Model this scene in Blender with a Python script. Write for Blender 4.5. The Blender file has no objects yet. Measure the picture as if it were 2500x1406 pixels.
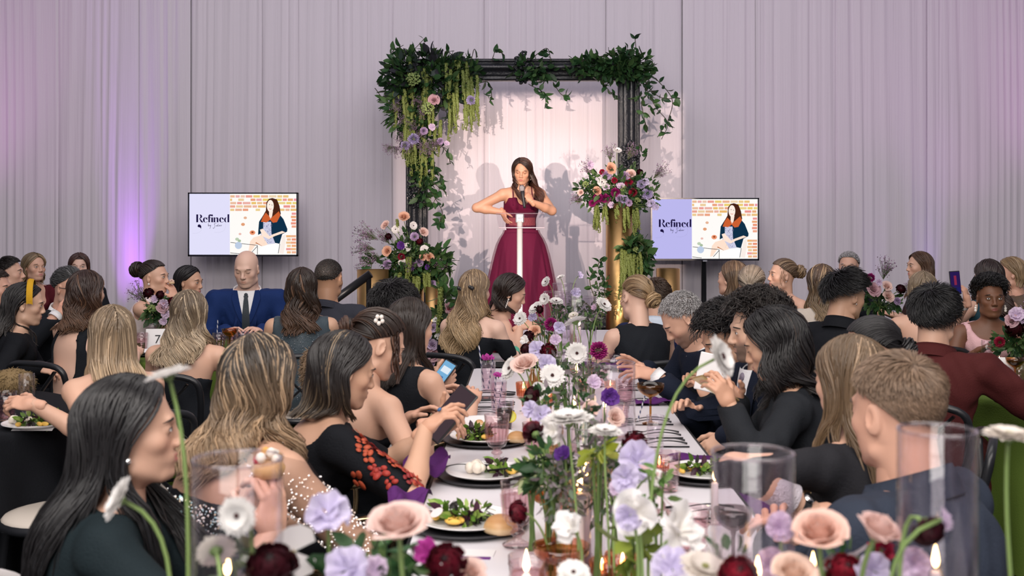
import bpy, math, random
import numpy as np
from mathutils import Vector, Matrix

# ------------------------------------------------------------------ camera, world, lights, exposure
SC = bpy.context.scene
F, CX, CY, CAMZ = 2700.0, 1287.0, 546.0, 1.56
def P(px, py, d):
    return np.array([(px - CX) * d / F, d, CAMZ - (py - CY) * d / F])
cam = bpy.data.cameras.new('camera'); cam_o = bpy.data.objects.new('camera', cam)
SC.collection.objects.link(cam_o); SC.camera = cam_o
cam_o.location = (0, 0, CAMZ); cam_o.rotation_euler = (math.pi / 2, 0, 0)
cam.sensor_width = 36; cam.lens = 36 * F / 2500
cam.shift_x = (1250 - CX) / 2500; cam.shift_y = -(703 - CY) / 2500
cam.clip_start = 0.05
cam.dof.use_dof = True; cam.dof.focus_distance = 7.5; cam.dof.aperture_fstop = 5.2
SC.view_settings.view_transform = 'Standard'; SC.view_settings.look = 'None'
SC.view_settings.gamma = 1; SC.view_settings.exposure = 0.0; SC.view_settings.use_curve_mapping = False
cy = SC.cycles
cy.max_bounces = 8; cy.diffuse_bounces = 3; cy.glossy_bounces = 3; cy.transmission_bounces = 6
cy.transparent_max_bounces = 24; cy.caustics_reflective = False; cy.caustics_refractive = False
cy.use_denoising = True; cy.sample_clamp_indirect = 4.0; cy.use_adaptive_sampling = True; cy.adaptive_threshold = 0.02
world = bpy.data.worlds.new('hall_ambience'); SC.world = world; world.use_nodes = True
bg = world.node_tree.nodes['Background']; bg.inputs[0].default_value = (0.82, 0.76, 0.86, 1); bg.inputs[1].default_value = 0.22

def light(name, typ, loc, target, energy, color=(1, 1, 1), **kw):
    l = bpy.data.lights.new(name, typ); l.energy = energy; l.color = color
    for k, v in kw.items(): setattr(l, k, v)
    o = bpy.data.objects.new(name, l); SC.collection.objects.link(o); o.location = loc
    o.rotation_euler = (Vector(target) - Vector(loc)).to_track_quat('-Z', 'Y').to_euler()
    return o
# soft house lights over the guests, an added front fill behind the camera, the two stage spots, the purple uplights behind the drape tables
light('house_and_fill_light', 'AREA', (-1.6, 0.2, 4.6), (-0.8, 4.0, 0.9), 150, (1.0, 0.93, 0.88), shape='RECTANGLE', size=3.5, size_y=2.0)
light('house_and_fill_light', 'AREA', (1.8, 0.6, 4.6), (0.6, 4.2, 0.9), 130, (1.0, 0.93, 0.88), shape='RECTANGLE', size=3.5, size_y=2.0)
light('house_and_fill_light', 'AREA', (0, 4.6, 5.0), (0, 5.4, 0.9), 110, (1.0, 0.94, 0.90), shape='RECTANGLE', size=6.5, size_y=1.6)
light('house_and_fill_light', 'AREA', (-1.0, -2.2, 3.4), (0.1, 3.4, 0.9), 150, (1.0, 0.95, 0.91), shape='RECTANGLE', size=3.0, size_y=1.6)  # unseen fill added behind the camera to brighten the near flowers
light('wash_light', 'AREA', (0, 7.0, 5.6), (0, 11.8, 2.6), 108, (0.92, 0.83, 0.97), shape='RECTANGLE', size=9.0, size_y=1.5)
def profile_spot(loc, energy, rect, hot):
    "shuttered theatre spot aimed straight down the hall; rect = x0, x1, z0, z1 of its beam on the drapes, hot = its brightest point there"
    o = light('stage_spot_light', 'SPOT', loc, (loc[0], loc[1] + 1, loc[2]), energy, (1.0, 0.78, 0.66), spot_size=math.radians(70), spot_blend=0.0, shadow_soft_size=0.03)
    l = o.data; l.use_nodes = True; n, k = l.node_tree.nodes, l.node_tree.links; em = n['Emission']; D_ = 11.8 - loc[1]
    tc = n.new('ShaderNodeTexCoord'); sp = n.new('ShaderNodeSeparateXYZ'); k.new(tc.outputs['Normal'], sp.inputs[0])
    def math_(op, a, b=None, c=None):
        m = n.new('ShaderNodeMath'); m.operation = op
        for q, v in enumerate((a, b, c)):
            if v is None: continue
            if isinstance(v, (int, float)): m.inputs[q].default_value = v
            else: k.new(v, m.inputs[q])
        return m.outputs[0]
    az = math_('ABSOLUTE', sp.outputs[2]); u, v = math_('DIVIDE', sp.outputs[0], az), math_('DIVIDE', sp.outputs[1], az)
    def edge(x, at, sgn, soft):
        r = n.new('ShaderNodeMapRange'); r.interpolation_type = 'SMOOTHSTEP'; k.new(x, r.inputs[0]); r.inputs[1].default_value = at - soft / 2; r.inputs[2].default_value = at + soft / 2
        r.inputs[3].default_value, r.inputs[4].default_value = (0, 1) if sgn > 0 else (1, 0); return r.outputs[0]
    m = math_('MULTIPLY', edge(u, (rect[0] - loc[0]) / D_, 1, .012), edge(u, (rect[1] - loc[0]) / D_, -1, .006))
    m = math_('MULTIPLY', m, math_('MULTIPLY', edge(v, (rect[2] - loc[2]) / D_, 1, .02), edge(v, (rect[3] - loc[2]) / D_, -1, .012)))
    du, dv = math_('SUBTRACT', u, (hot[0] - loc[0]) / D_), math_('SUBTRACT', v, (hot[1] - loc[2]) / D_)
    rr = math_('ADD', math_('MULTIPLY', du, du), math_('MULTIPLY', dv, dv)); g = math_('POWER', 2.718, math_('MULTIPLY', rr, -1 / (2 * (.95 / D_) ** 2)))
    k.new(math_('MULTIPLY', m, math_('MULTIPLY_ADD', g, .62, .38)), em.inputs['Strength'])
profile_spot((-2.05, 2.6, 2.05), 2350, (-1.42, 1.67, .30, 2.93), (.10, 2.25))
profile_spot((2.07, 2.6, 2.05), 1800, (-1.42, 1.67, .30, 2.93), (.05, 2.25))
def uplight(x, e, c, ang=24, y=11.45):
    light('uplight', 'SPOT', (x, y, 0.15), (x, y + 0.33, 3.0), e, c, spot_size=math.radians(ang), spot_blend=0.9, shadow_soft_size=0.08)
for x, e, c in ((-4.17, 460, (0.50, 0.10, 1.0)), (-4.30, 240, (0.55, 0.14, 1.0)), (4.27, 70, (0.36, 0.12, 1.0)), (3.70, 26, (0.45, 0.2, 1.0))):
    light('uplight', 'SPOT', (x, 11.66, 0.1), (x, 11.74, 3.0), e, c, spot_size=math.radians(21), spot_blend=0.9, shadow_soft_size=0.03)
for x, e in ((-6.2, 190), (-5.2, 50), (3.0, 45), (4.6, 70), (6.0, 190)): uplight(x, e, (0.85, 0.22, 0.85), 62, 10.7)

# ------------------------------------------------------------------ materials
MATS = {}
def new_mat(name):
    m = bpy.data.materials.new(name); m.use_nodes = True; MATS[name] = m
    return m, m.node_tree.nodes, m.node_tree.links
def set_in(b, **kw):
    names = dict(color='Base Color', rough='Roughness', metal='Metallic', sheen='Sheen Weight', coat='Coat Weight', spec='Specular IOR Level', sss='Subsurface Weight', trans='Transmission Weight', alpha='Alpha', emis='Emission Strength', ecol='Emission Color', sheenr='Sheen Roughness', aniso='Anisotropic')
    for k, v in kw.items():
        s = b.inputs[names[k]]
        s.default_value = (*v, 1) if isinstance(v, (tuple, list)) and len(v) == 3 else v
def M(name, color=(.5, .5, .5), bump=0, bscale=80, attr=False, **kw):
    if name in MATS: return MATS[name]
    m, n, l = new_mat(name); b = n['Principled BSDF']
    kw.setdefault('rough', .6)
    set_in(b, color=color, **kw)
    if attr:
        a = n.new('ShaderNodeAttribute'); a.attribute_name = 'Col'; l.new(a.outputs['Color'], b.inputs['Base Color'])
    if bump:
        t = n.new('ShaderNodeTexNoise'); t.inputs['Scale'].default_value = bscale; t.inputs['Detail'].default_value = 3
        tc = n.new('ShaderNodeTexCoord'); l.new(tc.outputs['Object'], t.inputs['Vector'])
        bp = n.new('ShaderNodeBump'); bp.inputs['Strength'].default_value = bump; bp.inputs['Distance'].default_value = .01
        l.new(t.outputs['Fac'], bp.inputs['Height']); l.new(bp.outputs['Normal'], b.inputs['Normal'])
    return m
def M_glass(name, tint=(1, 1, 1), refl=1.0, rough=.02, ior=1.45):
    if name in MATS: return MATS[name]
    m, n, l = new_mat(name); out = n['Material Output']; n.remove(n['Principled BSDF'])
    t = n.new('ShaderNodeBsdfTransparent'); t.inputs[0].default_value = (*tint, 1)
    g = n.new('ShaderNodeBsdfGlossy'); g.inputs['Roughness'].default_value = rough; g.inputs[0].default_value = (1, 1, 1, 1)
    f = n.new('ShaderNodeFresnel'); ge = n.new('ShaderNodeNewGeometry'); ma = n.new('ShaderNodeMath'); ma.operation = 'MULTIPLY_ADD'
    ma.inputs[1].default_value = 1 / ior - ior; ma.inputs[2].default_value = ior; l.new(ge.outputs['Backfacing'], ma.inputs[0]); l.new(ma.outputs[0], f.inputs[0])
    mu = n.new('ShaderNodeMath'); mu.operation = 'MULTIPLY'; mu.inputs[1].default_value = refl; l.new(f.outputs[0], mu.inputs[0])
    mx = n.new('ShaderNodeMixShader'); l.new(mu.outputs[0], mx.inputs[0]); l.new(t.outputs[0], mx.inputs[1]); l.new(g.outputs[0], mx.inputs[2])
    l.new(mx.outputs[0], out.inputs[0])
    return m
def M_emit(name, color=(1, 1, 1), s=1.0, attr=False):
    if name in MATS: return MATS[name]
    m, n, l = new_mat(name); out = n['Material Output']; n.remove(n['Principled BSDF'])
    e = n.new('ShaderNodeEmission'); e.inputs[0].default_value = (*color, 1); e.inputs[1].default_value = s
    if attr:
        a = n.new('ShaderNodeAttribute'); a.attribute_name = 'Col'; l.new(a.outputs['Color'], e.inputs[0])
    l.new(e.outputs[0], out.inputs[0])
    return m
def M_cloth(col, kind='cloth', rough=.8):
    key = kind + '_%02x%02x%02x' % tuple(int(min(max(c, 0), 1) * 255) for c in col)
    return M(key, col, bump=.25, bscale=160, rough=rough, spec=.14 if max(col) < .2 else .25)
def M_petal(name, transl=.35, rough=.55):
    "petals and leaves: colour from the mesh, some light passes through"
    if name in MATS: return MATS[name]
    m, n, l = new_mat(name); out = n['Material Output']; b = n['Principled BSDF']
    set_in(b, rough=rough, spec=.3)
    a = n.new('ShaderNodeAttribute'); a.attribute_name = 'Col'; l.new(a.outputs['Color'], b.inputs['Base Color'])
    t = n.new('ShaderNodeBsdfTranslucent'); l.new(a.outputs['Color'], t.inputs[0])
    mx = n.new('ShaderNodeMixShader'); mx.inputs[0].default_value = transl
    l.new(b.outputs[0], mx.inputs[1]); l.new(t.outputs[0], mx.inputs[2]); l.new(mx.outputs[0], out.inputs[0])
    return m
SKIN = M('skin', attr=True, rough=.48, spec=.4, bump=.04, bscale=300)
HAIR = M('hair', attr=True, rough=.42, spec=.5, aniso=.3)
MATTEHAIR = M('matte_hair', attr=True, rough=.7, spec=.25)
PETAL = M_petal('petal'); LEAF = M_petal('leaf', .18, .4)
GREEN = M('stem_green', (.22, .34, .10), rough=.5)
BLACKMETAL = M('black_metal', (.012, .013, .016), rough=.35)
BLACKSATIN = M('black_satin', (.018, .018, .02), rough=.45)
GOLDM = M('brushed_gold', (.52, .33, .13), rough=.36, metal=1.0, bump=.04, bscale=35)
GOLDP = M('polished_gold', (.95, .72, .40), rough=.22, metal=1.0)
WHITE = M('white_lacquer', (.80, .78, .80), rough=.35)
CHINA = M('white_china', (.86, .83, .83), rough=.2)
GLASS = M_glass('clear_glass', (.96, .94, .96), .85)
PINKG = M_glass('pink_glass', (.955, .88, .89), 1.3, .05)
AMBERG = M_glass('amber_glass', (.72, .48, .22), 1.2, .05)
SMOKEG = M_glass('smoked_glass', (.55, .50, .50), 1.3, .05)
ATTR = M('painted_surface', attr=True, rough=.6)
FLAME = M_emit('flame', (1.0, .62, .25), 14.0)
WAX = M('candle_wax', (.86, .74, .74), rough=.5, spec=.3)

# ------------------------------------------------------------------ objects
def link(o): SC.collection.objects.link(o); return o
def tag(o, label=None, cat=None, group=None, kind=None):
    if label: o['label'] = label
    if cat: o['category'] = cat
    if group: o['group'] = group
    if kind: o['kind'] = kind
    return o
def thing(name, label, cat, loc=(0, 0, 0), rz=0.0, group=None):
    o = link(bpy.data.objects.new(name, None)); o.location = loc; o.rotation_euler = (0, 0, rz)
    o.empty_display_size = .05
    return tag(o, label, cat, group)
def copy_tree(o, parent=None):
    c = o.copy(); link(c)
    if parent is not None: c.parent = parent
    for ch in list(o.children): copy_tree(ch, c)
    return c
def mk(name, V, faces, mat, parent=None, col=None, smooth=True, loc=None):
    me = bpy.data.meshes.new(name)
    V = np.asarray(V, dtype=np.float32); me.vertices.add(len(V)); me.vertices.foreach_set('co', V.ravel())
    fl = [np.asarray(f, dtype=np.int32) for f in faces if len(f)]
    lv = np.concatenate([f.ravel() for f in fl]) if fl else np.zeros(0, np.int32)
    sizes = np.concatenate([np.full(len(f), f.shape[1], np.int32) for f in fl]) if fl else np.zeros(0, np.int32)
    me.loops.add(len(lv)); me.loops.foreach_set('vertex_index', lv)
    st = np.zeros(len(sizes), np.int32); st[1:] = np.cumsum(sizes)[:-1]
    me.polygons.add(len(sizes)); me.polygons.foreach_set('loop_start', st)
    me.polygons.foreach_set('use_smooth', np.full(len(sizes), bool(smooth)))
    me.update(calc_edges=True)
    if col is not None:
        a = me.attributes.new('Col', 'FLOAT_COLOR', 'POINT')
        c4 = np.ones((len(V), 4), np.float32); c4[:, :3] = col; a.data.foreach_set('color', c4.ravel())
    me.materials.append(mat)
    o = link(bpy.data.objects.new(name, me))
    if parent is not None: o.parent = parent
    if loc is not None: o.location = loc
    return o
def unit(v):
    v = np.asarray(v, float); return v / (np.linalg.norm(v, axis=-1, keepdims=True) + 1e-12)
def frame(z, hint=(0, 0, 1)):
    "3x3 matrix with columns x, y, z; z along the given direction"
    z = unit(z); h = np.asarray(hint, float)
    if abs(np.dot(unit(h), z)) > .98: h = np.array([1., 0, 0])
    x = unit(np.cross(h, z)); y = np.cross(z, x)
    return np.stack([x, y, z], 1)
def rotz(a): c, s = math.cos(a), math.sin(a); return np.array([[c, -s, 0], [s, c, 0], [0, 0, 1.]])
def roty(a): c, s = math.cos(a), math.sin(a); return np.array([[c, 0, s], [0, 1., 0], [-s, 0, c]])
def rotx(a): c, s = math.cos(a), math.sin(a); return np.array([[1., 0, 0], [0, c, -s], [0, s, c]])
D = math.radians

class GB:
    "collects shapes; build() links them as one mesh object"
    def __init__(s): s.V, s.Q, s.T, s.C, s.n = [], [], [], [], 0
    def add(s, V, Q=(), T=(), col=(1, 1, 1)):
        V = np.asarray(V, float).reshape(-1, 3); b = s.n
        s.V.append(V); s.n += len(V)
        c = np.asarray(col, float); s.C.append(np.broadcast_to(c, (len(V), 3)) if c.ndim == 1 else c)
        if len(Q): s.Q.append(np.asarray(Q, int) + b)
        if len(T): s.T.append(np.asarray(T, int) + b)
        return s
    def box(s, c, size, R=None, col=(1, 1, 1), bev=0.0):
        h = np.asarray(size, float) / 2
        if bev > 0:
            b = min(bev, h.min() * .95)
            pts, fs = bevel_box(h, b)
            v = np.array(pts)
        else:
            v = np.array([[x, y, z] for x in (-1, 1) for y in (-1, 1) for z in (-1, 1)], float) * h
        fs2 = BOXB if bev > 0 else BOXQ
        if R is not None: v = v @ np.asarray(R).T
        if bev > 0: s.add(v + np.asarray(c), fs2[0], fs2[1], col)
        else: s.add(v + np.asarray(c), fs2, (), col)
        return s
    def grid(s, G, col=(1, 1, 1), wrap_u=False, wrap_v=False):
        G = np.asarray(G, float); a, b = G.shape[:2]
        i = np.arange(a if wrap_u else a - 1)[:, None]; j = np.arange(b if wrap_v else b - 1)[None, :]
        i2, j2 = (i + 1) % a, (j + 1) % b
        q = np.stack([(i * b + j), (i2 * b + j), (i2 * b + j2), (i * b + j2)], -1)
        q = np.broadcast_to(q, (i.shape[0], j.shape[1], 4)).reshape(-1, 4)
        c = np.asarray(col, float); c = c.reshape(-1, 3) if c.ndim == 3 else c
        return s.add(G.reshape(-1, 3), q, (), c)
    def lathe(s, prof, n=20, c=(0, 0, 0), R=None, col=(1, 1, 1), a0=0., a1=2 * math.pi):
        prof = np.asarray(prof, float); full = abs(a1 - a0 - 2 * math.pi) < 1e-6
        th = np.linspace(a0, a1, n, endpoint=not full)
        G = np.stack([prof[None, :, 0] * np.cos(th)[:, None], prof[None, :, 0] * np.sin(th)[:, None], np.broadcast_to(prof[None, :, 1], (n, len(prof)))], -1)
        if R is not None: G = G @ np.asarray(R).T
        cc = np.asarray(col, float)
        if cc.ndim == 2: cc = np.broadcast_to(cc[None], (n, len(prof), 3))
        return s.grid(G + np.asarray(c), cc, wrap_u=full)
    def ball(s, c, r, R=None, col=(1, 1, 1), n=12, m=8):
        t = np.linspace(-math.pi / 2, math.pi / 2, m)
        r = np.broadcast_to(np.asarray(r, float), (3,))
        th = np.linspace(0, 2 * math.pi, n, endpoint=False)
        G = np.stack([np.cos(th)[:, None] * np.cos(t), np.sin(th)[:, None] * np.cos(t), np.broadcast_to(np.sin(t), (n, m))], -1) * r
        if R is not None: G = G @ np.asarray(R).T
        return s.grid(G + np.asarray(c), col, wrap_u=True)
    def tubes(s, Pn, R, sides=5, col=(1, 1, 1), flat=1.0, cap=False):
        "many tubes at once: Pn (N,S,3), R (N,S) or number; flat squashes them into ribbons"
        Pn = np.asarray(Pn, float); N, S = Pn.shape[:2]
        R = np.broadcast_to(np.asarray(R, float), (N, S))
        T = np.gradient(Pn, axis=1); T = unit(T)
        hint = np.tile(np.array([[.31, .22, .93]]), (N, 1))
        m = np.abs(T.mean(1) @ np.array([.31, .22, .93])) > .85 * np.linalg.norm(T.mean(1), axis=1)
        hint[m] = (.9, -.4, .1)
        A = unit(np.cross(T, hint[:, None, :])); B = np.cross(T, A)
        th = np.linspace(0, 2 * math.pi, sides, endpoint=False)
        G = Pn[:, :, None, :] + R[:, :, None, None] * (np.cos(th)[None, None, :, None] * A[:, :, None, :] + flat * np.sin(th)[None, None, :, None] * B[:, :, None, :])
        base = (np.arange(N) * S * sides)[:, None, None]
        i = np.arange(S - 1)[None, :, None]; j = np.arange(sides)[None, None, :]; j2 = (j + 1) % sides
        q = np.stack([base + i * sides + j, base + (i + 1) * sides + j, base + (i + 1) * sides + j2, base + i * sides + j2], -1).reshape(-1, 4)
        c = np.asarray(col, float)
        if c.ndim == 3: c = np.repeat(c.reshape(N * S, 3), sides, 0)
        elif c.ndim == 2: c = np.repeat(c, S * sides, 0)
        s.add(G.reshape(-1, 3), q, (), c)
        if cap and sides >= 3:
            t = []
            for k in range(N):
                b0 = s.n - N * S * sides + k * S * sides
                for x in range(1, sides - 1): t += [(b0, b0 + x + 1, b0 + x), (b0 + (S - 1) * sides, b0 + (S - 1) * sides + x, b0 + (S - 1) * sides + x + 1)]
            s.T.append(np.array(t))
        return s
    def tube(s, pts, r, sides=8, col=(1, 1, 1), cap=True, flat=1.0):
        return s.tubes(np.asarray(pts, float)[None], np.broadcast_to(np.asarray(r, float), (1, len(pts))), sides, col, flat, cap)
    def disc(s, c, r, R=None, n=20, col=(1, 1, 1)):
        th = np.linspace(0, 2 * math.pi, n, endpoint=False); r = np.broadcast_to(np.asarray(r, float), (2,))
        v = np.concatenate([[[0, 0, 0]], np.stack([r[0] * np.cos(th), r[1] * np.sin(th), 0 * th], 1)])
        if R is not None: v = v @ np.asarray(R).T
        k = np.arange(n)
        return s.add(v + np.asarray(c), (), np.stack([0 * k, 1 + k, 1 + (k + 1) % n], 1), col)
    def poly(s, pts, col=(1, 1, 1)):
        "flat convex or star-shaped polygon as a fan"
        pts = np.asarray(pts, float); k = np.arange(len(pts)); v = np.concatenate([[pts.mean(0)], pts])
        return s.add(v, (), np.stack([0 * k, 1 + k, 1 + (k + 1) % len(pts)], 1), col)
    def arrays(s):
        V = np.concatenate(s.V) if s.V else np.zeros((0, 3)); C = np.concatenate(s.C) if s.C else np.zeros((0, 3))
        return V, [np.concatenate(x) for x in (s.Q, s.T) if x], C
    def build(s, name, mat, parent=None, smooth=True, loc=None, kind=None, label=None):
        V, f, C = s.arrays(); o = mk(name, V, f, mat, parent, C, smooth, loc)
        if kind: o['kind'] = kind
        if label: o['label'] = label
        return o
BOXQ = [(0, 1, 3, 2), (4, 6, 7, 5), (0, 4, 5, 1), (2, 3, 7, 6), (0, 2, 6, 4), (1, 5, 7, 3)]
def bevel_box(h, b):
    pts = []
    for x in (-1, 1):
        for y in (-1, 1):
            for z in (-1, 1):
                c = np.array([x, y, z]) * h
                for ax in range(3):
                    p = c.copy()
                    for o in range(3):
                        if o != ax: p[o] -= np.sign(c[o]) * b
                    pts.append(p)
    return pts, None
def _boxb():
    # vertex index: corner*3 + axis (the axis whose face the vertex lies on)
    def vi(x, y, z, ax): return ((x * 2 + y) * 2 + z) * 3 + ax
    Q, T = [], []
    for ax in range(3):
        for sg in (0, 1):
            o = [a for a in range(3) if a != ax]; ring = []
            for u, w in ((0, 0), (1, 0), (1, 1), (0, 1)):
                k = [0, 0, 0]; k[ax] = sg; k[o[0]] = u; k[o[1]] = w; ring.append(vi(*k, ax))
            flip = (ax == 1) ^ (sg == 0)
            Q.append(tuple(ring[::-1] if flip else ring))
    for ax in range(3):
        o = [a for a in range(3) if a != ax]
        for u in (0, 1):
            for w in (0, 1):
                k0 = [0, 0, 0]; k0[o[0]] = u; k0[o[1]] = w; k1 = list(k0); k1[ax] = 1
                q = (vi(*k0, o[0]), vi(*k1, o[0]), vi(*k1, o[1]), vi(*k0, o[1]))
                flip = (u ^ w) ^ (ax == 1)
                Q.append(q if flip else q[::-1])
    for x in (0, 1):
        for y in (0, 1):
            for z in (0, 1):
                t = tuple(vi(x, y, z, a) for a in range(3)); T.append(t if (x + y + z) % 2 else t[::-1])
    return np.array(Q), np.array(T)
BOXB = _boxb()
def bez(p0, p1, p2, p3, n=12):
    t = np.linspace(0, 1, n)[:, None]; p0, p1, p2, p3 = [np.asarray(p, float) for p in (p0, p1, p2, p3)]
    return (1 - t)**3 * p0 + 3 * (1 - t)**2 * t * p1 + 3 * (1 - t) * t * t * p2 + t**3 * p3
def spline(pts, n=24):
    "Catmull-Rom through the points"
    pts = np.asarray(pts, float); q = np.concatenate([[2 * pts[0] - pts[1]], pts, [2 * pts[-1] - pts[-2]]])
    u = np.linspace(0, len(pts) - 1 - 1e-6, n); i = u.astype(int); t = (u - i)[:, None]
    a, b, c, d = q[i], q[i + 1], q[i + 2], q[i + 3]
    return .5 * (2 * b + (c - a) * t + (2 * a - 5 * b + 4 * c - d) * t**2 + (3 * b - a - 3 * c + d) * t**3)
# ------------------------------------------------------------------ implicit surfaces for bodies
def d_prim(p, x):
    k = p[0]
    if k == 'cone':
        _, a, b, ra, rb = p; ab = b - a; t = np.clip(((x - a) @ ab) / (ab @ ab + 1e-12), 0, 1)
        return np.linalg.norm(x - a - t[..., None] * ab, axis=-1) - (ra + (rb - ra) * t)
    _, c, r, R = p
    q = (x - c) if R is None else (x - c) @ R
    k0 = np.linalg.norm(q / r, axis=-1); k1 = np.linalg.norm(q / (r * r), axis=-1)
    return k0 * (k0 - 1) / (k1 + 1e-9)
def cone(a, b, ra, rb): return ('cone', np.asarray(a, float), np.asarray(b, float), ra, rb)
def ell(c, r, R=None): return ('ell', np.asarray(c, float), np.broadcast_to(np.asarray(r, float), (3,)), R)
def eval_smooth(prims, x, k=.045):
    d = d_prim(prims[0], x)
    for p in prims[1:]:
        b = d_prim(p, x); h = np.maximum(k - np.abs(d - b), 0) / k; d = np.minimum(d, b) - h * h * k * .25
    return d
def grown(p, e): return ('cone', p[1], p[2], p[3] + e, p[4] + e) if p[0] == 'cone' else ('ell', p[1], p[2] + e, p[3])
def bounds(p):
    if p[0] == 'cone':
        return np.minimum(p[1] - p[3], p[2] - p[4]), np.maximum(p[1] + p[3], p[2] + p[4])
    m = p[2].max() if p[3] is not None else p[2]
    return p[1] - m, p[1] + m
def eval_prims(prims, x):
    d = np.full(x.shape[:-1], 9.0)
    for p in prims: d = np.minimum(d, d_prim(p, x))
    return d
class SDF:
    def __init__(s, lo, hi, h):
        s.lo = np.asarray(lo, float); s.h = h; s.n = np.ceil((np.asarray(hi) - s.lo) / h).astype(int) + 1
        s.g = np.full(s.n, 0.5, np.float32)
    def blk(s, lo, hi, m):
        a = np.clip(np.floor((lo - m - s.lo) / s.h).astype(int), 0, s.n); b = np.clip(np.ceil((hi + m - s.lo) / s.h).astype(int) + 1, 0, s.n)
        sl = tuple(slice(i, j) for i, j in zip(a, b))
        ax = [s.lo[i] + s.h * np.arange(a[i], b[i]) for i in range(3)]
        return sl, np.stack(np.meshgrid(*ax, indexing='ij'), -1)
    def add(s, p, k=.02):
        sl, x = s.blk(*bounds(p), k + 2.5 * s.h)
        if 0 in x.shape: return s
        a, b = s.g[sl], d_prim(p, x)
        h = np.maximum(k - np.abs(a - b), 0) / k
        s.g[sl] = np.minimum(a, b) - h * h * k * .25; return s
    def cut(s, p, k=.008):
        sl, x = s.blk(*bounds(p), k + 2.5 * s.h)
        if 0 in x.shape: return s
        a, b = s.g[sl], -d_prim(p, x)
        h = np.maximum(k - np.abs(a - b), 0) / k
        s.g[sl] = np.maximum(a, b) + h * h * k * .25; return s
    def plane(s, n, p0):
        "keep the side where (x-p0).n < 0"
        ax = [s.lo[i] + s.h * np.arange(s.n[i]) for i in range(3)]
        d = (ax[0] - p0[0])[:, None, None] * n[0] + (ax[1] - p0[1])[None, :, None] * n[1] + (ax[2] - p0[2])[None, None, :] * n[2]
        s.g = np.maximum(s.g, d.astype(np.float32)); return s
    def mesh(s):
        g = s.g; b = g < 0
        c = [(i, j, k) for i in (0, 1) for j in (0, 1) for k in (0, 1)]
        sh = tuple(np.array(g.shape) - 1)
        def cor(a, o): return a[o[0]:o[0] + sh[0], o[1]:o[1] + sh[1], o[2]:o[2] + sh[2]]
        cnt = sum(cor(b, o).astype(np.int8) for o in c); m = (cnt > 0) & (cnt < 8)
        idx = np.argwhere(m)
        if not len(idx): return np.zeros((0, 3)), np.zeros((0, 4), int)
        G = np.stack([g[idx[:, 0] + o[0], idx[:, 1] + o[1], idx[:, 2] + o[2]] for o in c], 1)
        acc = np.zeros((len(idx), 3)); w = np.zeros(len(idx))
        for i0 in range(8):
            for ax in range(3):
                if c[i0][ax]: continue
                o1 = list(c[i0]); o1[ax] = 1; i1 = c.index(tuple(o1))
                a, d = G[:, i0], G[:, i1]; x = (a < 0) != (d < 0)
                t = np.where(x, a / (a - d + 1e-12), 0)
                p = np.tile(np.array(c[i0], float), (len(idx), 1)); p[:, ax] += t
                acc += p * x[:, None]; w += x
        V = s.lo + s.h * (idx + acc / w[:, None])
        vid = np.full(sh, -1, np.int32); vid[m] = np.arange(len(idx))
        Q = []
        for ax in range(3):
            o = [a for a in range(3) if a != ax]
            s0 = [slice(None)] * 3; s1 = [slice(None)] * 3; s0[ax] = slice(0, -1); s1[ax] = slice(1, None)
            ch = b[tuple(s0)] != b[tuple(s1)]
            e = np.argwhere(ch); e = e[(e[:, o[0]] > 0) & (e[:, o[1]] > 0) & (e[:, o[0]] < sh[o[0]]) & (e[:, o[1]] < sh[o[1]])]
            if not len(e): continue
            def q(du, dv):
                k = e.copy(); k[:, o[0]] -= du; k[:, o[1]] -= dv; return vid[k[:, 0], k[:, 1], k[:, 2]]
            f = np.stack([q(1, 1), q(0, 1), q(0, 0), q(1, 0)], 1)
            ins = b[e[:, 0], e[:, 1], e[:, 2]]
            fl = ins if ax != 1 else ~ins
            f[~fl] = f[~fl][:, ::-1]; Q.append(f)
        Q = np.concatenate(Q); return V, Q[(Q >= 0).all(1)]
def vnormals(V, Q):
    n = np.cross(V[Q[:, 2]] - V[Q[:, 0]], V[Q[:, 3]] - V[Q[:, 1]]); N = np.zeros_like(V)
    for k in range(4): np.add.at(N, Q[:, k], n)
    return unit(N)
def relax(V, Q, it=1, f=.5):
    for _ in range(it):
        A = np.zeros_like(V); w = np.zeros(len(V))
        for k in range(4):
            np.add.at(A, Q[:, k], V[Q[:, (k + 1) % 4]] + V[Q[:, (k + 3) % 4]]); np.add.at(w, Q[:, k], 2)
        V = V + f * (A / np.maximum(w, 1)[:, None] - V)
    return V

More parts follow.
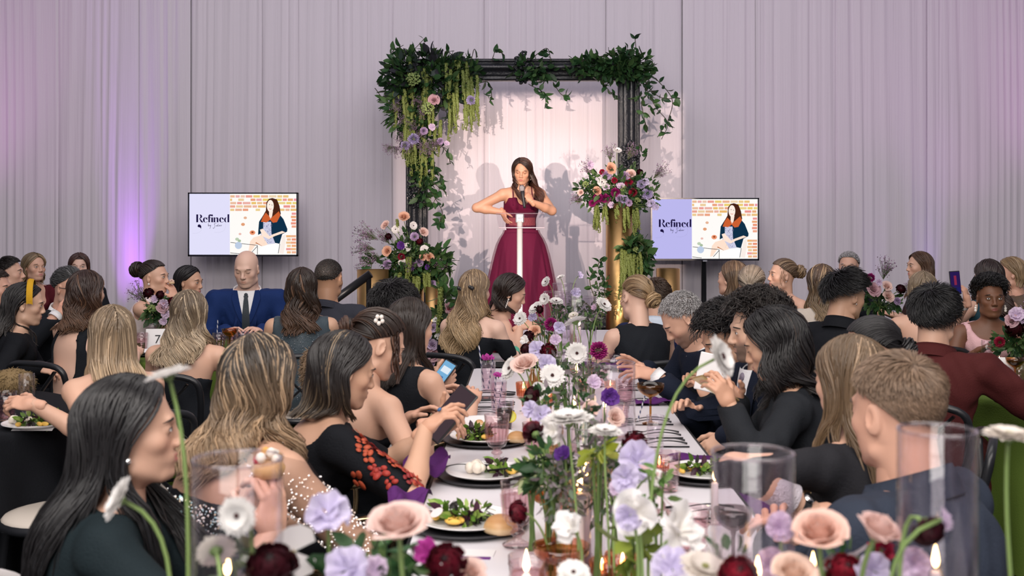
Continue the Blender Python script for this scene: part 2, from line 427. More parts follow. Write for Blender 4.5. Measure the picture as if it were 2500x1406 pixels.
# ------------------------------------------------------------------ heads and hands
_HEAD = {}
def head_mesh(sex, fine):
    key = (sex, fine)
    if key in _HEAD: return _HEAD[key]
    h = .0030 if fine else .0050
    s = SDF((-.125, -.11, -.175), (.135, .11, .135), h); m = sex == 'm'
    jw = 1.12 if m else 1.0
    s.add(ell((-.012, 0, .035), (.094, .075, .083))).add(ell((.03, 0, -.02), (.058, .060 * jw, .085)), .03)
    s.add(ell((.036, 0, -.066), (.046, .047 * jw, .042)), .03).add(ell((.074, 0, -.099), (.016, .018 * jw, .015)), .025)
    for y in (-1, 1):
        s.add(ell((.056, y * .043, -.022), (.022, .021, .02)), .02).add(cone((.01, y * .052 * jw, -.075), (.06, y * .024, -.100), .014, .012), .02)
    s.add(cone((.084, -.03, .021), (.084, .03, .021), .0115 if m else .0085, .0115 if m else .0085), .02)
    for y in (-1, 1): s.cut(ell((.0985, y * .0325, .003), (.017, .018, .0115)), .012)
    for y in (-1, 1): s.add(ell((.0765, y * .032, .003), (.0138, .0140, .0125)), .005)
    s.add(cone((.087, 0, .010), (.107 if m else .1045, 0, -.029 if m else -.030), .0075 if m else .0065, .012 if m else .0095), .014)
    for y in (-1, 1): s.add(ell((.098, y * .011, -.035), (.009, .008, .0075)), .008)
    s.add(ell((.0765, 0, -.064), (.016, .026, .018)), .015)
    s.add(cone((.087, -.020, -.0605), (.0938, 0, -.0578), .0030, .0045), .006).add(cone((.087, .020, -.0605), (.0938, 0, -.0578), .0030, .0045), .006)
    s.add(cone((.0875, -.016, -.0685), (.0930, 0, -.0695), .0030, .0050), .006).add(cone((.0875, .016, -.0685), (.0930, 0, -.0695), .0030, .0050), .006)
    s.cut(cone((.0968, -.019, -.0640), (.0968, .019, -.0640), .0020, .0020), .003)
    for y in (-1, 1):
        R = rotz(y * .35)
        s.add(ell((-.006, y * .078, -.006), (.018, .007, .031), R), .008).cut(ell((-.001, y * .085, -.002), (.010, .006, .018), R), .006)
    s.add(cone((-.022, 0, -.05), (-.035, 0, -.17), .054 if not m else .060, .052 if not m else .060), .035)
    V, Q = s.mesh(); V = relax(V, Q, 1, .3)
    lip = np.clip(1 - np.maximum(np.abs(V[:, 1]) / .0195, np.abs(V[:, 2] + .0640) / (.0098 - .10 * np.abs(V[:, 1])))**6, 0, 1) * (V[:, 0] > .082)
    beard = np.clip((-.030 - V[:, 2] + .5 * np.clip(.03 - V[:, 0], 0, .1)) / .02, 0, 1) * np.clip((V[:, 0] + .01) / .02, 0, 1) * (V[:, 2] > -.135)
    eye = np.exp(-(((np.abs(V[:, 1]) - .032) / .017)**2 + ((V[:, 2] - .006) / .010)**2)) * (V[:, 0] > .05)
    blush = np.exp(-(((np.abs(V[:, 1]) - .042) / .02)**2 + ((V[:, 2] + .03) / .018)**2)) * (V[:, 0] > .02)
    _HEAD[key] = (V, Q, lip, beard, eye, blush); return _HEAD[key]
_HAND = {}
def hand_mesh(curl, side, h=.0035, spread=.12, thumb=.5, size=1.0):
    "wrist at the origin, fingers along +x, back of the hand +z, thumb on +y for side=+1 (a right hand palm down has its thumb on the left)"
    key = (curl, side, h, spread, thumb)
    if key not in _HAND:
        s = SDF((-.05, -.11, -.10), (.22, .11, .07), h)
        s.add(ell((.048, 0, 0), (.048, .038, .014))).add(cone((-.03, 0, 0), (.02, 0, 0), .024, .026), .02)
        s.add(ell((.03, .025, -.008), (.03, .016, .015)), .015)
        Ls = [(.042, .026, .020), (.046, .029, .021), (.043, .027, .020), (.033, .021, .018)]
        for i, (y, L) in enumerate(zip((.027, .009, -.010, -.027), Ls)):
            c = curl[i]; p = np.array([.085 - .004 * abs(i - 1), y, 0.]); a = 0.; yaw = (1.5 - i) * spread * (1 - .6 * c)
            r = .0090 if i < 3 else .0078
            for j, l in enumerate(L):
                a += (c * 1.25, c * 1.6, c * 1.0)[j]
                q = p + l * np.array([math.cos(a) * math.cos(yaw), math.cos(a) * math.sin(yaw), -math.sin(a)])
                s.add(cone(p, q, r, r * .9), .006); p = q; r *= .92
        p = np.array([.022, .030, -.006]); a = .9 * (1 - thumb) + .35; dn = -.25 - .7 * thumb
        for j, l in enumerate((.036, .032, .026)):
            d = np.array([math.cos(a), math.sin(a), dn * (.4 + .3 * j)]); d /= np.linalg.norm(d)
            q = p + l * d; s.add(cone(p, q, .0115 - .001 * j, .0105 - .0012 * j), .008); p = q; a -= .35 * thumb + .1
        V, Q = s.mesh(); _HAND[key] = (relax(V, Q, 1, .3), Q)
    V, Q = _HAND[key]
    if side < 0: V = V * np.array([1, -1, 1]); Q = Q[:, ::-1]
    return V * size, Q
RELAX = (.28, .32, .36, .42); GRIP = (.62, .66, .68, .70); FLAT = (.08, .08, .1, .12); PINCH = (.55, .6, .45, .4); POINT = (.12, .45, .55, .6); FIST = (.85, .9, .9, .9)
def ik(S, W, l1, l2, pole):
    v = W - S; d = np.linalg.norm(v)
    if d > (l1 + l2) * .995: W = S + v / d * (l1 + l2) * .995; v = W - S; d = np.linalg.norm(v)
    a = (l1 * l1 - l2 * l2 + d * d) / (2 * d); u = v / d
    pl = pole - (pole @ u) * u; pl /= np.linalg.norm(pl) + 1e-9
    return S + u * a + pl * math.sqrt(max(l1 * l1 - a * a, 0)), W

# ------------------------------------------------------------------ hair: everything is made of locks
RNG = np.random.default_rng(7)
def lock_colors(n, S, base, tips, hl, hlp, rng, tipstart=.35, g1=None, g2=None):
    base, tips, hl = [np.asarray(c, float) for c in (base, tips, hl)]
    t = np.linspace(0, 1, S)[None, :, None]; w = np.clip((t - tipstart) / (1.02 - tipstart), 0, 1)
    j = rng.uniform(.72, 1.25, (n, 1, 1)); tip = tips + (hl - tips) * ((rng.random(n) * .4 + g1 * .6 if g1 is not None else rng.random(n))[:, None, None] < hlp) * rng.uniform(.5, 1, (n, 1, 1))
    st = base + (hl - base) * (((rng.random(n) * .3 + g2 * .7 if g2 is not None else rng.random(n))[:, None, None] < hlp * .55) * rng.uniform(.4, 1, (n, 1, 1)))
    return np.clip((st * (1 - w) + tip * w) * j, 0, 1)
HR = np.array([.100, .080, .088]); HC = np.array([-.010, 0, .034])   # hair shell of the head: radii and centre
def shell(d, v): return HC + d * HR * (1 + v)[..., None]
def ang(az, el): return np.stack([np.cos(el) * np.cos(az), np.cos(el) * np.sin(az), np.sin(el)], -1)
def slerp(a, b, t):
    w = np.arccos(np.clip((a * b).sum(-1), -.9995, .9995))[..., None]
    return (np.sin((1 - t) * w) * a + np.sin(t * w) * b) / np.sin(w)
def hairline(az, front=.62, side=-.25, back=-.75):
    "lowest elevation with hair, by azimuth from the face"
    a = np.abs(((az + math.pi) % (2 * math.pi)) - math.pi)
    return np.interp(a, [0, .75, 1.15, 1.65, 2.2, math.pi], [front, front - .05, .25, side, back * .8, back])
def cap(gb, col, Mh, C, v=.02, front=.62, side=-.2, back=-.75, rng=RNG, n=28, m=12):
    az = np.linspace(-math.pi, math.pi, n, endpoint=False); lo = hairline(az, front, side, back)
    el = lo[:, None] + (math.pi / 2 - lo)[:, None] * np.linspace(0, 1, m)[None]
    G = shell(ang(az[:, None], el), np.full(el.shape, v)) @ Mh.T + C
    c = np.clip(np.asarray(col) * rng.uniform(.8, 1.2, (n, m, 1)), 0, 1)
    gb.grid(G, c, wrap_u=True)
def push(Pn, prims, gap):
    "keep hair outside the body"
    for _ in range(3):
        d = eval_prims(prims, Pn); e = 2e-3
        g = np.stack([eval_prims(prims, Pn + e * np.eye(3)[k]) - d for k in range(3)], -1) / e
        Pn = Pn + unit(g) * np.maximum(gap - d, 0)[..., None] * .9
    return Pn
def smooth_path(Pn, it=2):
    for _ in range(it): Pn[:, 1:-1] = .5 * Pn[:, 1:-1] + .25 * (Pn[:, :-2] + Pn[:, 2:])
    return Pn
def hair_long(gb, Mh, C, prims, o, rng):
    n, S = o.get('n', 220), o.get('S', 18); L0 = o.get('len', .45); part = o.get('part', 0.0); fa = o.get('face', 80); vol = o.get('vol', .16)
    al = np.radians(rng.uniform(-95, 48, n)); sg = np.where(rng.random(n) < .5, -1., 1.)
    py = np.sin(part) + sg * rng.uniform(0.02, .10, n)
    d0 = unit(np.stack([np.sin(al), py, np.cos(al)], -1))
    f = (np.radians(48) - al) / np.radians(143)
    f = np.clip(f + rng.uniform(-.12, .12, n), 0, 1)
    psi = sg * (np.radians(fa) + (math.pi * 1.02 - np.radians(fa)) * f); el1 = np.radians(rng.uniform(-28, -12, n))
    d1 = ang(psi, el1); vr = rng.uniform(.02, vol, n)
    Ls = .11 + max(L0 - .11, .05) * (1.16 if 'to' in o else 1.0) * rng.uniform(.84, 1.08, n) * (1 - o.get('layer', .12) * (1 - f))
    k1 = 7; t = np.linspace(0, 1, k1)[None, :, None]
    A = shell(slerp(d0[:, None], d1[:, None], t), vr[:, None] * np.sin(np.linspace(.35, 1.6, k1))[None] + .015) @ Mh.T + C
    k2 = S - k1
    out = (d1 * np.array([1, 1, 0])) @ Mh.T; out[:, 2] = 0; out = unit(out)
    seg = ((Ls - .11).clip(.04) / k2)[:, None]; p = A[:, -1]; pv = unit(A[:, -1] - A[:, -2]); fall = []
    gap = .006 + rng.uniform(0, 1, n) ** 1.3 * o.get('thick', .032); bias = np.where(np.abs(psi) > math.radians(o.get('front_lim', 104)), -1., 1.)
    sw = np.asarray(o.get('sweep', (0, 0, 0)), float)
    for i in range(k2):
        t_ = (i + 1) / k2; dr = np.array([0, 0, -1.]) + out * (o.get('flare', .03) * 6 * (.5 - t_)) + sw * 3 + pv * .35
        q = p + seg * unit(dr)
        if prims is not None:
            for _ in range(2):
                dd = eval_prims(prims, q); e = 2e-3; gr = unit(np.stack([eval_prims(prims, q + e * np.eye(3)[k]) - dd for k in range(3)], -1) / e)
                hit = np.maximum(gap - dd, 0)[:, None]; q = q + gr * hit
                q = q + np.array([1., 0, -.35]) * bias[:, None] * np.where(hit > 0, seg * .55 * np.clip(gr[:, 2:3], 0, 1), 0) * np.array([1, 1, 0])
            q = p + seg * unit(q - p)
            dd = eval_prims(prims, q); q = q + gr * np.maximum(.003 - dd, 0)[:, None]
        pv = unit(q - p); fall.append(q); p = q
    Pn = np.concatenate([A, np.stack(fall, 1)], 1)
    Pn = smooth_path(Pn, 2)
    wv, wl = o.get('wave', .012) * 1.25, o.get('wl', .12) * 1.35; s = np.linspace(0, 1, S)
    K = max(8, int(n / o.get('per', 13))); order = np.argsort(psi + rng.uniform(-.05, .05, n)); grp = np.empty(n, int); grp[order] = np.arange(n) * K // n
    sub = rng.integers(0, 2, n); grp = grp * 2 + sub; K *= 2
    mean = np.zeros((K, S, 3)); np.add.at(mean, grp, Pn); cnt = np.bincount(grp, minlength=K).clip(1); mean /= cnt[:, None, None]
    cl = (o.get('cl', .72) * np.clip((s - .25) / .5, 0, 1))[None, :, None]; Pn = Pn * (1 - cl) + mean[grp] * cl
    gph = 2.6 * np.sin(1.9 * mean[:, 6, 1] / .08 + rng.uniform(0, 6)) + rng.uniform(-.7, .7, K); ph = gph[grp] + rng.uniform(-.2, .2, n); hk = rng.random(K)
    tang = np.stack([-out[:, 1], out[:, 0], 0 * out[:, 0]], -1)
    ramp = np.clip((s - o.get('wstart', .3)) / .35, 0, 1)[None, :, None]
    arg = (2 * math.pi * Ls / wl)[:, None] * s[None] + ph[:, None]
    Pn = Pn + ramp * wv * (np.sin(arg)[..., None] * tang[:, None] + .7 * np.cos(arg)[..., None] * out[:, None])
    r = o.get('r', .0075) * rng.uniform(.7, 1.25, (n, 1)) * np.concatenate([np.linspace(.7, 1, k1), np.linspace(1, .30, k2)])[None] 
    c = lock_colors(n, S, o['base'], o.get('tips', o['base']), o.get('hl', o['base']), o.get('hlp', .3), rng, o.get('tipstart', .35), hk[grp], rng.random(K)[grp])
    gb.tubes(Pn, r, 5 if o.get('r', .0075) > .005 else 4, c, flat=.55)
    cap(gb, np.asarray(o['base']) * .8, Mh, C, .0, front=o.get('front', .66), side=-.3, back=-.9, rng=rng)
def hair_short(gb, Mh, C, prims, o, rng):
    n, S = o.get('n', 500), 5; L0 = o.get('len', .03)
    u = unit(rng.normal(size=(n * 3, 3))); az = np.arctan2(u[:, 1], u[:, 0]); el = np.arcsin(u[:, 2])
    ok = el > hairline(az, o.get('front', .62), o.get('side', -.12), o.get('back', -.62)); u = u[ok][:n]; n = len(u)
    fl = np.asarray(o.get('flow', (-1, 0, -.3)), float) + rng.normal(size=(n, 3)) * o.get('mess', .35)
    if 'crown' in o:
        cw = unit(np.asarray(o['crown'], float)); aw = unit(u - (u @ cw)[:, None] * cw); fl = .45 * fl + aw + .5 * np.cross(cw, aw)
    fl = unit(fl - (fl * u).sum(-1, keepdims=True) * u); lift = o.get('lift', .35)
    top = np.clip(u[:, 2:3] * 1.3 + .2, .35, 1) if o.get('fade') else 1.0
    L = L0 * rng.uniform(.6, 1.2, (n, 1)) * top; t = np.linspace(0, 1, S)[None, :, None]
    d = fl[:, None] * t * L[:, None] + u[:, None] * (lift * L[:, None] * np.sin(t * 2.0)) * 1.0
    Pn = shell(u, np.full(n, o.get('v', .0)))[:, None] + d
    cu = o.get('curl', 0)
    if cu:
        b = np.cross(u, fl); a = t * o.get('turns', 7) + rng.uniform(0, 6, (n, 1, 1)); Pn = Pn + cu * (np.sin(a) * b[:, None] + np.cos(a) * fl[:, None])
    Pn = Pn @ Mh.T + C
    c = lock_colors(n, S, o['base'], o.get('tips', o['base']), o.get('hl', o['base']), o.get('hlp', .3), rng)
    gb.tubes(Pn, o.get('r', .006) * np.array([1, 1, .9, .7, .35])[None], 4, c, flat=.6)
    cap(gb, np.asarray(o.get('capcol', o['base'])) * .9, Mh, C, o.get('v', .0) + .0, o.get('front', .62), o.get('side', -.12) + .05, o.get('back', -.62) + .03, rng)
def hair_up(gb, Mh, C, prims, o, rng):
    "swept back to a knot (bun) or a tail"
    n, S = o.get('n', 200), 10; bd = unit(np.asarray(o.get('bun', (-1, 0, -.1)), float)); br = o.get('br', .05)
    az = rng.uniform(-math.pi, math.pi, n); lo = hairline(az, o.get('front', .60), -.05, -.55)
    d0 = ang(az, lo + rng.uniform(0, .25, n)); t = np.linspace(0, 1, S)[None, :, None]
    side = o.get('sidepart', 0)
    mid = unit(d0 * .6 + bd * .5 + np.array([0, 0, .55]) * (np.abs(az) < 1.9)[:, None])
    a = slerp(d0[:, None], mid[:, None], t); b = slerp(mid[:, None], bd[None, None] + 0 * d0[:, None], t); q = unit(a * (1 - t) + b * t)
    vol = rng.uniform(.01, o.get('vol', .07), (n, 1)) * np.sin(np.linspace(.3, 2.6, S))[None]
    A = shell(q, vol + .005) @ Mh.T + C
    c = lock_colors(n, S, o['base'], o.get('tips', o['base']), o.get('hl', o['base']), o.get('hlp', .3), rng)
    gb.tubes(A, o.get('r', .0075) * rng.uniform(.7, 1.2, (n, 1)), 5, c, flat=.5)
    cap(gb, np.asarray(o['base']) * .85, Mh, C, .0, o.get('front', .62), -.05, -.6, rng)
    bc = shell(bd, np.array(.10 + br * 4)) ; R = frame(bd)
    if br > 0:
        m = o.get('nb', 46); th0 = rng.uniform(0, 6.28, m)[:, None]; tt = np.linspace(0, 1, 12)[None]
        lat = rng.uniform(-1.2, 1.4, m)[:, None]; a = th0 + tt * rng.uniform(2.0, 3.4, m)[:, None]; la = lat + .5 * np.sin(tt * 3 + th0)
        rr = br * rng.uniform(.85, 1.08, m)[:, None]
        q = np.stack([rr * np.cos(la) * np.cos(a), rr * np.cos(la) * np.sin(a), .8 * rr * np.sin(la)], -1) @ R.T + bc
        cb = lock_colors(m, 12, o.get('tips', o['base']), o.get('tips', o['base']), o.get('hl', o['base']), o.get('hlp', .4), rng)
        gb.tubes(q @ Mh.T + C, br * .17 * np.sin(np.linspace(.4, 2.8, 12))[None], 5, cb, flat=.6)
        gb.ball(Mh @ bc + C, br * .86, col=np.asarray(o['base']) * .8)
    if o.get('tail'):
        m, S2 = o.get('nt', 70), 14; st = Mh @ bc + C; tt = np.linspace(0, 1, S2)[None, :, None]; L = o['tail']
        back = unit((Mh @ bd) * np.array([1, 1, .0]))
        q = st + rng.normal(size=(m, 1, 3)) * .012 + back * (.05 * np.sin(tt * 2.2)) + np.array([0, 0, -1.]) * tt * L * rng.uniform(.75, 1.05, (m, 1, 1)) + rng.normal(size=(m, 1, 3)) * .035 * tt
        if prims is not None: q = push(q, prims, .008 + rng.uniform(0, .03, (m, 1)))
        q = smooth_path(q, 2); s = np.linspace(0, 1, S2)[None, :, None]
        q = q + o.get('wave', .006) * np.clip(s * 2 - .3, 0, 1) * np.sin(s * L / .02 * .9 + rng.uniform(0, 1.5, (m, 1, 1))) * np.array([.5, .8, 0])
        cb = lock_colors(m, S2, o['base'], o.get('tips', o['base']), o.get('hl', o['base']), o.get('hlp', .4), rng)
        gb.tubes(q, .007 * np.linspace(1, .35, S2)[None], 5, cb, flat=.6)
    k = o.get('wisps', 0)
    if k:
        az = np.where(rng.random(k) < .5, -1, 1) * rng.uniform(1.0, 1.35, k); d = ang(az, rng.uniform(.15, .5, k))
        t = np.linspace(0, 1, 10)[None, :, None]; q = shell(d, np.full(k, .04))[:, None] @ Mh.T + C
        q = q + np.array([0, 0, -1.]) * t * rng.uniform(.08, .17, (k, 1, 1)) + .012 * np.sin(t * 9 + rng.uniform(0, 6, (k, 1, 1))) * np.array([1, 1, 0])
        gb.tubes(q, .0030 if o.get('wisps', 0) > 12 else .0016, 4, np.asarray(o.get('tips', o['base'])))
HAIRS = dict(long=hair_long, short=hair_short, up=hair_up)
# ------------------------------------------------------------------ a whole person
SK = dict(fair=(.65, .39, .28), pale=(.70, .46, .36), tan=(.58, .34, .23), olive=(.62, .39, .28), brown=(.36, .18, .105), dark=(.17, .075, .042), warm=(.60, .35, .24), red=(.64, .36, .26))
PEOPLE = {}
CHAIRS = []
def person(key, label, top, d, yaw, sex='f', head=(0, 0, 0), lean=(.07, 0), skin='fair', hair=None, garment=None, L=None, R=None, sc=1.0, up=.018,
           stand=None, eyes='open', lip=(.55, .18, .18), beard=None, fine=None, hl=None, chair='black', group=None, wide=1.0, twist=0, brow=None, eyeshade=None, ltop=None, shrug=0.0):
    """top: pixel of the top of the hair, d: distance; yaw: where the chest faces (0 = right, 90 = away, -90 = to the camera);
    head: extra yaw, pitch down, roll.  L, R: arms as dict(w=wrist point or local offset, f=finger dir, n=back-of-hand dir, curl, pole)"""
    rng = np.random.default_rng(abs(hash(key)) % 1000 if False else sum(ord(c) * (i + 3) for i, c in enumerate(key)))
    fine = (d < 5.2 or stand is not None) if fine is None else fine
    yr = D(yaw); Rw = rotz(yr); Rl = Rw.T; m = sex == 'm'
    hs = sc * (1.04 if m else .985); skin = np.array(SK[skin] if isinstance(skin, str) else skin)
    Mh = rotz(D(head[0])) @ roty(D(head[1])) @ rotx(D(head[2]))
    topw = P(*top, d) if ltop is None else np.asarray(ltop, float)
    # head centre: the highest point of the tilted skull lies under the top pixel
    dz = .118 * hs + up; Cw = topw - np.array([0, 0, dz])
    pelz = .555 if stand is None else stand + .90 * sc
    # local frame: origin on the floor under the pelvis
    tilt = D(head[1]) * .45
    nb_off = roty(tilt) @ np.array([.018, 0, .170 * hs])          # neck base -> head centre
    Nw = Cw - Rw @ nb_off
    root = np.array([*(Nw - Rw @ np.array([lean[0], lean[1], 0]))[:2], 0.])
    loc = lambda p: Rl @ (np.asarray(p, float) - root)
    C, N = loc(Cw), loc(Nw)
    PEL = np.array([0, 0, pelz]); sp = N - PEL; Ls = np.linalg.norm(sp); u = sp / Ls
    lft = unit(np.array([0, 1., 0]) - u[1] * u); fw = np.cross(lft, u)
    Tw = rotz(D(twist)); 
    TR = np.stack([fw, lft, u], 1)
    def T(f, l, k): return N + TR @ Tw @ np.array([f, l, k])       # chest frame with its origin at the neck base
    TT = TR @ Tw
    w = wide * sc; sh = (.158 if not m else .192) * w
    def sp_at(t): 
        # the spine bows a little backwards
        return PEL + sp * t - fw * .035 * math.sin(t * math.pi)
    chest, waist = sp_at(.66), sp_at(.32)
    torso = [ell(PEL + np.array([0, 0, .0]), (.125 * w, .168 * w, .115), None),
             ell(waist, ((.098 if not m else .118) * w, (.122 if not m else .15) * w, .14), TR),
             ell(chest, ((.108 if not m else .125) * w, (.142 if not m else .172) * w, .15), TT)]
    SL, SR = T(0.0, sh, -.050 + shrug), T(0.0, -sh, -.050 + shrug)
    rs = (.050 if not m else .060) * w
    shou = [cone(T(-.01, .05, -.03), SL, .052 * w, rs), cone(T(-.01, -.05, -.03), SR, .052 * w, rs), ell(T(-.012, 0, -.10), (.085 * w, sh * .86, .085), TT)]
    trap = [cone(T(-.02, .028, .020), T(-.01, sh * .72, -.040), .026, .036), cone(T(-.02, -.028, .020), T(-.01, -sh * .72, -.040), .026, .036)]
    bust = [] if m else [ell(chest + TT @ np.array([.075, y * .062, .02]), (.055 * w, .056, .056), TT) for y in (-1, 1)]
    neck = [cone(N - u * .03, C + Mh @ np.array([-.022, 0, -.05]) * hs, (.056 if not m else .066) * hs, (.050 if not m else .060) * hs)]
    l1, l2 = (.275 * sc, .245 * sc) if not m else (.295 * sc, .265 * sc)
    arms = {}
    dflt = {1: dict(w=('l', (.33, .13, .80))), -1: dict(w=('l', (.33, -.13, .80)))}
    for sd, A, S0 in ((1, L, SL), (-1, R, SR)):
        A = dict(dflt[sd]) if A is None else dict(A)
        ww = A['w']
        W = np.asarray(ww[1], float) if isinstance(ww[0], str) else loc(P(*ww))
        pole = np.asarray(A['pole'], float) if 'pole' in A else np.array([-.5, sd * .6, -.8])
        if A.get('wp'): pole = Rl @ pole
        E, W = ik(S0, W, l1, l2, pole)
        fdir = Rl @ np.asarray(A['f'], float) if 'f' in A else unit(W - E)
        nrm = Rl @ np.asarray(A['n'], float) if 'n' in A else np.array([0, sd * .35, 1.])
        fdir = unit(fdir); nrm = unit(nrm - (nrm @ fdir) * fdir)
        arms[sd] = (S0, E, W, fdir, nrm, A)
    ru, re, rw = ((.046, .037, .026) if not m else (.056, .043, .031)); ru, re, rw = ru * w, re * w, rw * sc
    armp = {sd: [cone(a[0], a[1], ru, re), cone(a[1], a[1] * .65 + a[2] * .35, re, re * .98), cone(a[1] * .65 + a[2] * .35, a[2], re * .98, rw)] for sd, a in arms.items()}
    hipL = {}
    for sd in (1, -1):
        h0 = PEL + np.array([.0, sd * .085 * w, -.02])
        if stand is None:
            kn, an, to = np.array([.42 * sc, sd * .115, .50]), np.array([.40 * sc, sd * .115, .085]), np.array([.53 * sc, sd * .13, .03])
        else:
            kn, an, to = np.array([.03, sd * .10, stand + .48]), np.array([0, sd * .10, stand + .10]), np.array([.14, sd * .11, stand + .03])
        hipL[sd] = [cone(h0, kn, .088 * w, .060 * w), cone(kn, an, .056 * w, .038), cone(an, to, .036, .030)]
    body = torso + shou + trap + bust + neck
    allp = body + armp[1] + armp[-1] + hipL[1] + hipL[-1]
    lo = np.min([bounds(p)[0] for p in allp], 0) - .03; hi = np.max([bounds(p)[1] for p in allp], 0) + .03
    h = .0085 if d < 3.6 or stand is not None else (.010 if d < 6 else .0125)
    s = SDF(lo, hi, h)
    for p in torso: s.add(p, .05)
    for p in shou: s.add(p, .03)
    for p in trap: s.add(p, .022)
    for p in bust: s.add(p, .02)
    for p in neck: s.add(p, .022)
    for sd in (1, -1):
        for p in armp[sd]: s.add(p, .018)
        for p in hipL[sd]: s.add(p, .02)
    V, Q = s.mesh(); V = relax(V, Q, 1, .4)
    Hv, Hq, lipm, brd, eym, bls = head_mesh(sex, fine)
    gb = GB(); cj = lambda c: np.clip(c, 0, 1)
    gb.add(V, Q, (), skin * (1 + .04 * np.sin(V[:, :1] * 31 + V[:, 2:] * 23)))
    hc = np.tile(skin, (len(Hv), 1)); mixc = lambda a, b, k: a * (1 - k[:, None]) + np.asarray(b) * k[:, None]
    hc = mixc(hc, skin * np.array([1.12, .82, .80]), bls * .35)
    if eyeshade is not None or not m: hc = mixc(hc, eyeshade if eyeshade is not None else skin * .55, eym * .45)
    hc = mixc(hc, lip if not m else skin * np.array([.86, .66, .64]), lipm * .85)
    if beard is not None: hc = mixc(hc, beard[0], np.clip(brd * beard[1], 0, 1) * (1 - .8 * lipm))
    Hw = (Hv * hs) @ Mh.T + C
    gb.add(Hw, Hq, (), cj(hc))
    hp = lambda q: Mh @ (np.asarray(q, float) * hs) + C
    bc = np.asarray(brow if brow is not None else (hair or {}).get('base', (.1, .07, .05))) * .7
    for y in (-1, 1):
        ec = np.array([.0768, y * .032, .003])
        def eyepatch(wa, ha, r, c, up_=0.0, n=9, m=5, turn=0.0):
            G = np.zeros((n, m, 3))
            for i, a_ in enumerate(np.linspace(-1, 1, n)):
                for j, b_ in enumerate(np.linspace(-1, 1, m)):
                    az_, el_ = y * .18 + wa * a_ + turn, up_ + ha * b_ * math.sqrt(max(1 - a_ * a_, 0.0))
                    G[i, j] = hp(ec + r * np.array([math.cos(el_) * math.cos(az_), math.cos(el_) * math.sin(az_), math.sin(el_)]))
            gb.grid(G, c)
        if eyes == 'open':
            eyepatch(.78, .33, .0143, (.72, .68, .66)); eyepatch(.30, .30, .0146, (.045, .028, .02), .02)
            lid, zl = .36, .34
        else: lid, zl = .0, -.22
        arc_ = [hp(ec + .0147 * np.array([math.cos(e_) * math.cos(y * .18 + a_), math.cos(e_) * math.sin(y * .18 + a_), math.sin(e_)])) for a_ in np.linspace(-.85, .85, 9) for e_ in (zl * math.sqrt(max(1 - (a_ / .86) ** 2, 0)) if eyes == 'open' else zl * (1 - (a_ / 1.2) ** 2),)]
        gb.tube(arc_, (.0013 if not m else .0009) * hs, 4, (.03, .02, .02))
        ar = [hp((.0930 - .016 * abs(t) ** 2 - .004 * t, y * (.034 + .020 * t), .0225 + .004 * (1 - t * t) - .002 * t)) for t in np.linspace(-1, 1, 6)]
        gb.tube(ar, np.array([.002, .0030, .0032, .003, .0024, .001]) * hs * (.95 if not m else 1.25), 5, bc, flat=.8)
    # hands
    hn = {}
    for sd in (1, -1):
        S0, E, W, fd, nr, A = arms[sd]
        hv, hq = hand_mesh(A.get('curl', RELAX), -sd, .0035 if fine else .0055, A.get('spread', .12), A.get('thumb', .5), 1.0 if m else .92)
        X = np.stack([fd, np.cross(nr, fd), nr], 1)
        gb.add(hv @ X.T + W, hq, (), skin * np.array([1.02, .95, .93])); hn[sd] = (W, X)
    rootO = thing('person', label, 'person', root, yr, group)
    gb.build('body', SKIN, rootO)
    # clothes
    G = garment or {}
    info = dict(root=rootO, T=T, TT=TT, C=C, N=N, u=u, Mh=Mh, hs=hs, hp=hp, prims=allp, body=body, arms=arms, armp=armp, hands=hn, loc=loc, Rw=Rw, rootv=root, skin=skin, sh=sh, lo=lo, hi=hi, h=h, torso=torso, shou=shou, bust=bust, trap=trap, m=m, w=w, rng=rng, yaw=yr)
    PEOPLE[key] = info
    clothP = []
    if G:
        col = G['col']; e = G.get('d', .009); sl = G.get('sleeve', 0)
        ps = [grown(p, e) for p in torso + shou + bust] + ([grown(p, e) for p in trap + neck] if G.get('trap', m) else [])
        arm = []
        for sd in (1, -1):
            if G.get('only') and sd not in G['only']: continue
            a = armp[sd]
            if sl > 0:
                S0, E, W = arms[sd][:3]; q = min(sl, 1.0)
                arm.append(grown(cone(S0, S0 + (E - S0) * q, ru, ru + (re - ru) * q), e * (1.3 if m else 1.1)))
            if sl > 1:
                q = min(sl - 1, 1.0); W2 = E + (W - E) * q
                arm.append(cone(E, W2, re + e * 1.2, re * .5 + rw * .5 + e * (1.3 if sl >= 2 else 1.1)))
        legs = [] if G.get('short') else [grown(p, e + .004) for sd in (1, -1) for p in hipL[sd][:2]]
        cs = SDF(lo - .04, hi + .04, h)
        for p in ps: cs.add(p, .045)
        for p in arm: cs.add(p, .02)
        for p in legs + G.get('extra', []): cs.add(p, .02)
        for c in G.get('cuts', []):
            if c[0] == 'up': cs.plane(TT @ unit(np.array(c[2] if len(c) > 2 else (0, 0, 1.))), T(0, 0, c[1]))
            else: cs.cut(ell(T(*c[1]), c[2], TT), .006)
        cs.plane(u, T(0, 0, G.get('neck', .026 if m else .012)))
        cv, cq = cs.mesh()
        if len(cv):
            cn = vnormals(cv, cq); wr = G.get('wr', .0022)
            f = np.sin(cv[:, 2] * 46 + 5 * np.sin(cv[:, 1] * 17 + cv[:, 0] * 13)) + .6 * np.sin(cv[:, 0] * 61 + cv[:, 2] * 37 + 3 * np.sin(cv[:, 1] * 29))
            cv = relax(cv + cn * (wr * f)[:, None], cq, 1, .4)
            mt = G.get('mat') or M_cloth(col, rough=G.get('rough', .8))
            mk(G.get('name', 'dress' if not m else 'jacket'), cv, [cq], mt, rootO, np.tile(np.asarray(col, float), (len(cv), 1)))
        clothP = ps + arm
        info['cloth'] = clothP
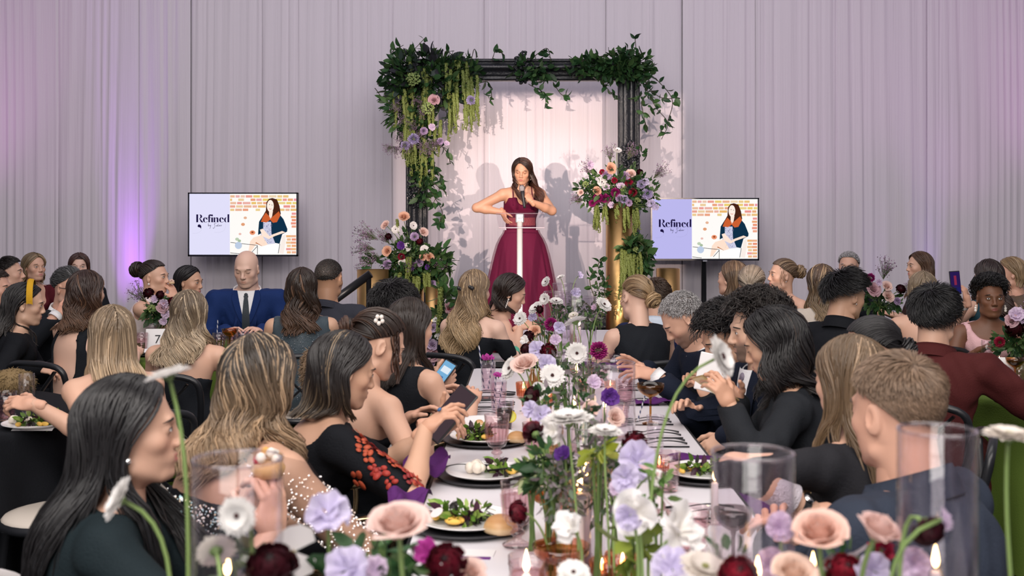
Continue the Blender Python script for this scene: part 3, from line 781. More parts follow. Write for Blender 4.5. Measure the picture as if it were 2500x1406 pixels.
        for st in G.get('straps', []):
            q = np.array([T(*p) for p in st['p']]); q = spline(q, 22)
            dd = eval_prims([grown(p, .002) for p in body], q)
            q = push(q[None], body, np.full((1, 22), .004))[0]
            GB().tube(q, st.get('r', .006), 6, flat=.5).build('strap', M_cloth(st.get('col', col)), rootO)
        if 'collar' in G: collar(info, **G['collar'])
        if 'shirt' in G: shirt(info, **G['shirt'])
        if 'cuff' in G:
            for sd in G.get('cuffs', (1, -1)):
                S0, E, W = arms[sd][:3]; dr = unit(W - E)
                g = GB(); g.tube([W - dr * .035, W + dr * .004], [rw + .013, rw + .012], 14); g.build('shirt_cuff', M_cloth(G['cuff']), rootO, label='white shirt cuff')
    if hair is not None:
        hb = GB(); o = hair if hl is None else {**hair, **hl}
        if 'to' in o: o = {**o, 'len': .11 + C[2] - (CAMZ - (o['to'] - CY) * d / F)}
        Ms = Mh * hs; coll = (body + armp[1][:1] + armp[-1][:1]) if clothP == [] else (clothP + neck + armp[1][:1] + armp[-1][:1])
        HAIRS[o['style']](hb, Ms, C, coll, o, rng)
        hb.build('hair', SK_HAIR(o), rootO)
    if chair and stand is None: CHAIRS.append((chair, root, yr, key))
    return info
def SK_HAIR(o): return MATTEHAIR if o.get('matte') else HAIR
def patch(info, poly, name, mat, off=.004, prims=None, nu=10, nv=14, side='front', col=(1, 1, 1), thick=0):
    """cloth laid on the chest: poly(u,v in 0..1) -> (left, up) in the chest frame, dropped onto the body from the front"""
    prims = prims if prims is not None else info.get('cloth', info['body']); TT = info['TT']; T = info['T']
    uu, vv = np.meshgrid(np.linspace(0, 1, nu), np.linspace(0, 1, nv), indexing='ij')
    G = np.zeros((nu, nv, 3)); sg = 1 if side == 'front' else -1
    for i in range(nu):
        for j in range(nv):
            l, k = poly(uu[i, j], vv[i, j]); G[i, j] = T(sg * .32, l, k)
    dr = -sg * TT[:, 0]
    for _ in range(40):
        dd = eval_smooth(prims, G) - off; G = G + dr * np.clip(dd * .8, -.02, .05)[..., None]
    g = GB(); g.grid(G, col)
    return g.build(name, mat, info['root'])
def collar(info, col=(.85, .85, .86), h=.050, r=None, name='shirt_collar', open=.5, tiltf=.022, drop=.0):
    T, TT = info['T'], info['TT']; hs = info['hs']; r = (r or (.088 if info['m'] else .073)) * hs
    a = np.linspace(open, 2 * math.pi - open, 26)
    ring = lambda rr, z, tf: np.array([T(-.012 + rr * math.cos(t), rr * math.sin(t), z - tf * (1 + math.cos(t))) for t in a])
    G = np.stack([ring(r * .98, .012 - drop, tiltf), ring(r * .97, .012 + h * .8 - drop, tiltf * .9), ring(r * 1.02, .012 + h - drop, tiltf * .9), ring(r * 1.12, .012 + h * .45 - drop, tiltf), ring(r * 1.22, .002 - drop, tiltf * 1.1)], 1)
    GB().grid(G).build(name, M_cloth(col), info['root'])
def shirt(info, col=(.85, .85, .87), tie=None, w=.055, depth=.26, lapel=None, waistcoat=None):
    "shirt front in the opening of a jacket, with tie and lapels"
    TT = info['TT']
    if waistcoat is not None: patch(info, lambda u, v: ((u - .5) * 2 * .075 * (1 - .55 * max(0, v - .55) / .45), -.03 - .36 * v), 'waistcoat', M_cloth(waistcoat), .008)
    patch(info, lambda u, v: ((u - .5) * 2 * w * (1 - v) ** .8, .036 - (depth + .024) * v), 'shirt_front', M_cloth(col), .012)
    if tie is not None:
        patch(info, lambda u, v: ((u - .5) * 2 * (.013 + .014 * min(1, v * 1.6) if v > .10 else .017 - .05 * v), .004 - (depth + .02) * v), 'necktie', M_cloth(tie, rough=.5), .018, nu=6)
        g = GB(); g.ball(info['T'](.088, 0, .004), (.016, .018, .02), TT); g.build('tie_knot', M_cloth(tie, rough=.5), info['root'])
    if lapel is not None:
        for sg in (1, -1):
            patch(info, lambda u, v, sg=sg: (sg * (w * (1 - v) ** .8 + u * .055 * (1 - v) ** .4 * (1 if v > .22 else .5 + 2.2 * v)), .038 - (depth * 1.04 + .023) * v), 'lapel', M_cloth(lapel), .017, nu=6)
# hair recipes
BROWN = (.055, .030, .018); DKBROWN = (.022, .013, .010); BLACK = (.009, .008, .009); BLONDE = (.56, .40, .24); DKBLONDE = (.17, .11, .065); LTBROWN = (.16, .095, .055); REDB = (.085, .032, .018); GREY = (.22, .21, .21); LGREY = (.42, .40, .39)
# ------------------------------------------------------------------ the room
def lin(r, g, b): return tuple((x / 255 / 12.92 if x <= 10 else ((x / 255 + .055) / 1.055) ** 2.4) for x in (r, g, b))
WALL_Y = 11.8
rs = np.random.default_rng(3)
fl = GB(); fl.box((0, 5.5, -.05), (17, 15, .1)); o = fl.build('floor', M('floor_carpet', (.035, .035, .04), rough=.9, bump=.3, bscale=200), smooth=False); tag(o, kind='structure')
DRAPE, dn, dl = new_mat('drape_fabric'); db = dn['Principled BSDF']; set_in(db, color=(.74, .69, .75), rough=.85, sheen=.2, spec=.2)
wv = dn.new('ShaderNodeTexNoise'); wv.inputs['Scale'].default_value = 6; tcd = dn.new('ShaderNodeTexCoord'); mp = dn.new('ShaderNodeMapping'); mp.inputs['Scale'].default_value = (9, 1, .12)
dl.new(tcd.outputs['Object'], mp.inputs['Vector']); dl.new(mp.outputs[0], wv.inputs['Vector'])
bp = dn.new('ShaderNodeBump'); bp.inputs['Strength'].default_value = .3; bp.inputs['Distance'].default_value = .02
dl.new(wv.outputs['Fac'], bp.inputs['Height']); dl.new(bp.outputs[0], db.inputs['Normal'])
wall = thing('wall_back', None, None, (0, WALL_Y, 0)); wall['kind'] = 'structure'
bk = GB(); bk.box((0, .25, 2.75), (15, .04, 5.5)); o = bk.build('backing_panel', M('dark_backing', (.10, .09, .12)), wall, smooth=False)
edges = [-7.2]
while edges[-1] < 7.0: edges.append(edges[-1] + rs.uniform(.48, 1.15))
for i in range(len(edges) - 1):
    x0, x1 = edges[i], edges[i + 1]; n = int((x1 - x0) / .011); t = np.linspace(0, 1, n); x = x0 + (x1 - x0) * t
    nf = max(4, int((x1 - x0) / rs.uniform(.10, .19))); ph = rs.uniform(0, 6.28, 4)
    zz = np.linspace(0, 5.5, 9)
    G = np.zeros((n, 9, 3))
    fi = [nf * rs.uniform(.8, 1.2), nf * rs.uniform(1.7, 2.6), nf * rs.uniform(3.5, 5.0)]; lean_ = rs.uniform(-.05, .05)
    seam = rs.uniform(.004, .03)
    for k, z in enumerate(zz):
        top = z / 5.5; wob = .5 * math.sin(z * .7 + ph[0])
        warp = t + .06 * np.sin(t * 9.4 + ph[1]) + lean_ * (1 - top) * t * (1 - t) * 4 + .012 * math.sin(z * 1.3 + ph[2])
        f = .009 * np.sin(warp * fi[0] * 6.28 + wob) + .0045 * np.sin(warp * fi[1] * 6.28 + ph[3] + wob) + (.0008 + .0030 * top ** 3) * np.sin(warp * fi[2] * 6.28 + ph[0])
        f = f * (.45 + .55 * np.sin(t * 7 + ph[2] + z * .25) ** 2)
        for q in range(2):
            tq = (.3 + .4 * q + .25 * math.sin(ph[q + 1])) + .04 * math.sin(ph[q]) * (1 - top); f = f - .016 * np.exp(-((t - tq) * (x1 - x0) / .008) ** 2) * np.clip(math.sin(z * .9 + ph[q + 1]) + .3, 0, 1)
        edge = np.exp(-((t * (x1 - x0)) / .012) ** 2) + np.exp(-(((1 - t) * (x1 - x0)) / .012) ** 2)
        G[:, k] = np.stack([x, -f + seam * edge + rs.uniform(-.001, .001), np.full(n, z)], -1)
    GB().grid(G).build('drape_panel', DRAPE, wall)
# stage
st = thing('stage', 'low black skirted stage platform below the white drapes', 'stage', (-.09, 10.6, 0))
g = GB(); g.box((0, 0, .43), (3.3, 2.3, .04)); g.build('stage_deck', BLACKSATIN, st, smooth=False)
tt = np.linspace(-1.65, 1.65, 260); zz = np.linspace(0, .41, 3)
G = np.stack([np.stack([tt, -1.13 + .012 * np.sin(tt * 60) + 0 * tt, np.full(260, z)], -1) for z in zz], 1); GB().grid(G).build('stage_skirt', M_cloth((.012, .012, .014)), st)
g = GB()
for x in (-1.55, 0, 1.55):
    for y in (-1.0, 1.0): g.box((x, y, .205), (.06, .06, .41))
g.build('stage_legs', BLACKMETAL, st, smooth=False, kind='stuff')
rl = thing('handrail', 'black sloping handrail of the stage steps beside the wide gold cylinder', 'handrail', (-1.9, 9.3, 0))
a, b = P(845, 712, 9.3) - [-1.9, 9.3, 0], P(905, 668, 9.3) - [-1.9, 9.3, 0]
g = GB(); g.tube([a + (a - b) * .9, b], .035, 10); g.build('rail', BLACKMETAL, rl)
for q in (a + (a - b) * .7, b - (b - a) * .08): GB().tube([q, [q[0], q[1], .0]], .022, 8).build('post', BLACKMETAL, rl)

# the big black picture frame
FD = 11.05
FRAMEB, n_, l_ = new_mat('black_gloss_moulding'); set_in(n_['Principled BSDF'], color=(.012, .014, .018), rough=.32, spec=.45, coat=.2)
nt = n_.new('ShaderNodeTexNoise'); nt.inputs['Scale'].default_value = 55; nt.inputs['Detail'].default_value = 5; bpp = n_.new('ShaderNodeBump'); bpp.inputs['Strength'].default_value = .55; bpp.inputs['Distance'].default_value = .012
tcc = n_.new('ShaderNodeTexCoord'); l_.new(tcc.outputs['Object'], nt.inputs['Vector']); l_.new(nt.outputs['Fac'], bpp.inputs['Height']); l_.new(bpp.outputs[0], n_['Principled BSDF'].inputs['Normal'])
xl, xr = P(992, 0, FD)[0], P(1561, 0, FD)[0]; zt = P(0, 145, FD)[2]; zb = .45; fw_ = .215
fr = thing('picture_frame', 'giant glossy black moulded picture frame standing on stage behind the speaker', 'frame', ((xl + xr) / 2, FD, zb))
prof = [(0, .05), (0, -.05), (.012, -.065), (.03, -.062), (.036, -.045), (.05, -.05), (.058, -.075), (.085, -.085), (.105, -.078), (.112, -.06), (.13, -.055), (.142, -.045), (.155, -.05), (.165, -.04), (.178, -.028), (.19, -.038), (.205, -.035), (.215, -.018), (.215, .05)]
W2, H2 = (xr - xl) / 2, zt - zb
def rail(name, c0, c1):
    "c0,c1: outer corners (x,z); inward mitre"
    cen = np.array([0, H2 / 2]); cs = []
    for c in (c0, c1):
        s = np.sign(cen - np.array(c)); cs.append([(c[0] + s[0] * w, dpt, c[1] + s[1] * w) for w, dpt in prof])
    A, B = np.array(cs[0], float), np.array(cs[1], float); t = np.linspace(0, 1, 24)[:, None, None]
    GB().grid(A[None] * (1 - t) + B[None] * t).build(name, FRAMEB, fr)
rail('left_rail', (-W2, 0), (-W2, H2)); rail('right_rail', (W2, 0), (W2, H2)); rail('top_rail', (-W2, H2), (W2, H2)); rail('bottom_rail', (-W2, 0), (W2, 0))
for (x, z) in ((W2 - .10, P(0, 385, FD)[2] - zb), (-W2 + .10, P(0, 470, FD)[2] - zb), (0, H2 - .1)):
    g = GB(); r2 = np.random.default_rng(5)
    for k in range(70):
        a, q = r2.uniform(0, 6.28), r2.uniform(0, 1) ** .6
        px_, pz_ = x + .085 * q * math.cos(a), z + .17 * q * math.sin(a)
        g.ball((px_, -.085 - .02 * (1 - q), pz_), (r2.uniform(.010, .022), .016, r2.uniform(.010, .03)), roty(r2.uniform(0, 3)), n=7, m=5)
    g.build('carved_ornament', FRAMEB, fr, kind='stuff')

# ------------------------------------------------------------------ the two screens
SCRM = M_emit('screen_picture', attr=True, s=1.0)
def arc(cx, cy, rx, ry, a0, a1, n=14): return [(cx + rx * math.cos(D(a)), cy + ry * math.sin(D(a))) for a in np.linspace(a0, a1, n)]
def letter_polys(ch):
    "high-contrast stencil letters; x right, y up, x-height .62, cap height 1; returns (polygon list, width)"
    L = []; rect = lambda x0, y0, x1, y1: L.append([(x0, y0), (x1, y0), (x1, y1), (x0, y1)])
    def cres(cx, cy, ro, rio, a0, a1, dx=0):   # thick bowl: outer ellipse minus inner narrower ellipse
        o = arc(cx, cy, *ro, a0, a1); i = arc(cx + dx, cy, *rio, a1, a0)
        for k in range(len(o) - 1): L.append([o[k], o[k + 1], i[-2 - k], i[-1 - k]])
    if ch == 'R':
        rect(0, 0, .20, 1); cres(.34, .74, (.28, .26), (.09, .22), -90, 90); L.append([(.30, .50), (.40, .47), (.74, .02), (.70, -.02), (.56, -.02), (.48, .06)]); return L, .70
    if ch == 'e':
        cres(.26, .31, (.26, .33), (.08, .29), 90, 270); L.append([(.26, .62), (.40, .60), (.50, .40), (.48, .32), (.42, .36), (.30, .40)]); L.append([(.26, -.02), (.40, .0), (.50, .12), (.48, .14), (.38, .05), (.26, .01)]); return L, .52
    if ch == 'f':
        rect(.06, 0, .22, .86); L.append(arc(.30, .90, .10, .10, 0, 360)); L.append([(.06, .80), (.10, .95), (.24, 1.02), (.30, .98), (.18, .90), (.22, .80)]); rect(-.06, .56, .34, .61); return L, .30
    if ch == 'i':
        rect(.06, 0, .24, .62); L.append([(.15, 1.06), (.24, .88)] + arc(.15, .86, .10, .10, 0, -180, 8) + [(.06, .88)]); return L, .31
    if ch == 'n':
        rect(0, 0, .17, .62); rect(.33, 0, .50, .46); L.append([(.17, .46), (.26, .60), (.38, .63), (.47, .57), (.50, .44), (.33, .44), (.28, .54)]); return L, .58
    if ch == 'd':
        cres(.25, .31, (.25, .33), (.08, .29), 90, 270); rect(.36, 0, .54, 1.02); return L, .56
    return L, .3
def screen(key, x0, y0, x1, y1, d, lav, label, pole_px=None):
    a, b = P(x0, y0, d), P(x1, y1, d); W, H = b[0] - a[0], a[2] - b[2]; cx_, cz_ = (a[0] + b[0]) / 2, (a[2] + b[2]) / 2
    r = thing('television', label, 'television', (cx_, d, 0))
    bz = .013
    g = GB(); g.box((0, .035, cz_), (W, .05, H), bev=.004); g.box((0, .075, cz_), (W * .6, .05, H * .6), bev=.01); g.build('housing', BLACKSATIN, r, smooth=False)
    g = GB()
    for sx in (-1, 1): g.box((sx * (W / 2 - bz / 2), .004, cz_), (bz, .02, H))
    g.box((0, .004, cz_ + H / 2 - bz / 2), (W, .02, bz)); g.box((0, .004, cz_ - H / 2 + bz * .7), (W, .02, bz * 1.4)); g.build('bezel', M('bezel_black', (.01, .01, .02), rough=.25), r, smooth=False)
    sw, sh_ = W - 2 * bz, H - 2.4 * bz; zc = cz_ + .2 * bz
    S = lambda u, v, k=0: (-sw / 2 + sw * u, .006 - .0008 * k, zc + sh_ / 2 - sh_ * v)
    rect = lambda g, u0, v0, u1, v1, c, k: g.add([S(u0, v0, k), S(u1, v0, k), S(u1, v1, k), S(u0, v1, k)], [(0, 1, 2, 3)], (), c)
    poly = lambda g, pts, c, k: g.poly([S(*p, k) for p in pts], c)
    g = GB(); px = lambda x, y: ((x - 220) / 1640, (y - 215) / 925)
    rect(g, 0, 0, .377, 1, lav, 1); rect(g, .377, 0, 1, 1, lin(255, 252, 248), 1)
    rb = np.random.default_rng(11)
    for row in range(5):
        y = 236 + row * 51; x = 845 - (row % 2) * 40
        while x < 1850:
            bw = rb.uniform(60, 125); xa, xb = max(x, 842), min(x + bw, 1856)
            if rb.random() < .86 and xb > xa: c = np.array(lin(236, rb.integers(150, 215), rb.integers(110, 180))); rect(g, *px(xa, y), *px(xb, y + 36), c, 2)
            x += bw + 14
    for row in range(13):
        y = 500 + row * 49
        if 720 < y < 800: continue
        for x, bw in ((1712, 60), (1785, 70)):
            if y > 790 or x > 1715: rect(g, *px(x - (row % 2) * 12, y), *px(min(x + bw, 1852), y + 34), np.array(lin(238, rb.integers(150, 205), rb.integers(110, 165))), 2)
    T_ = lambda pts, c, k: poly(g, [px(*p) for p in pts], c, k)
    T_([(1275, 760), (1285, 640), (1350, 540), (1440, 500), (1580, 505), (1660, 600), (1720, 750), (1715, 790), (1640, 830), (1600, 975), (1520, 960), (1470, 830), (1300, 800), (1270, 840)], lin(16, 48, 72), 3)
    T_([(1350, 640), (1470, 640), (1475, 820), (1535, 970), (1400, 985), (1300, 860), (1350, 760)], lin(205, 205, 228), 4)
    for k in range(60):
        q = rb.uniform([1352, 650], [1480, 960]); rect(g, *px(q[0], q[1]), *px(q[0] + 9, q[1] + 9), lin(120, 120, 160), 5)
    T_([(1490, 278), (1560, 300), (1600, 400), (1620, 520), (1560, 640), (1500, 650), (1460, 560), (1400, 640), (1310, 640), (1340, 560), (1390, 470), (1400, 340), (1440, 290)], lin(72, 36, 24), 5)
    T_([(1390, 500), (1440, 560), (1470, 600), (1540, 560), (1590, 480), (1615, 540), (1560, 645), (1500, 655), (1455, 610), (1400, 650), (1315, 640), (1345, 565)], lin(205, 96, 50), 6)
    T_(arc(1460, 400, 52, 92, 0, 360, 20), lin(255, 240, 228), 7)
    T_([(1440, 470), (1500, 470), (1485, 560), (1460, 600), (1440, 550)], lin(255, 232, 218), 6)
    T_([(1440, 375), (1455, 372), (1455, 380), (1440, 383)], lin(60, 40, 40), 8); T_([(1478, 380), (1494, 384), (1494, 391), (1478, 388)], lin(60, 40, 40), 8)
    T_([(1432, 432), (1462, 446), (1486, 438), (1468, 455), (1445, 450)], lin(230, 150, 140), 8)
    T_([(1300, 760), (1345, 745), (1440, 850), (1480, 880), (1440, 905), (1340, 860)], lin(255, 230, 214), 7)
    T_([(1640, 780), (1690, 800), (1520, 860), (1440, 905), (1430, 870), (1500, 830)], lin(255, 228, 210), 7)
    T_([(1200, 880), (1330, 840), (1420, 985), (1350, 1010), (1230, 960), (1160, 1100), (1120, 1110), (1150, 940)], lin(255, 226, 206), 5)
    T_([(1240, 950), (1330, 1005), (1340, 1015), (1230, 965)], lin(190, 120, 80), 6)
    T_([(1340, 1010), (1560, 968), (1600, 1000), (1600, 1060), (1570, 1120), (1280, 1130), (1280, 1060)], lin(255, 255, 255), 6)
    T_([(1690, 830), (1640, 860), (1590, 1110), (1610, 1120), (1660, 1130), (1690, 960)], lin(250, 238, 230), 4)
    for p0, p1 in (((850, 955), (1262, 998)), ((1262, 998), (1262, 1138)), ((845, 1112), (990, 1128)), ((1262, 1010), (1170, 1110)), ((1605, 975), (1580, 1120))):
        p0, p1 = np.array(p0, float), np.array(p1, float); nn = unit(np.array([-(p1 - p0)[1], (p1 - p0)[0]])) * 4; T_([p0 + nn, p1 + nn, p1 - nn, p0 - nn], lin(40, 40, 50), 7)
    T_(arc(972, 1000, 55, 55, 0, 360, 16), lin(190, 205, 228), 8)
    for x, y, r_, c in ((1075, 580, 26, (230, 180, 150)), (1040, 680, 30, (226, 160, 120)), (1185, 805, 44, (236, 150, 110)), (1185, 800, 18, (150, 70, 40)), (995, 826, 22, (235, 190, 180)), (950, 905, 30, (190, 205, 180)), (985, 930, 26, (170, 190, 160))):
        T_(arc(x, y, r_, r_ * .8, 0, 360, 12), lin(*c), 3 + (r_ == 18))
    g.build('screen', SCRM, r, smooth=False)
    # the wordmark
    g = GB(); dk = lin(28, 20, 62); x = 325; s_ = 120.
    word = [(ch, *letter_polys(ch)) for ch in 'Refined']; tot = sum(w for _, _, w in word); fx = 507 / tot
    for ch, L, w in word:
        for q in L: poly(g, [px(x + fx * p[0], 648 - s_ * p[1]) for p in q], dk, 3)
        x += fx * w
    poly(g, [px(*p) for p in [(345, 705), (352, 686), (372, 678), (392, 690), (403, 712), (400, 748), (385, 728), (362, 722), (348, 716)]], dk, 3)
    def stroke(pts, wd, c, k):
        q = spline(np.array(pts, float), 6 * len(pts)); t = unit(np.gradient(q, axis=0)); nn = np.stack([-t[:, 1], t[:, 0]], 1) * wd
        g.grid(np.stack([[S(*px(*p), k) for p in q + nn], [S(*px(*p), k) for p in q - nn]], 1), c)
    for pts in ([(512, 662), (508, 690), (512, 706), (522, 698), (518, 688), (510, 696)], [(528, 690), (532, 704), (542, 702), (548, 688), (544, 720), (530, 745)], [(632, 664), (615, 660), (600, 676), (612, 696), (604, 728), (588, 742), (584, 728)],
                [(640, 694), (632, 702), (640, 708), (648, 694), (650, 708)], [(664, 668), (658, 690), (660, 707), (672, 702), (668, 694)], [(684, 702), (692, 694), (684, 692), (682, 704), (692, 706)], [(704, 692), (704, 707), (708, 694), (718, 692)]):
        stroke(pts, 2.4, dk, 3)
    for pts in ([(600, 800), (680, 800), (750, 770), (775, 700), (760, 650)], [(270, 815), (340, 812), (395, 780), (400, 745)]): stroke(pts, 1.2, tuple(np.array(lav) * .75), 2)
    g.build('wordmark', SCRM, r, smooth=False)
    g = GB(); g.tube([(0, .07, cz_ - H / 2 - .02 + .2), (0, .07, .03)], .028, 12); g.build('stand_pole', BLACKMETAL, r)
    g = GB(); g.box((0, .05, .015), (.36, .5, .03), bev=.008); g.build('stand_base', BLACKMETAL, r, smooth=False)
    g = GB(); g.box((0, -.002, cz_ - H / 2 - .004), (.045, .02, .016), bev=.003); g.build('sensor_tab', M('grey_plastic', (.35, .36, .4)), r, smooth=False)
screen('l', 459, 470, 727, 626, 11.2, lin(226, 224, 250), 'flat television in front of the drapes above the bald man in blue suit')
screen('r', 1589, 483, 1853, 636, 11.2, lin(188, 184, 238), 'flat television on black pole stand beside the tall gold column')

# ------------------------------------------------------------------ gold columns
def column(x0, x1, ytop, d, label, zb=.45, name='gold_cylinder', h=None):
    r = (x1 - x0) * d / F / 2; c = P((x0 + x1) / 2, ytop, d); zt_ = c[2]
    o = GB()
    o.lathe([(r - .012, zt_ - zb - .10), (r - .012, zt_ - zb), (r, zt_ - zb), (r, .02), (r - .004, 0), (0, 0)], 48); o.lathe([(r - .012, zt_ - zb - .06), (0, zt_ - zb - .06)], 48)
    m = o.build(name, GOLDM, loc=(c[0], d, zb)); tag(m, label, 'pedestal'); return c, r
column(872, 949, 658, 9.95, 'wide brushed gold cylinder pedestal left of stage flowers', .45)
column(993, 1035, 690, 10.25, 'gold cylinder vase holding the peach rose arrangement left of frame', .45)
column(1039, 1070, 700, 10.0, 'slim gold cylinder with trailing greens before the black frame foot', .45)
column(1479, 1545, 497, 10.1, 'tallest gold column topped with burgundy flowers right of the speaker', .45)
column(1533, 1556, 640, 10.35, 'slim gold column tucked behind the tallest gold column', .45)
column(1602, 1660, 655, 10.2, 'short gold drum pedestal under the right television', .45)
column(1052, 1072, 926, 6.9, 'small gold vase holding lilac roses behind the guests', 0)
column(1560, 1574, 930, 7.4, 'thin gold vase on floor behind the woman with low bun', 0) if False else None

# ------------------------------------------------------------------ acrylic lectern
ld = 9.75
lt = thing('lectern', 'clear acrylic lectern with white post in front of the speaker', 'lectern', (P(1269, 0, ld)[0], ld, .45))
lz = lambda y: P(0, y, ld)[2] - .45; lx = lambda x: P(x, 0, ld)[0] - P(1269, 0, ld)[0]
ACR = M_glass('acrylic', (.97, .95, .96), .9)
zt0, zt1 = lz(521), lz(556)
A = np.array([[lx(1210), .10, zt0], [lx(1329), .10, zt0], [lx(1329), -.06, zt1], [lx(1210) + .03, -.06, zt1]])
A2 = A + np.array([0, .02, .015]); g = GB(); g.add(np.concatenate([A, A2]), [(0, 1, 2, 3), (4, 7, 6, 5), (0, 4, 5, 1), (1, 5, 6, 2), (2, 6, 7, 3), (3, 7, 4, 0)]); g.build('slanted_top', ACR, lt, smooth=False)
g = GB(); g.tube([A[3], A[2]], .0045, 6); g.build('edge_glint', M('edge_glint_pale', (.75, .62, .68), rough=.1), lt); g = GB(); g.tube([A[0], A[1]], .002, 6); g.build('upper_edge', M('upper_edge', (.45, .36, .40), rough=.1), lt)  # pale and dimmer edge colours paint the light caught in the clear acrylic
g = GB(); g.tube([(0, -.02, .03), (0, -.02, lz(540))], (lx(1277) - lx(1265)) / 2 + .004, 20); g.build('post', M('lectern_white', (.92, .90, .90), rough=.35), lt)
g = GB(); g.box((0, .0, lz(533)), (.075, .06, .085), bev=.01); g.box((0, -.035, lz(529)), (.05, .012, .03), bev=.004); g.build('clamp', M('brushed_steel', (.75, .72, .73), rough=.3, metal=.8), lt, smooth=False)
g = GB(); g.box((0, -.02, .015), (.40, .36, .03), bev=.008); g.build('foot', M('lectern_white', (.92, .90, .90)), lt, smooth=False)
# ------------------------------------------------------------------ the guests and the speaker
NEAR = dict(n=900, r=.0042); MID = dict(n=420, r=.0058); FAR = dict(n=240, r=.0075)
INK = (.010, .012, .016); NAVY = (.010, .014, .028); CHAR = (.022, .026, .034); WHITEC = (.80, .79, .80)
def H(style, q, base, **k):
    o = dict(style=style, base=base, **q); o.update(k); return o
def tank(w=.19, r=.075, neck=.095): return [('b', (0, w, -.045), (r, r, r)), ('b', (0, -w, -.045), (r, r, r)), ('b', (.02, 0, .03), (neck, neck, neck))]
# --- left side of the long table
person('blackhair', 'person with long straight black hair in profile eating a bite', (318, 903), 2.42, 12, 'f', head=(3, -2, 0), skin=(.60, .36, .26), lip=(.52, .16, .15),
       hair=H('long', NEAR, BLACK, hl=(.02, .022, .026), hlp=.3, len=.60, wave=.004, face=84, flare=.05, vol=.20, cl=.4, n=1100, r=.0045), garment=dict(col=(.012, .020, .024), sleeve=2, name='dark_teal_top'),
       R=dict(w=(668, 1300, 2.26), f=(-.05, .1, 1), n=(.75, -.65, 0), curl=PINCH, pole=(-.2, -.5, -1)), L=dict(w=(590, 1285, 2.40), f=(.45, .0, .8), n=(-.4, .8, .3), curl=PINCH, pole=(-.2, .6, -1)), chair='white')
person('sequin', 'person with blonde-streaked brown waves in black dress with sheer rhinestone sleeves', (636, 806), 2.95, 42, 'f', head=(24, 2, 0), lean=(.15, 0), skin=(.55, .32, .22), wide=1.2,
       hair=H('long', NEAR, (.030, .022, .016), tips=(.30, .19, .105), hl=(.58, .41, .26), hlp=.6, to=1160, wave=.0242, wl=.13, face=80, vol=.24, flare=.06, cl=.8, n=1500, tipstart=.2, part=.12), garment=dict(col=(.008, .009, .012), cuts=[('up', -.155)], name='strapless_dress'),
       R=dict(w=('l', (.40, -.10, .70)), pole=(.15, -.9, -.5)), L=dict(w=('l', (.40, .08, .70)), pole=(-.2, .8, -.7)), chair='white')
person('butterfly', 'person with dark hair and thin blonde streaks in black dress with red butterflies, using tablet', (838, 800), 3.5, 22, 'f', head=(2, 14, 0), skin='tan',
       hair=H('long', NEAR, (.016, .013, .013), tips=(.045, .028, .016), hl=(.34, .24, .14), hlp=.22, to=1030, wave=.008, wl=.25, face=88, vol=.15, n=1200, r=.004, tipstart=.5), garment=dict(col=(.008, .009, .012), cuts=[('b', (-.07, 0, .0), (.10, .13, .13))], sleeve=.9, name='butterfly_dress'),
       R=dict(w=(1037, 1050, 3.42), f=(.72, .15, .62), n=(-.55, -.35, .72), curl=(.25, .4, .5, .55), pole=(-.2, -.9, -.8)), L=dict(w=(1085, 1045, 3.72), f=(.5, .0, .55), n=(.3, .8, -.4), curl=GRIP, pole=(-.2, .7, -1)), chair='white')
person('curly', 'person with curly dark updo and white flower clip in black one-shoulder top', (922, 752), 4.05, 40, 'f', head=(-18, 24, 0), skin='fair',
       hair=H('up', dict(n=420, r=.005), DKBROWN, tips=(.05, .024, .016), hl=(.10, .05, .03), hlp=.4, bun=(-.95, .2, -.1), br=.035, vol=.16, wisps=26), garment=dict(col=INK, cuts=[('up', -.07, (.15, -.55, .8)), ('b', (0, -.2, -.05), (.08, .08, .08))], name='one_shoulder_top'),
       R=dict(w=(1048, 1035, 3.95), f=(.9, .3, .0), n=(0, -.3, 1), pole=(-.2, -.8, -.8)), chair='white')
person('longdark', 'person with very long straight dark brown hair between curly updo and phone reader', (1002, 720), 4.6, 48, 'f', head=(0, 6, 0), skin='fair',
       hair=H('long', NEAR, (.020, .012, .009), tips=(.028, .015, .010), hl=(.05, .026, .016), hlp=.3, to=950, wave=.004, face=84, vol=.13, n=800, r=.0046), garment=dict(col=INK, cuts=tank(), name='dark_top'), chair='white')
person('phoneman', 'person in dark suit with wavy black hair holding a lit phone', (964, 683), 5.2, 42, 'm', head=(0, 14, 0), skin='olive',
       hair=H('short', dict(crown=(-0.5, -0.1, 0.85), n=3200, r=.0026), BLACK, hl=(.03, .028, .03), hlp=.3, len=.055, flow=(-.7, .3, -.2), mess=.3, curl=.005, turns=8, lift=.3, back=-.8), garment=dict(col=INK, sleeve=2, collar=dict(), cuff=WHITEC),
       R=dict(w=(1058, 945, 4.95), f=(.8, .1, .45), n=(-.2, -.8, -.3), curl=GRIP, pole=(-.3, -.7, -.8)), chair='white')
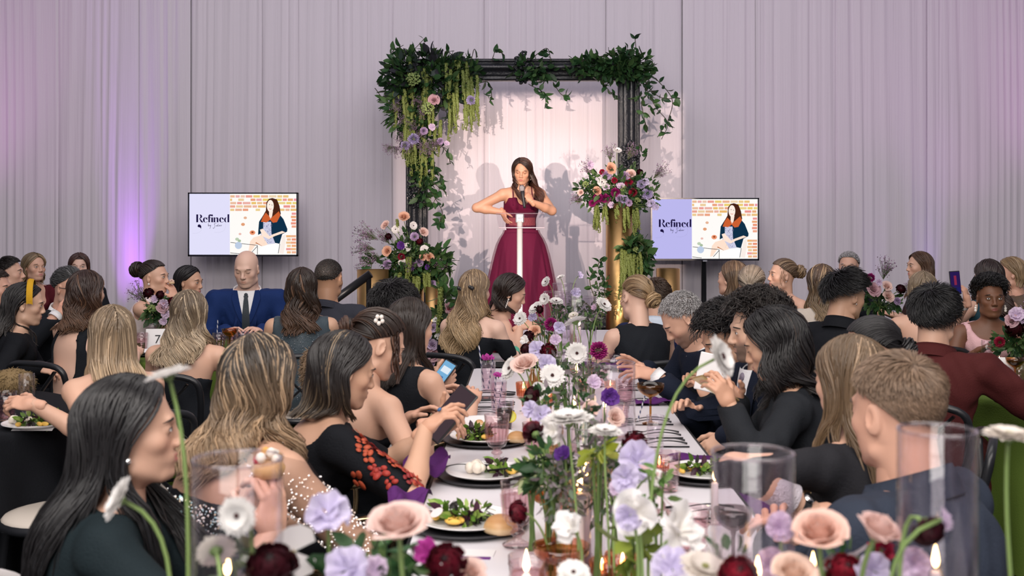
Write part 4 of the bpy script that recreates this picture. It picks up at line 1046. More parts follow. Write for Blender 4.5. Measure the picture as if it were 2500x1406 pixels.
# --- right side of the long table
person('fgman', 'person with short tousled light brown hair and navy shirt, back turned, nearest on the right', (2190, 846), 2.5, 132, 'm', head=(-14, 4, 0), skin='red', wide=1.06, sc=1.03, up=.024,
       hair=H('short', dict(crown=(-0.55, 0.15, 0.82), n=7500, r=.0017), (.15, .095, .06), tips=(.22, .145, .095), hl=(.33, .225, .155), hlp=.35, len=.036, flow=(-.5, .1, -.6), mess=.20, lift=.16, front=.66, side=.0, back=-.60, fade=True, capcol=(.11, .07, .045)), garment=dict(col=(.030, .038, .058), sleeve=2, d=.013, collar=dict(col=(.030, .038, .058), h=.055, open=.6), name='navy_shirt', wr=.003),
       R=dict(w=('l', (.30, .06, .80))), chair='white')
person('longbrown', 'person with waist-length straight light brown hair between the navy shirt and the black jacket', (2076, 808), 3.0, 128, 'f', head=(-4, 4, 0), skin='fair',
       hair=H('long', NEAR, (.13, .085, .05), tips=(.19, .115, .055), hl=(.36, .25, .16), hlp=.35, to=1262, wave=.004, face=72, vol=.14, n=1100, r=.0043), garment=dict(col=(.02, .02, .024), sleeve=1.3, name='dark_blouse'),
       L=dict(w=(1992, 1252, 2.80), f=(-.9, .1, -.2), n=(0, -.4, .9), pole=(-.3, .8, -.8)), chair='white')
person('slick', 'person with slicked black hair facing left behind the light brown tousled head', (2128, 764), 4.0, 165, 'f', head=(5, 10, 0), skin='fair',
       hair=H('up', NEAR, BLACK, hl=(.035, .033, .035), hlp=.4, bun=(-.9, 0, -.45), br=.04, vol=.05), garment=dict(col=INK, sleeve=2, name='dark_jacket'), chair='black')
person('blackwoman', 'person with wavy black shoulder-length hair in fitted black jacket reading a gold phone', (1888, 744), 3.85, 172, 'f', head=(-10, 20, 0), skin='tan', lip=(.5, .10, .10), eyes='closed', wide=1.04,
       hair=H('long', NEAR, BLACK, tips=(.014, .011, .011), hl=(.05, .035, .028), hlp=.25, to=985, wave=.026, wl=.16, face=74, vol=.30, flare=.06, part=.2, n=1100), garment=dict(col=(.016, .018, .022), sleeve=2, name='black_jacket', wr=.003),
       L=dict(w=(1782, 990, 3.68), f=(-.45, -.1, .85), n=(.5, -.8, .2), curl=(.45, .5, .5, .5), pole=(-.2, .9, -.9)), R=dict(w=(1800, 985, 3.95), f=(-.5, -.1, .8), n=(.4, .8, .2), curl=GRIP, pole=(-.3, -.7, -1)), chair='white')
person('tieman', 'person with voluminous black curls and stubble wearing suit and striped tie', (1848, 692), 4.4, 196, 'm', head=(-14, 8, 0), skin='olive', beard=((.05, .035, .03), .75), up=.062,
       hair=H('short', dict(n=3600, r=.0026), BLACK, tips=(.03, .024, .022), hl=(.05, .04, .035), hlp=.3, len=.058, flow=(-.3, 0, .4), mess=.9, curl=.009, turns=15, lift=.65, back=-.75, side=-.2), garment=dict(col=NAVY, sleeve=2, d=.012, collar=dict(open=.4), shirt=dict(tie=(.20, .17, .22), lapel=NAVY, w=.06), cuff=WHITEC),
       L=dict(w=(1778, 1068, 4.15), f=(-.85, -.2, -.35), n=(.1, -.5, .8), curl=(.4, .45, .5, .5), pole=(-.2, .8, -.8)), chair='white')
person('darkman', 'person with tousled dark hair bending forward in white collar beside the black curls', (1772, 738), 4.9, 186, 'm', head=(0, 30, 0), skin='tan', lean=(.16, 0), up=.035,
       hair=H('short', dict(n=3000, r=.0027), BLACK, hl=(.035, .028, .026), hlp=.3, len=.06, flow=(.5, 0, .5), mess=.4, curl=.006, turns=6, lift=.6), garment=dict(col=INK, sleeve=2, d=.012, collar=dict(), cuff=WHITEC), chair='white')
person('greyman', 'person with grey hair and trimmed dark beard looking down, hands over the table edge', (1668, 708), 5.35, 190, 'm', head=(-8, 40, 0), skin=(.60, .35, .25), lean=(.14, 0), beard=((.035, .03, .03), .55), eyes='closed', brow=(.05, .04, .04),
       hair=H('short', dict(n=2200, r=.0026), (.20, .19, .19), tips=(.32, .31, .31), hl=(.46, .44, .44), hlp=.35, len=.022, flow=(.3, 0, -.2), mess=.4, lift=.3, front=.78, capcol=(.24, .19, .17)), garment=dict(col=NAVY, sleeve=2, d=.013, collar=dict(h=.04), cuff=WHITEC),
       L=dict(w=(1597, 915, 5.05), f=(-.75, -.2, .15), n=(.2, -.6, .75), curl=(.15, .35, .4, .45), pole=(-.3, .8, -.9)), R=dict(w=(1580, 905, 5.45), f=(-.8, -.1, .55), n=(.4, .3, .7), curl=(.1, .2, .3, .4), pole=(-.3, -.7, -.9)), chair='white')
# --- the far table in the middle
person('halfup', 'person with half-up wavy blonde hair in black off-shoulder dress', (1160, 654), 6.6, 62, 'f', head=(0, 4, 0), skin='pale', sc=1.02, wide=1.02,
       hair=H('long', MID, (.16, .105, .06), tips=(.40, .27, .14), hl=(.50, .36, .21), hlp=.5, to=858, wave=.0242, wl=.13, face=96, vol=.16, flare=.05, n=800, r=.0048), garment=dict(col=INK, cuts=[('up', -.105)], sleeve=.55, name='off_shoulder_dress'), chair='black')
person('redtop', 'person with dark swept hair and long earring in red halter, leaning over the far table', (1246, 664), 7.1, 8, 'f', head=(-6, 20, 0), skin='fair', eyes='closed', lean=(.15, 0),
       hair=H('long', MID, DKBROWN, tips=(.03, .016, .012), hl=(.06, .03, .02), hlp=.3, to=770, wave=.02, face=86, vol=.16, sweep=(.05, .08, 0)), garment=dict(col=(.28, .012, .05), cuts=[('b', (0, .19, -.03), (.10,) * 3), ('b', (0, -.19, -.03), (.10,) * 3), ('b', (-.12, 0, -.05), (.11, .14, .18))], name='red_halter_top'),
       R=dict(w=(1268, 800, 6.9), f=(.9, .2, .35), n=(0, -.5, .8), curl=PINCH, pole=(-.3, -.7, -.9)), chair='black')
person('lowbun', 'person with blonde low bun in black sleeveless top, back turned, by the gold column', (1553, 668), 6.3, 112, 'f', head=(8, 12, 8), skin=(.66, .42, .32), sc=1.03,
       hair=H('up', MID, (.17, .105, .055), tips=(.36, .24, .125), hl=(.47, .33, .19), hlp=.45, bun=(-.80, -.42, -.55), br=.045, vol=.09, wisps=6, nb=60, n=420, r=.0055), garment=dict(col=INK, cuts=tank(.2, .072, .04), neck=.03, name='sleeveless_top'), chair='black')
person('navyback', 'person with short brown hair and navy blazer half hidden behind the low bun', (1603, 676), 7.0, 75, 'm', head=(0, 6, 0), skin='fair',
       hair=H('short', dict(crown=(-0.5, 0.1, 0.85), n=2000, r=.0028), (.05, .03, .02), hl=(.09, .055, .035), len=.03, flow=(-.5, 0, -.5), mess=.4), garment=dict(col=(.012, .018, .06), sleeve=2, d=.012, collar=dict(col=(.62, .70, .80))), chair='black')
# --- the green table on the left
person('backless', 'person with auburn waves and bare back in black halter dress at green table', (213, 655), 6.25, 66, 'f', head=(6, 0, 0), skin=(.66, .42, .32), sc=1.02,
       hair=H('long', MID, (.035, .018, .014), tips=(.12, .062, .035), hl=(.16, .085, .05), hlp=.4, to=808, wave=.0242, wl=.12, face=84, vol=.2, flare=.05), garment=dict(col=INK, cuts=[('b', (-.12, 0, -.20), (.10, .082, .26)), ('b', (-.04, .20, -.08), (.11, .095, .16)), ('b', (-.04, -.20, -.08), (.11, .095, .16)), ('b', (.02, 0, .05), (.06,) * 3)], name='backless_dress'), chair='black')
person('straightblonde', 'person with smooth blonde hair reaching left across the black table', (272, 739), 4.6, 130, 'f', head=(-6, 4, 0), skin='fair',
       hair=H('long', NEAR, (.15, .105, .065), tips=(.52, .37, .23), hl=(.66, .50, .34), hlp=.5, to=950, wave=.006, wl=.3, face=84, vol=.17, n=1000, r=.0046, tipstart=.1), garment=dict(col=INK, cuts=[('up', -.14)], straps=[dict(p=[(.06, -.10, -.13), (.03, -.10, -.02), (-.04, -.09, -.01), (-.09, -.08, -.12), (-.10, -.07, -.2)], r=.007)], name='strap_dress'),
       L=dict(w=(84, 988, 4.22), f=(-1, .0, .15), n=(.1, -.6, .8), curl=(.35, .4, .45, .5), pole=(.35, -1, -.5), wp=1), chair='black')
person('blondcurl', 'person with long ash-blonde waves seen from behind at front of green table', (463, 704), 5.8, 84, 'f', head=(0, 6, 0), skin='fair', wide=1.06,
       hair=H('long', MID, (.12, .085, .055), tips=(.48, .36, .24), hl=(.62, .49, .34), hlp=.5, to=895, wave=.0244, wl=.13, face=82, vol=.2, flare=.07, n=800, r=.0052), garment=dict(col=INK, cuts=[('up', -.17)], name='black_dress'), chair='black')
person('bunwoman', 'person with sleek dark chignon and pearl earring biting a canape', (377, 631), 7.9, -8, 'f', head=(0, 0, 0), skin='fair',
       hair=H('up', MID, DKBROWN, hl=(.04, .022, .016), bun=(-.95, .05, .18), br=.055, vol=.06, wisps=0), garment=dict(col=(.72, .62, .62), cuts=[('b', (0, .2, -.04), (.105,) * 3), ('b', (0, -.2, -.04), (.105,) * 3)], neck=.04, name='halter_top'),
       R=dict(w=(428, 730, 7.88), f=(-.30, .0, .95), n=(.8, -.5, .2), curl=PINCH, pole=(-.1, -.7, -1)), chair='black')
person('darkcalm', 'person with long black hair over the back in dark strappy top looking right', (462, 645), 8.3, -25, 'f', head=(12, 4, 0), skin='tan',
       hair=H('long', FAR, BLACK, hl=(.02, .018, .02), len=.34, wave=.004, face=96, vol=.12), garment=dict(col=INK, cuts=tank(.18, .09, .12), straps=[dict(p=[(.1, y, -.14), (.03, y, -.02), (-.06, y, -.06), (-.1, y, -.18)], r=.005) for y in (-.11, .11)], name='strappy_top'), chair='black')
person('baldman', 'person with shaved bald head in blue three-piece suit and grey tie looking down', (602, 613), 8.0, -80, 'm', head=(-12, 16, 0), eyes='closed', skin='pale', up=.0, brow=(.35, .22, .16), sc=1.04, wide=1.06,
       garment=dict(col=(.010, .028, .115), sleeve=2, d=.014, shirt=dict(tie=(.045, .055, .065), lapel=(.010, .028, .115), w=.062, waistcoat=(.010, .026, .105), depth=.22), collar=dict(open=.42, h=.045)), chair='black')
person('sparkle', 'person with long dark brown waves in sparkly grey sleeveless top, back turned', (737, 649), 6.6, 100, 'f', head=(-6, 4, 0), skin=(.58, .35, .24), sc=1.03,
       hair=H('long', MID, (.022, .013, .009), tips=(.085, .043, .024), hl=(.13, .07, .04), hlp=.3, to=815, wave=.0242, wl=.13, face=82, vol=.17, flare=.03, tipstart=.5), garment=dict(col=(.055, .075, .09), cuts=tank(.215, .075, .08), rough=.35, name='sparkly_top'), chair='black')
person('shavedman', 'person with closely shaved black hair in slate grey blazer, back turned', (803, 632), 7.1, 74, 'm', head=(6, 4, 0), skin=(.42, .23, .14), up=.004, sc=1.03, wide=1.06,
       hair=H('short', dict(n=4000, r=.0022), (.012, .010, .009), len=.007, mess=.5, lift=.2, v=-.02, back=-.5, front=.85, side=.1, capcol=(.030, .018, .013)), garment=dict(col=(.032, .034, .046), sleeve=2, d=.013, collar=dict(col=(.032, .034, .046), h=.035)), chair='black')
person('headband', 'person with long black hair and mustard yellow headband at left edge', (62, 686), 6.3, 22, 'f', head=(-4, 8, 0), skin='olive',
       hair=H('long', MID, BLACK, tips=(.03, .022, .018), hl=(.025, .022, .022), to=880, wave=.01, face=100, vol=.2, flare=.09, sweep=(-.05, 0, 0)), garment=dict(col=(.010, .010, .014), sleeve=2, name='black_blouse'),
       R=dict(w=(92, 897, 6.05), f=(.9, .1, -.2), n=(0, -.5, .8), pole=(-.4, -.7, -.8)), chair='black')
person('glasses', 'person with slicked grey-black hair and dark rimmed glasses in black jacket', (168, 651), 7.35, -28, 'm', head=(8, 8, 0), skin='red', beard=((.25, .22, .2), .3),
       hair=H('short', dict(n=2400, r=.0024), (.03, .03, .032), tips=(.05, .05, .05), hl=(.25, .25, .26), hlp=.25, len=.05, flow=(-1, 0, .1), mess=.15, lift=.15, front=.74), garment=dict(col=INK, sleeve=2, d=.012, collar=dict(open=.4), cuff=WHITEC),
       R=dict(w=(140, 768, 7.1), f=(.8, .0, .55), n=(-.2, -.9, .2), curl=(.2, .3, .35, .4), pole=(-.3, -.8, -.8)), chair='black')
person('wavymaroon', 'person with shoulder-length blonde waves in maroon dress beyond the left table', (84, 614), 9.4, -35, 'f', head=(0, -2, 0), skin='fair', lip=(.55, .2, .2),
       hair=H('long', FAR, (.16, .11, .06), tips=(.34, .24, .13), hl=(.45, .33, .2), hlp=.4, len=.29, wave=.018, face=80, vol=.18), garment=dict(col=(.085, .010, .016), sleeve=.8, cuts=[('b', (.09, 0, .0), (.10, .10, .16))], name='maroon_dress'), chair='black')
person('redhair', 'person with dark auburn bob and straight fringe beside the drapes', (193, 614), 9.7, -70, 'f', head=(0, 0, 0), skin='pale',
       hair=H('long', FAR, (.045, .016, .012), tips=(.06, .022, .015), hl=(.10, .04, .026), len=.25, wave=.004, face=62, front=.45, vol=.14), garment=dict(col=INK, sleeve=2, name='dark_top'), chair='black')
person('leftman', 'person with short dark hair greying at the sides in black shirt facing right', (22, 624), 8.8, 12, 'm', head=(0, -2, 0), skin='fair',
       hair=H('short', dict(crown=(-0.5, 0, 0.85), n=2000, r=.0026), (.018, .014, .012), hl=(.10, .09, .09), hlp=.2, len=.03, flow=(-.6, 0, -.2), mess=.25), garment=dict(col=INK, sleeve=2, collar=dict(col=INK)), chair='black')
person('edgeman', 'person smiling at the very left edge with dark hair and black shirt', (-12, 655), 7.9, 8, 'm', head=(-6, 4, 0), skin='red',
       hair=H('short', dict(crown=(-0.5, 0, 0.85), n=1600, r=.003), (.03, .018, .012), len=.03, flow=(-.6, 0, -.2), mess=.3), garment=dict(col=INK, sleeve=2, collar=dict(col=INK)), chair='black')
# --- the tables on the right
person('beigeback', 'person with long light brown hair in beige top facing left toward the television', (1788, 632), 7.4, 118, 'f', head=(18, -6, 0), skin='fair',
       hair=H('long', MID, (.10, .062, .036), tips=(.16, .10, .055), hl=(.26, .175, .10), hlp=.35, to=790, wave=.014, face=92, vol=.13, n=320), garment=dict(col=(.46, .33, .27), sleeve=2, name='beige_top'), chair='black')
person('braidbun', 'person with ash-blonde braided low updo behind the black curls', (1836, 644), 7.0, 70, 'f', head=(0, 4, 0), skin='fair',
       hair=H('up', MID, (.15, .12, .09), tips=(.27, .22, .165), hl=(.38, .31, .24), hlp=.4, bun=(-.85, 0, -.5), br=.03, vol=.10), garment=dict(col=(.40, .30, .26), sleeve=1, name='taupe_top'), chair='black')
person('updoface', 'person with loose light brown updo in burgundy spaghetti-strap dress looking left', (1910, 628), 8.1, 215, 'f', head=(-28, -3, 0), skin='fair',
       hair=H('up', MID, (.12, .075, .045), tips=(.24, .16, .09), hl=(.32, .22, .13), hlp=.4, bun=(-.9, 0, .0), br=.05, vol=.10, wisps=6), garment=dict(col=(.045, .006, .012), cuts=[('up', -.13)], straps=[dict(p=[(.1, y, -.16), (.05, y * .9, -.02), (-.05, y * .9, -.03), (-.1, y, -.16)], r=.004) for y in (-.09, .09)], name='burgundy_dress'), chair='black')
person('longcream', 'person with long brown-to-blonde hair in cream top beside the black shirt', (2004, 641), 7.0, 98, 'f', head=(4, 6, 0), skin='fair',
       hair=H('long', MID, (.055, .033, .02), tips=(.24, .165, .09), hl=(.3, .21, .12), hlp=.4, to=790, wave=.012, face=84, vol=.15, flare=.05, n=320), garment=dict(col=(.50, .44, .38), sleeve=2, name='cream_top'), chair='black')
person('blackshirt', 'person with swept black undercut and stud earring in black shirt facing right', (2066, 653), 6.0, 46, 'm', head=(-22, 10, 0), skin='tan', up=.03,
       hair=H('short', dict(crown=(-0.5, 0.1, 0.85), n=3200, r=.0026), BLACK, hl=(.025, .028, .032), hlp=.3, len=.075, flow=(.7, 0, -.1), mess=.14, lift=.28, side=.12, back=-.3, capcol=(.02, .015, .013)), garment=dict(col=(.010, .010, .012), sleeve=2, collar=dict(col=(.010, .010, .012))), chair='black')
person('greytop', 'person with cropped silver hair partly hidden behind the black undercut', (2072, 612), 9.8, -115, 'm', head=(0, 0, 0), skin='fair',
       hair=H('short', dict(n=900, r=.0034), (.30, .29, .29), tips=(.42, .41, .41), hl=(.5, .5, .5), len=.025, flow=(-.5, 0, .2), mess=.3), garment=dict(col=INK, sleeve=2), chair='black')
person('wavybrown', 'person with long honey-brown waves facing left against the drapes', (2244, 611), 9.3, 178, 'f', head=(6, 0, 0), skin='fair',
       hair=H('long', MID, (.075, .038, .022), tips=(.17, .09, .05), hl=(.25, .15, .085), hlp=.35, to=740, wave=.02, wl=.14, face=84, vol=.2, flare=.06), garment=dict(col=(.05, .03, .03), sleeve=1, name='dark_top'), chair='black')
person('rustdress', 'person with straight blonde hair in rust orange open-back dress', (2252, 658), 7.0, 82, 'f', head=(0, 4, 0), skin='fair',
       hair=H('long', MID, (.17, .125, .08), tips=(.32, .235, .145), hl=(.44, .34, .22), hlp=.4, to=760, wave=.004, face=84, vol=.13, n=320), garment=dict(col=(.16, .045, .018), cuts=[('up', -.19)], name='rust_dress'), chair='black')
person('maroonman', 'person with thick black hair in maroon shirt, back turned, on a black chair', (2284, 688), 4.9, 58, 'm', head=(-8, 6, 0), skin='fair', wide=1.04, up=.03,
       hair=H('short', dict(crown=(-0.5, 0.1, 0.85), n=5000, r=.0024), BLACK, hl=(.022, .024, .028), hlp=.3, len=.06, flow=(-.3, .3, -.6), mess=.25, lift=.25, back=-.85, side=-.15), garment=dict(col=(.070, .014, .014), sleeve=2, d=.016, collar=dict(col=(.070, .014, .014), h=.045, open=.5), wr=.004, name='maroon_shirt'),
       R=dict(w=('l', (.30, -.22, .83)), pole=(-.5, -1.0, -.5)), chair='black')
person('pinkwoman', 'person with dark skin and short black quiff in pale pink top facing the camera', (2418, 662), 6.75, -100, 'f', head=(2, -2, 0), skin='dark', lip=(.22, .06, .055), wide=1.1, up=.052, eyeshade=(.09, .04, .02),
       hair=H('short', dict(n=2400, r=.0030), (.010, .009, .010), len=.045, flow=(.2, .3, .7), mess=.4, curl=.008, turns=9, lift=.8, side=.25, back=-.3), garment=dict(col=(.72, .44, .46), cuts=[('b', (0, .205, -.06), (.085,) * 3), ('b', (0, -.205, -.06), (.085,) * 3), ('b', (.06, 0, .01), (.13, .12, .08))], name='pink_top'), chair='black')
person('photog', 'person with long wavy dark hair raising a phone to photograph the stage', (2412, 629), 7.7, 104, 'f', head=(4, 0, 0), skin='fair',
       hair=H('long', MID, (.022, .012, .010), tips=(.045, .022, .016), hl=(.06, .032, .022), to=770, wave=.02, face=82, vol=.17, n=320), garment=dict(col=(.02, .06, .08), cuts=tank(.2, .08, .09), name='teal_top'),
       L=dict(w=(2362, 735, 7.35), f=(-.2, .1, 1), n=(.6, -.7, .2), curl=GRIP, pole=(-.2, .9, -.7)), chair='black')
person('sequinjacket', 'person with blonde bob in bronze sequinned jacket at the right edge', (2468, 624), 8.2, 168, 'f', head=(-6, 4, 0), skin='red',
       hair=H('long', FAR, (.22, .145, .075), tips=(.38, .27, .155), hl=(.5, .38, .24), hlp=.4, len=.22, wave=.006, face=100, vol=.15), garment=dict(col=(.12, .085, .06), sleeve=2, rough=.3, name='sequinned_jacket'), chair='black')
# --- the speaker
GOWN = (.105, .006, .030)
person('speaker', 'person speaking into microphone in burgundy ball gown behind the clear lectern', (1275, 383), 10.42, -82, 'f', head=(-14, 14, -4), stand=.45, eyes='closed', skin=(.56, .30, .19), lip=(.42, .11, .10), wide=1.10, sc=1.02, eyeshade=(.24, .09, .035), brow=(.03, .015, .01), lean=(.02, 0),
       hair=H('long', NEAR, (.028, .014, .010), tips=(.085, .030, .018), hl=(.13, .05, .03), hlp=.4, len=.50, wave=.03, wl=.16, face=72, vol=.30, part=-.3, sweep=(.03, .09, 0), n=900, front_lim=150), garment=dict(col=GOWN, cuts=[('up', -.085, (-.1, 0, 1)), ('b', (.12, 0, -.075), (.09, .062, .075)), ('b', (0, .20, -.06), (.09,) * 3), ('b', (0, -.20, -.06), (.09,) * 3)], short=True, straps=[dict(p=[(.11, y, -.15), (.06, y * .95, -.03), (-.03, y * .9, -.01), (-.09, y * .8, -.12)], r=.005) for y in (-.095, .095)], name='gown_bodice'),
       R=dict(w=(1227, 518, 10.44), f=(.35, -.25, -.9), n=(-.8, -.5, -.1), curl=RELAX, pole=(-.15, -1, -.1)), L=dict(w=(1298, 493, 10.13), f=(-.55, -.1, .8), n=(.55, -.8, .15), curl=(.8, .85, .88, .9), thumb=.8, pole=(-.1, 1, -.6)))
# ------------------------------------------------------------------ flowers and leaves (unit-size meshes, facing +Z, shared by copies)
FM = {}
fr_ = np.random.default_rng(21)
def fmesh(key, gb, mat):
    V, f, C = gb.arrays(); o = mk(key, V, f, mat, None, C); me = o.data; bpy.data.objects.remove(o); FM[key] = me; return me
def put(me, name, parent, loc, n=(0, 0, 1), s=1.0, spin=None, hint=(0, 0, 1)):
    o = link(bpy.data.objects.new(name, me)); R = frame(n, hint)
    if spin is None: spin = fr_.uniform(0, 6.28)
    R = R @ rotz(spin); s = np.broadcast_to(np.asarray(s, float), (3,))
    m4 = np.eye(4); m4[:3, :3] = R * s; m4[:3, 3] = loc
    if parent is not None: o.parent = parent
    o.matrix_local = Matrix(m4.tolist()); return o
def jit(c, a=.08): return np.clip(np.asarray(c) * fr_.uniform(1 - a, 1 + a), 0, 1)
def petal_grid(L, W, cup, curl, n=5, m=5, base=.25):
    "one petal along +x"
    u = np.linspace(0, 1, n); v = np.linspace(-1, 1, m); G = np.zeros((n, m, 3))
    for i, a in enumerate(u):
        w = W * (base + (1 - base) * math.sin(math.pi * min(a * .62 + .08, .5))) * (1 if a < .8 else math.sqrt(max(1 - ((a - .8) / .22) ** 2, .02)))
        for j, b in enumerate(v): G[i, j] = (L * a - .06 * L * abs(b) * (a > .9), w * b, cup * (a ** 2) * L + curl * b * b * W)
    return G
def gerbera(key, col, eye, np_=24, layers=3):
    g = GB()
    for k in range(layers):
        for i in range(np_):
            a = 2 * math.pi * (i + k / layers) / np_ + fr_.uniform(-.05, .05); L = (1.0, .86, .62)[k] * fr_.uniform(.93, 1.05)
            G = petal_grid(L, .16, (.06, .16, .34)[k] + fr_.uniform(-.05, .05), .25, 5, 3, .3); G[:, :, 2] += .04 * k
            c = jit(col, .05); sh = np.linspace(.93, 1.0, 5)[:, None, None] * np.ones((5, 3, 1))
            g.grid(G @ rotz(a).T, c * sh)
    g.ball((0, 0, .14), (.13, .13, .07), col=eye, n=12, m=7)
    for i in range(26):
        a = 2.4 * i; r = .026 * math.sqrt(i) ; g.ball((r * math.cos(a), r * math.sin(a), .19), .03, col=np.asarray(eye) * 1.6 + .02, n=5, m=4)
    g.lathe([(.02, -.30), (.10, -.22), (.26, -.06), (.34, .02)], 12, col=(.22, .33, .12))
    return fmesh(key, g, PETAL)
def rose_petals(col, edge, open_=1.0, n=22):
    "list of petal grids (with colours) for a rose of radius 1"
    out = []
    for i in range(n):
        t = i / (n - 1); a = i * 2.399; r = .16 + .62 * t ** 1.2; h = .95 - .28 * t; lean = .04 + .62 * open_ * t ** 1.8; W = .45 + .55 * t
        G = np.zeros((6, 7, 3)); C = np.zeros((6, 7, 3))
        for p, u in enumerate(np.linspace(0, 1, 6)):
            for q, v in enumerate(np.linspace(-1, 1, 7)):
                w = W * (math.sin(math.pi * min(.15 + u * .55, .5))) * (1 - .18 * (u > .95))
                th = v * w * 1.25; rr = r * (.35 + .65 * math.sin(min(u * 1.5, 1) * math.pi / 2)) + lean * u ** 2.2 * (1 + .15 * abs(v)) + (.10 * t if u > .9 else 0)
                z = -.25 + (h + .25) * u - .22 * t * u ** 4 * (1 + .4 * abs(v)) - .10 * abs(v) ** 3 * u + .03 * math.sin(5 * v + i)
                G[p, q] = (rr * math.cos(th), rr * math.sin(th), z)
                C[p, q] = np.asarray(col) * (1 - u) + (np.asarray(edge) * u) 
        out.append((G @ rotz(a).T, C * fr_.uniform(.93, 1.05)))
    return out
def rose(key, col, edge, open_=1.0, n=18):
    g = GB()
    for G, C in rose_petals(col, edge, open_, n): g.grid(G, C)
    g.lathe([(.05, -.42), (.22, -.34), (.30, -.18), (.16, -.05)], 10, col=(.2, .3, .1))
    for i in range(5): g.grid(petal_grid(.55, .12, -.5, .0, 4, 3) @ rotz(1.26 * i).T + np.array([0, 0, -.2]), (.2, .32, .1))
    return fmesh(key, g, PETAL)
def ranunculus(key, col, dark):
    g = GB()
    for k in range(9):
        t = k / 8; n = 5 + k // 2
        for i in range(n):
            a = 2 * math.pi * i / n + k * .7; el0 = 1.25 - 1.55 * t; R = .62 + .38 * t
            G = np.zeros((5, 6, 3)); C = np.zeros((5, 6, 3))
            for p, u in enumerate(np.linspace(0, 1, 5)):
                for q, v in enumerate(np.linspace(-1, 1, 6)):
                    el = -.9 + (el0 + .9) * u; w = (2.6 / n) * math.sin(.4 + u * 1.5) ** .5 * (1 + .6 * (1 - t)); th = v * w * .62
                    rr = R * (1 + .05 * u * abs(v)) + .015 * k * u
                    G[p, q] = (rr * math.cos(el) * math.cos(th), rr * math.cos(el) * math.sin(th), rr * math.sin(el) * .92)
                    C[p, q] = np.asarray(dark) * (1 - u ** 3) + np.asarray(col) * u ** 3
            g.grid(G @ rotz(a).T, C * fr_.uniform(.8, 1.15))
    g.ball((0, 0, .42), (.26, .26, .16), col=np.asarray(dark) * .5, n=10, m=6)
    g.lathe([(.04, -1.1), (.12, -1.0), (.4, -.86), (.2, -.75)], 8, col=(.2, .3, .1))
    return fmesh(key, g, PETAL)
def ruffled(key, col, edge, n=5, wav=4, dome=.35):
    "sweet pea / lisianthus: broad wavy petals in two whorls"
    g = GB()
    for i in range(n + 3):
        inner = i >= n; a = (2 * math.pi * i / n if not inner else 2.1 * i) + fr_.uniform(-.3, .3); L = fr_.uniform(.85, 1.08) * (.62 if inner else 1); up_ = fr_.uniform(.55, .95) if inner else fr_.uniform(.05, .65); tw = fr_.uniform(-.35, .35); ph = fr_.uniform(0, 6)
        G = np.zeros((7, 11, 3)); C = np.zeros((7, 11, 3))
        for p, u in enumerate(np.linspace(0, 1, 7)):
            for q, v in enumerate(np.linspace(-1, 1, 11)):
                th = v * .98 * (.45 + .55 * u); rr = L * u * (1 - .10 * v * v + .05 * math.sin(3 * v + ph)); ruf = .17 * u ** 2.5 * math.sin(wav * v * 1.9 + ph)
                G[p, q] = (rr * math.cos(th) - .12 * u * u * up_, rr * math.sin(th), up_ * u ** 1.7 * L + ruf + dome * u * (1 - u) + tw * v * u * .4); C[p, q] = np.asarray(col) * (1 - u) + np.asarray(edge) * u
        g.grid(G @ rotz(a).T, C * fr_.uniform(.90, 1.06))
    g.lathe([(.03, -.35), (.10, -.2), (.12, .02)], 8, col=(.25, .36, .15)); return fmesh(key, g, PETAL)
def pompom(key, col, edge, n=110):
    g = GB()
    for i in range(n):
        z = 1 - 1.35 * i / n; a = i * 2.399; d = unit(np.array([math.sqrt(max(1 - z * z, 0)) * math.cos(a), math.sqrt(max(1 - z * z, 0)) * math.sin(a), z]))
        G = petal_grid(.5, .15, .1, .5, 4, 3, .4) + np.array([.52, 0, 0]); R = frame(np.cross(d, [.3, .5, .8]), d); X = np.stack([d, R[:, 2], np.cross(d, R[:, 2])], 1)
        g.grid(G @ X.T * fr_.uniform(.85, 1.08), (np.asarray(col) * np.linspace(1, 0, 4)[:, None, None] + np.asarray(edge) * np.linspace(0, 1, 4)[:, None, None]) * np.ones((4, 3, 1)) * fr_.uniform(.85, 1.1))
    g.lathe([(.04, -.8), (.3, -.6), (.5, -.3)], 8, col=(.2, .3, .12)); return fmesh(key, g, PETAL)
def anthurium(key, col):
    g = GB(); n, m = 9, 13; G = np.zeros((n, m, 3)); C = np.zeros((n, m, 3))
    for p, u in enumerate(np.linspace(0, 1, n)):
        for q, v in enumerate(np.linspace(-1, 1, m)):
            a = v * 2.75; rr = u * (1.0 - .16 * math.cos(a) + .10 * math.exp(-(a / .35) ** 2) - .25 * math.exp(-((abs(a) - 2.75) / .3) ** 2)); G[p, q] = (rr * math.cos(a), rr * math.sin(a), .16 * u * u - .05 * math.exp(-(a / .12) ** 2) * u); C[p, q] = np.asarray(col) * (.94 if abs(v) < .05 else 1)
    g.grid(G, C); g.tube([(0, 0, 0), (.15, 0, .25), (.28, 0, .5)], [.06, .055, .03], 8, (.75, .66, .40)); return fmesh(key, g, PETAL)
def leaf_mesh(key, col, w=.27, fold=.10, droop=-.25, n=6):
    g = GB(); u = np.linspace(0, 1, n); G = np.zeros((n, 3, 3)); C = np.zeros((n, 3, 3))
    for i, a in enumerate(u):
        ww = w * math.sin(math.pi * a ** .8) ** .8 if 0 < a < 1 else .004
        for j, b in enumerate((-1, 0, 1)): G[i, j] = (a, ww * b, droop * a * a + fold * abs(b) * math.sin(math.pi * a)); C[i, j] = np.asarray(col) * (1.12 if j == 1 else .95)
    g.grid(G, C); return fmesh(key, g, LEAF)
WHT, CREAM = (.90, .88, .86), (.84, .76, .68)
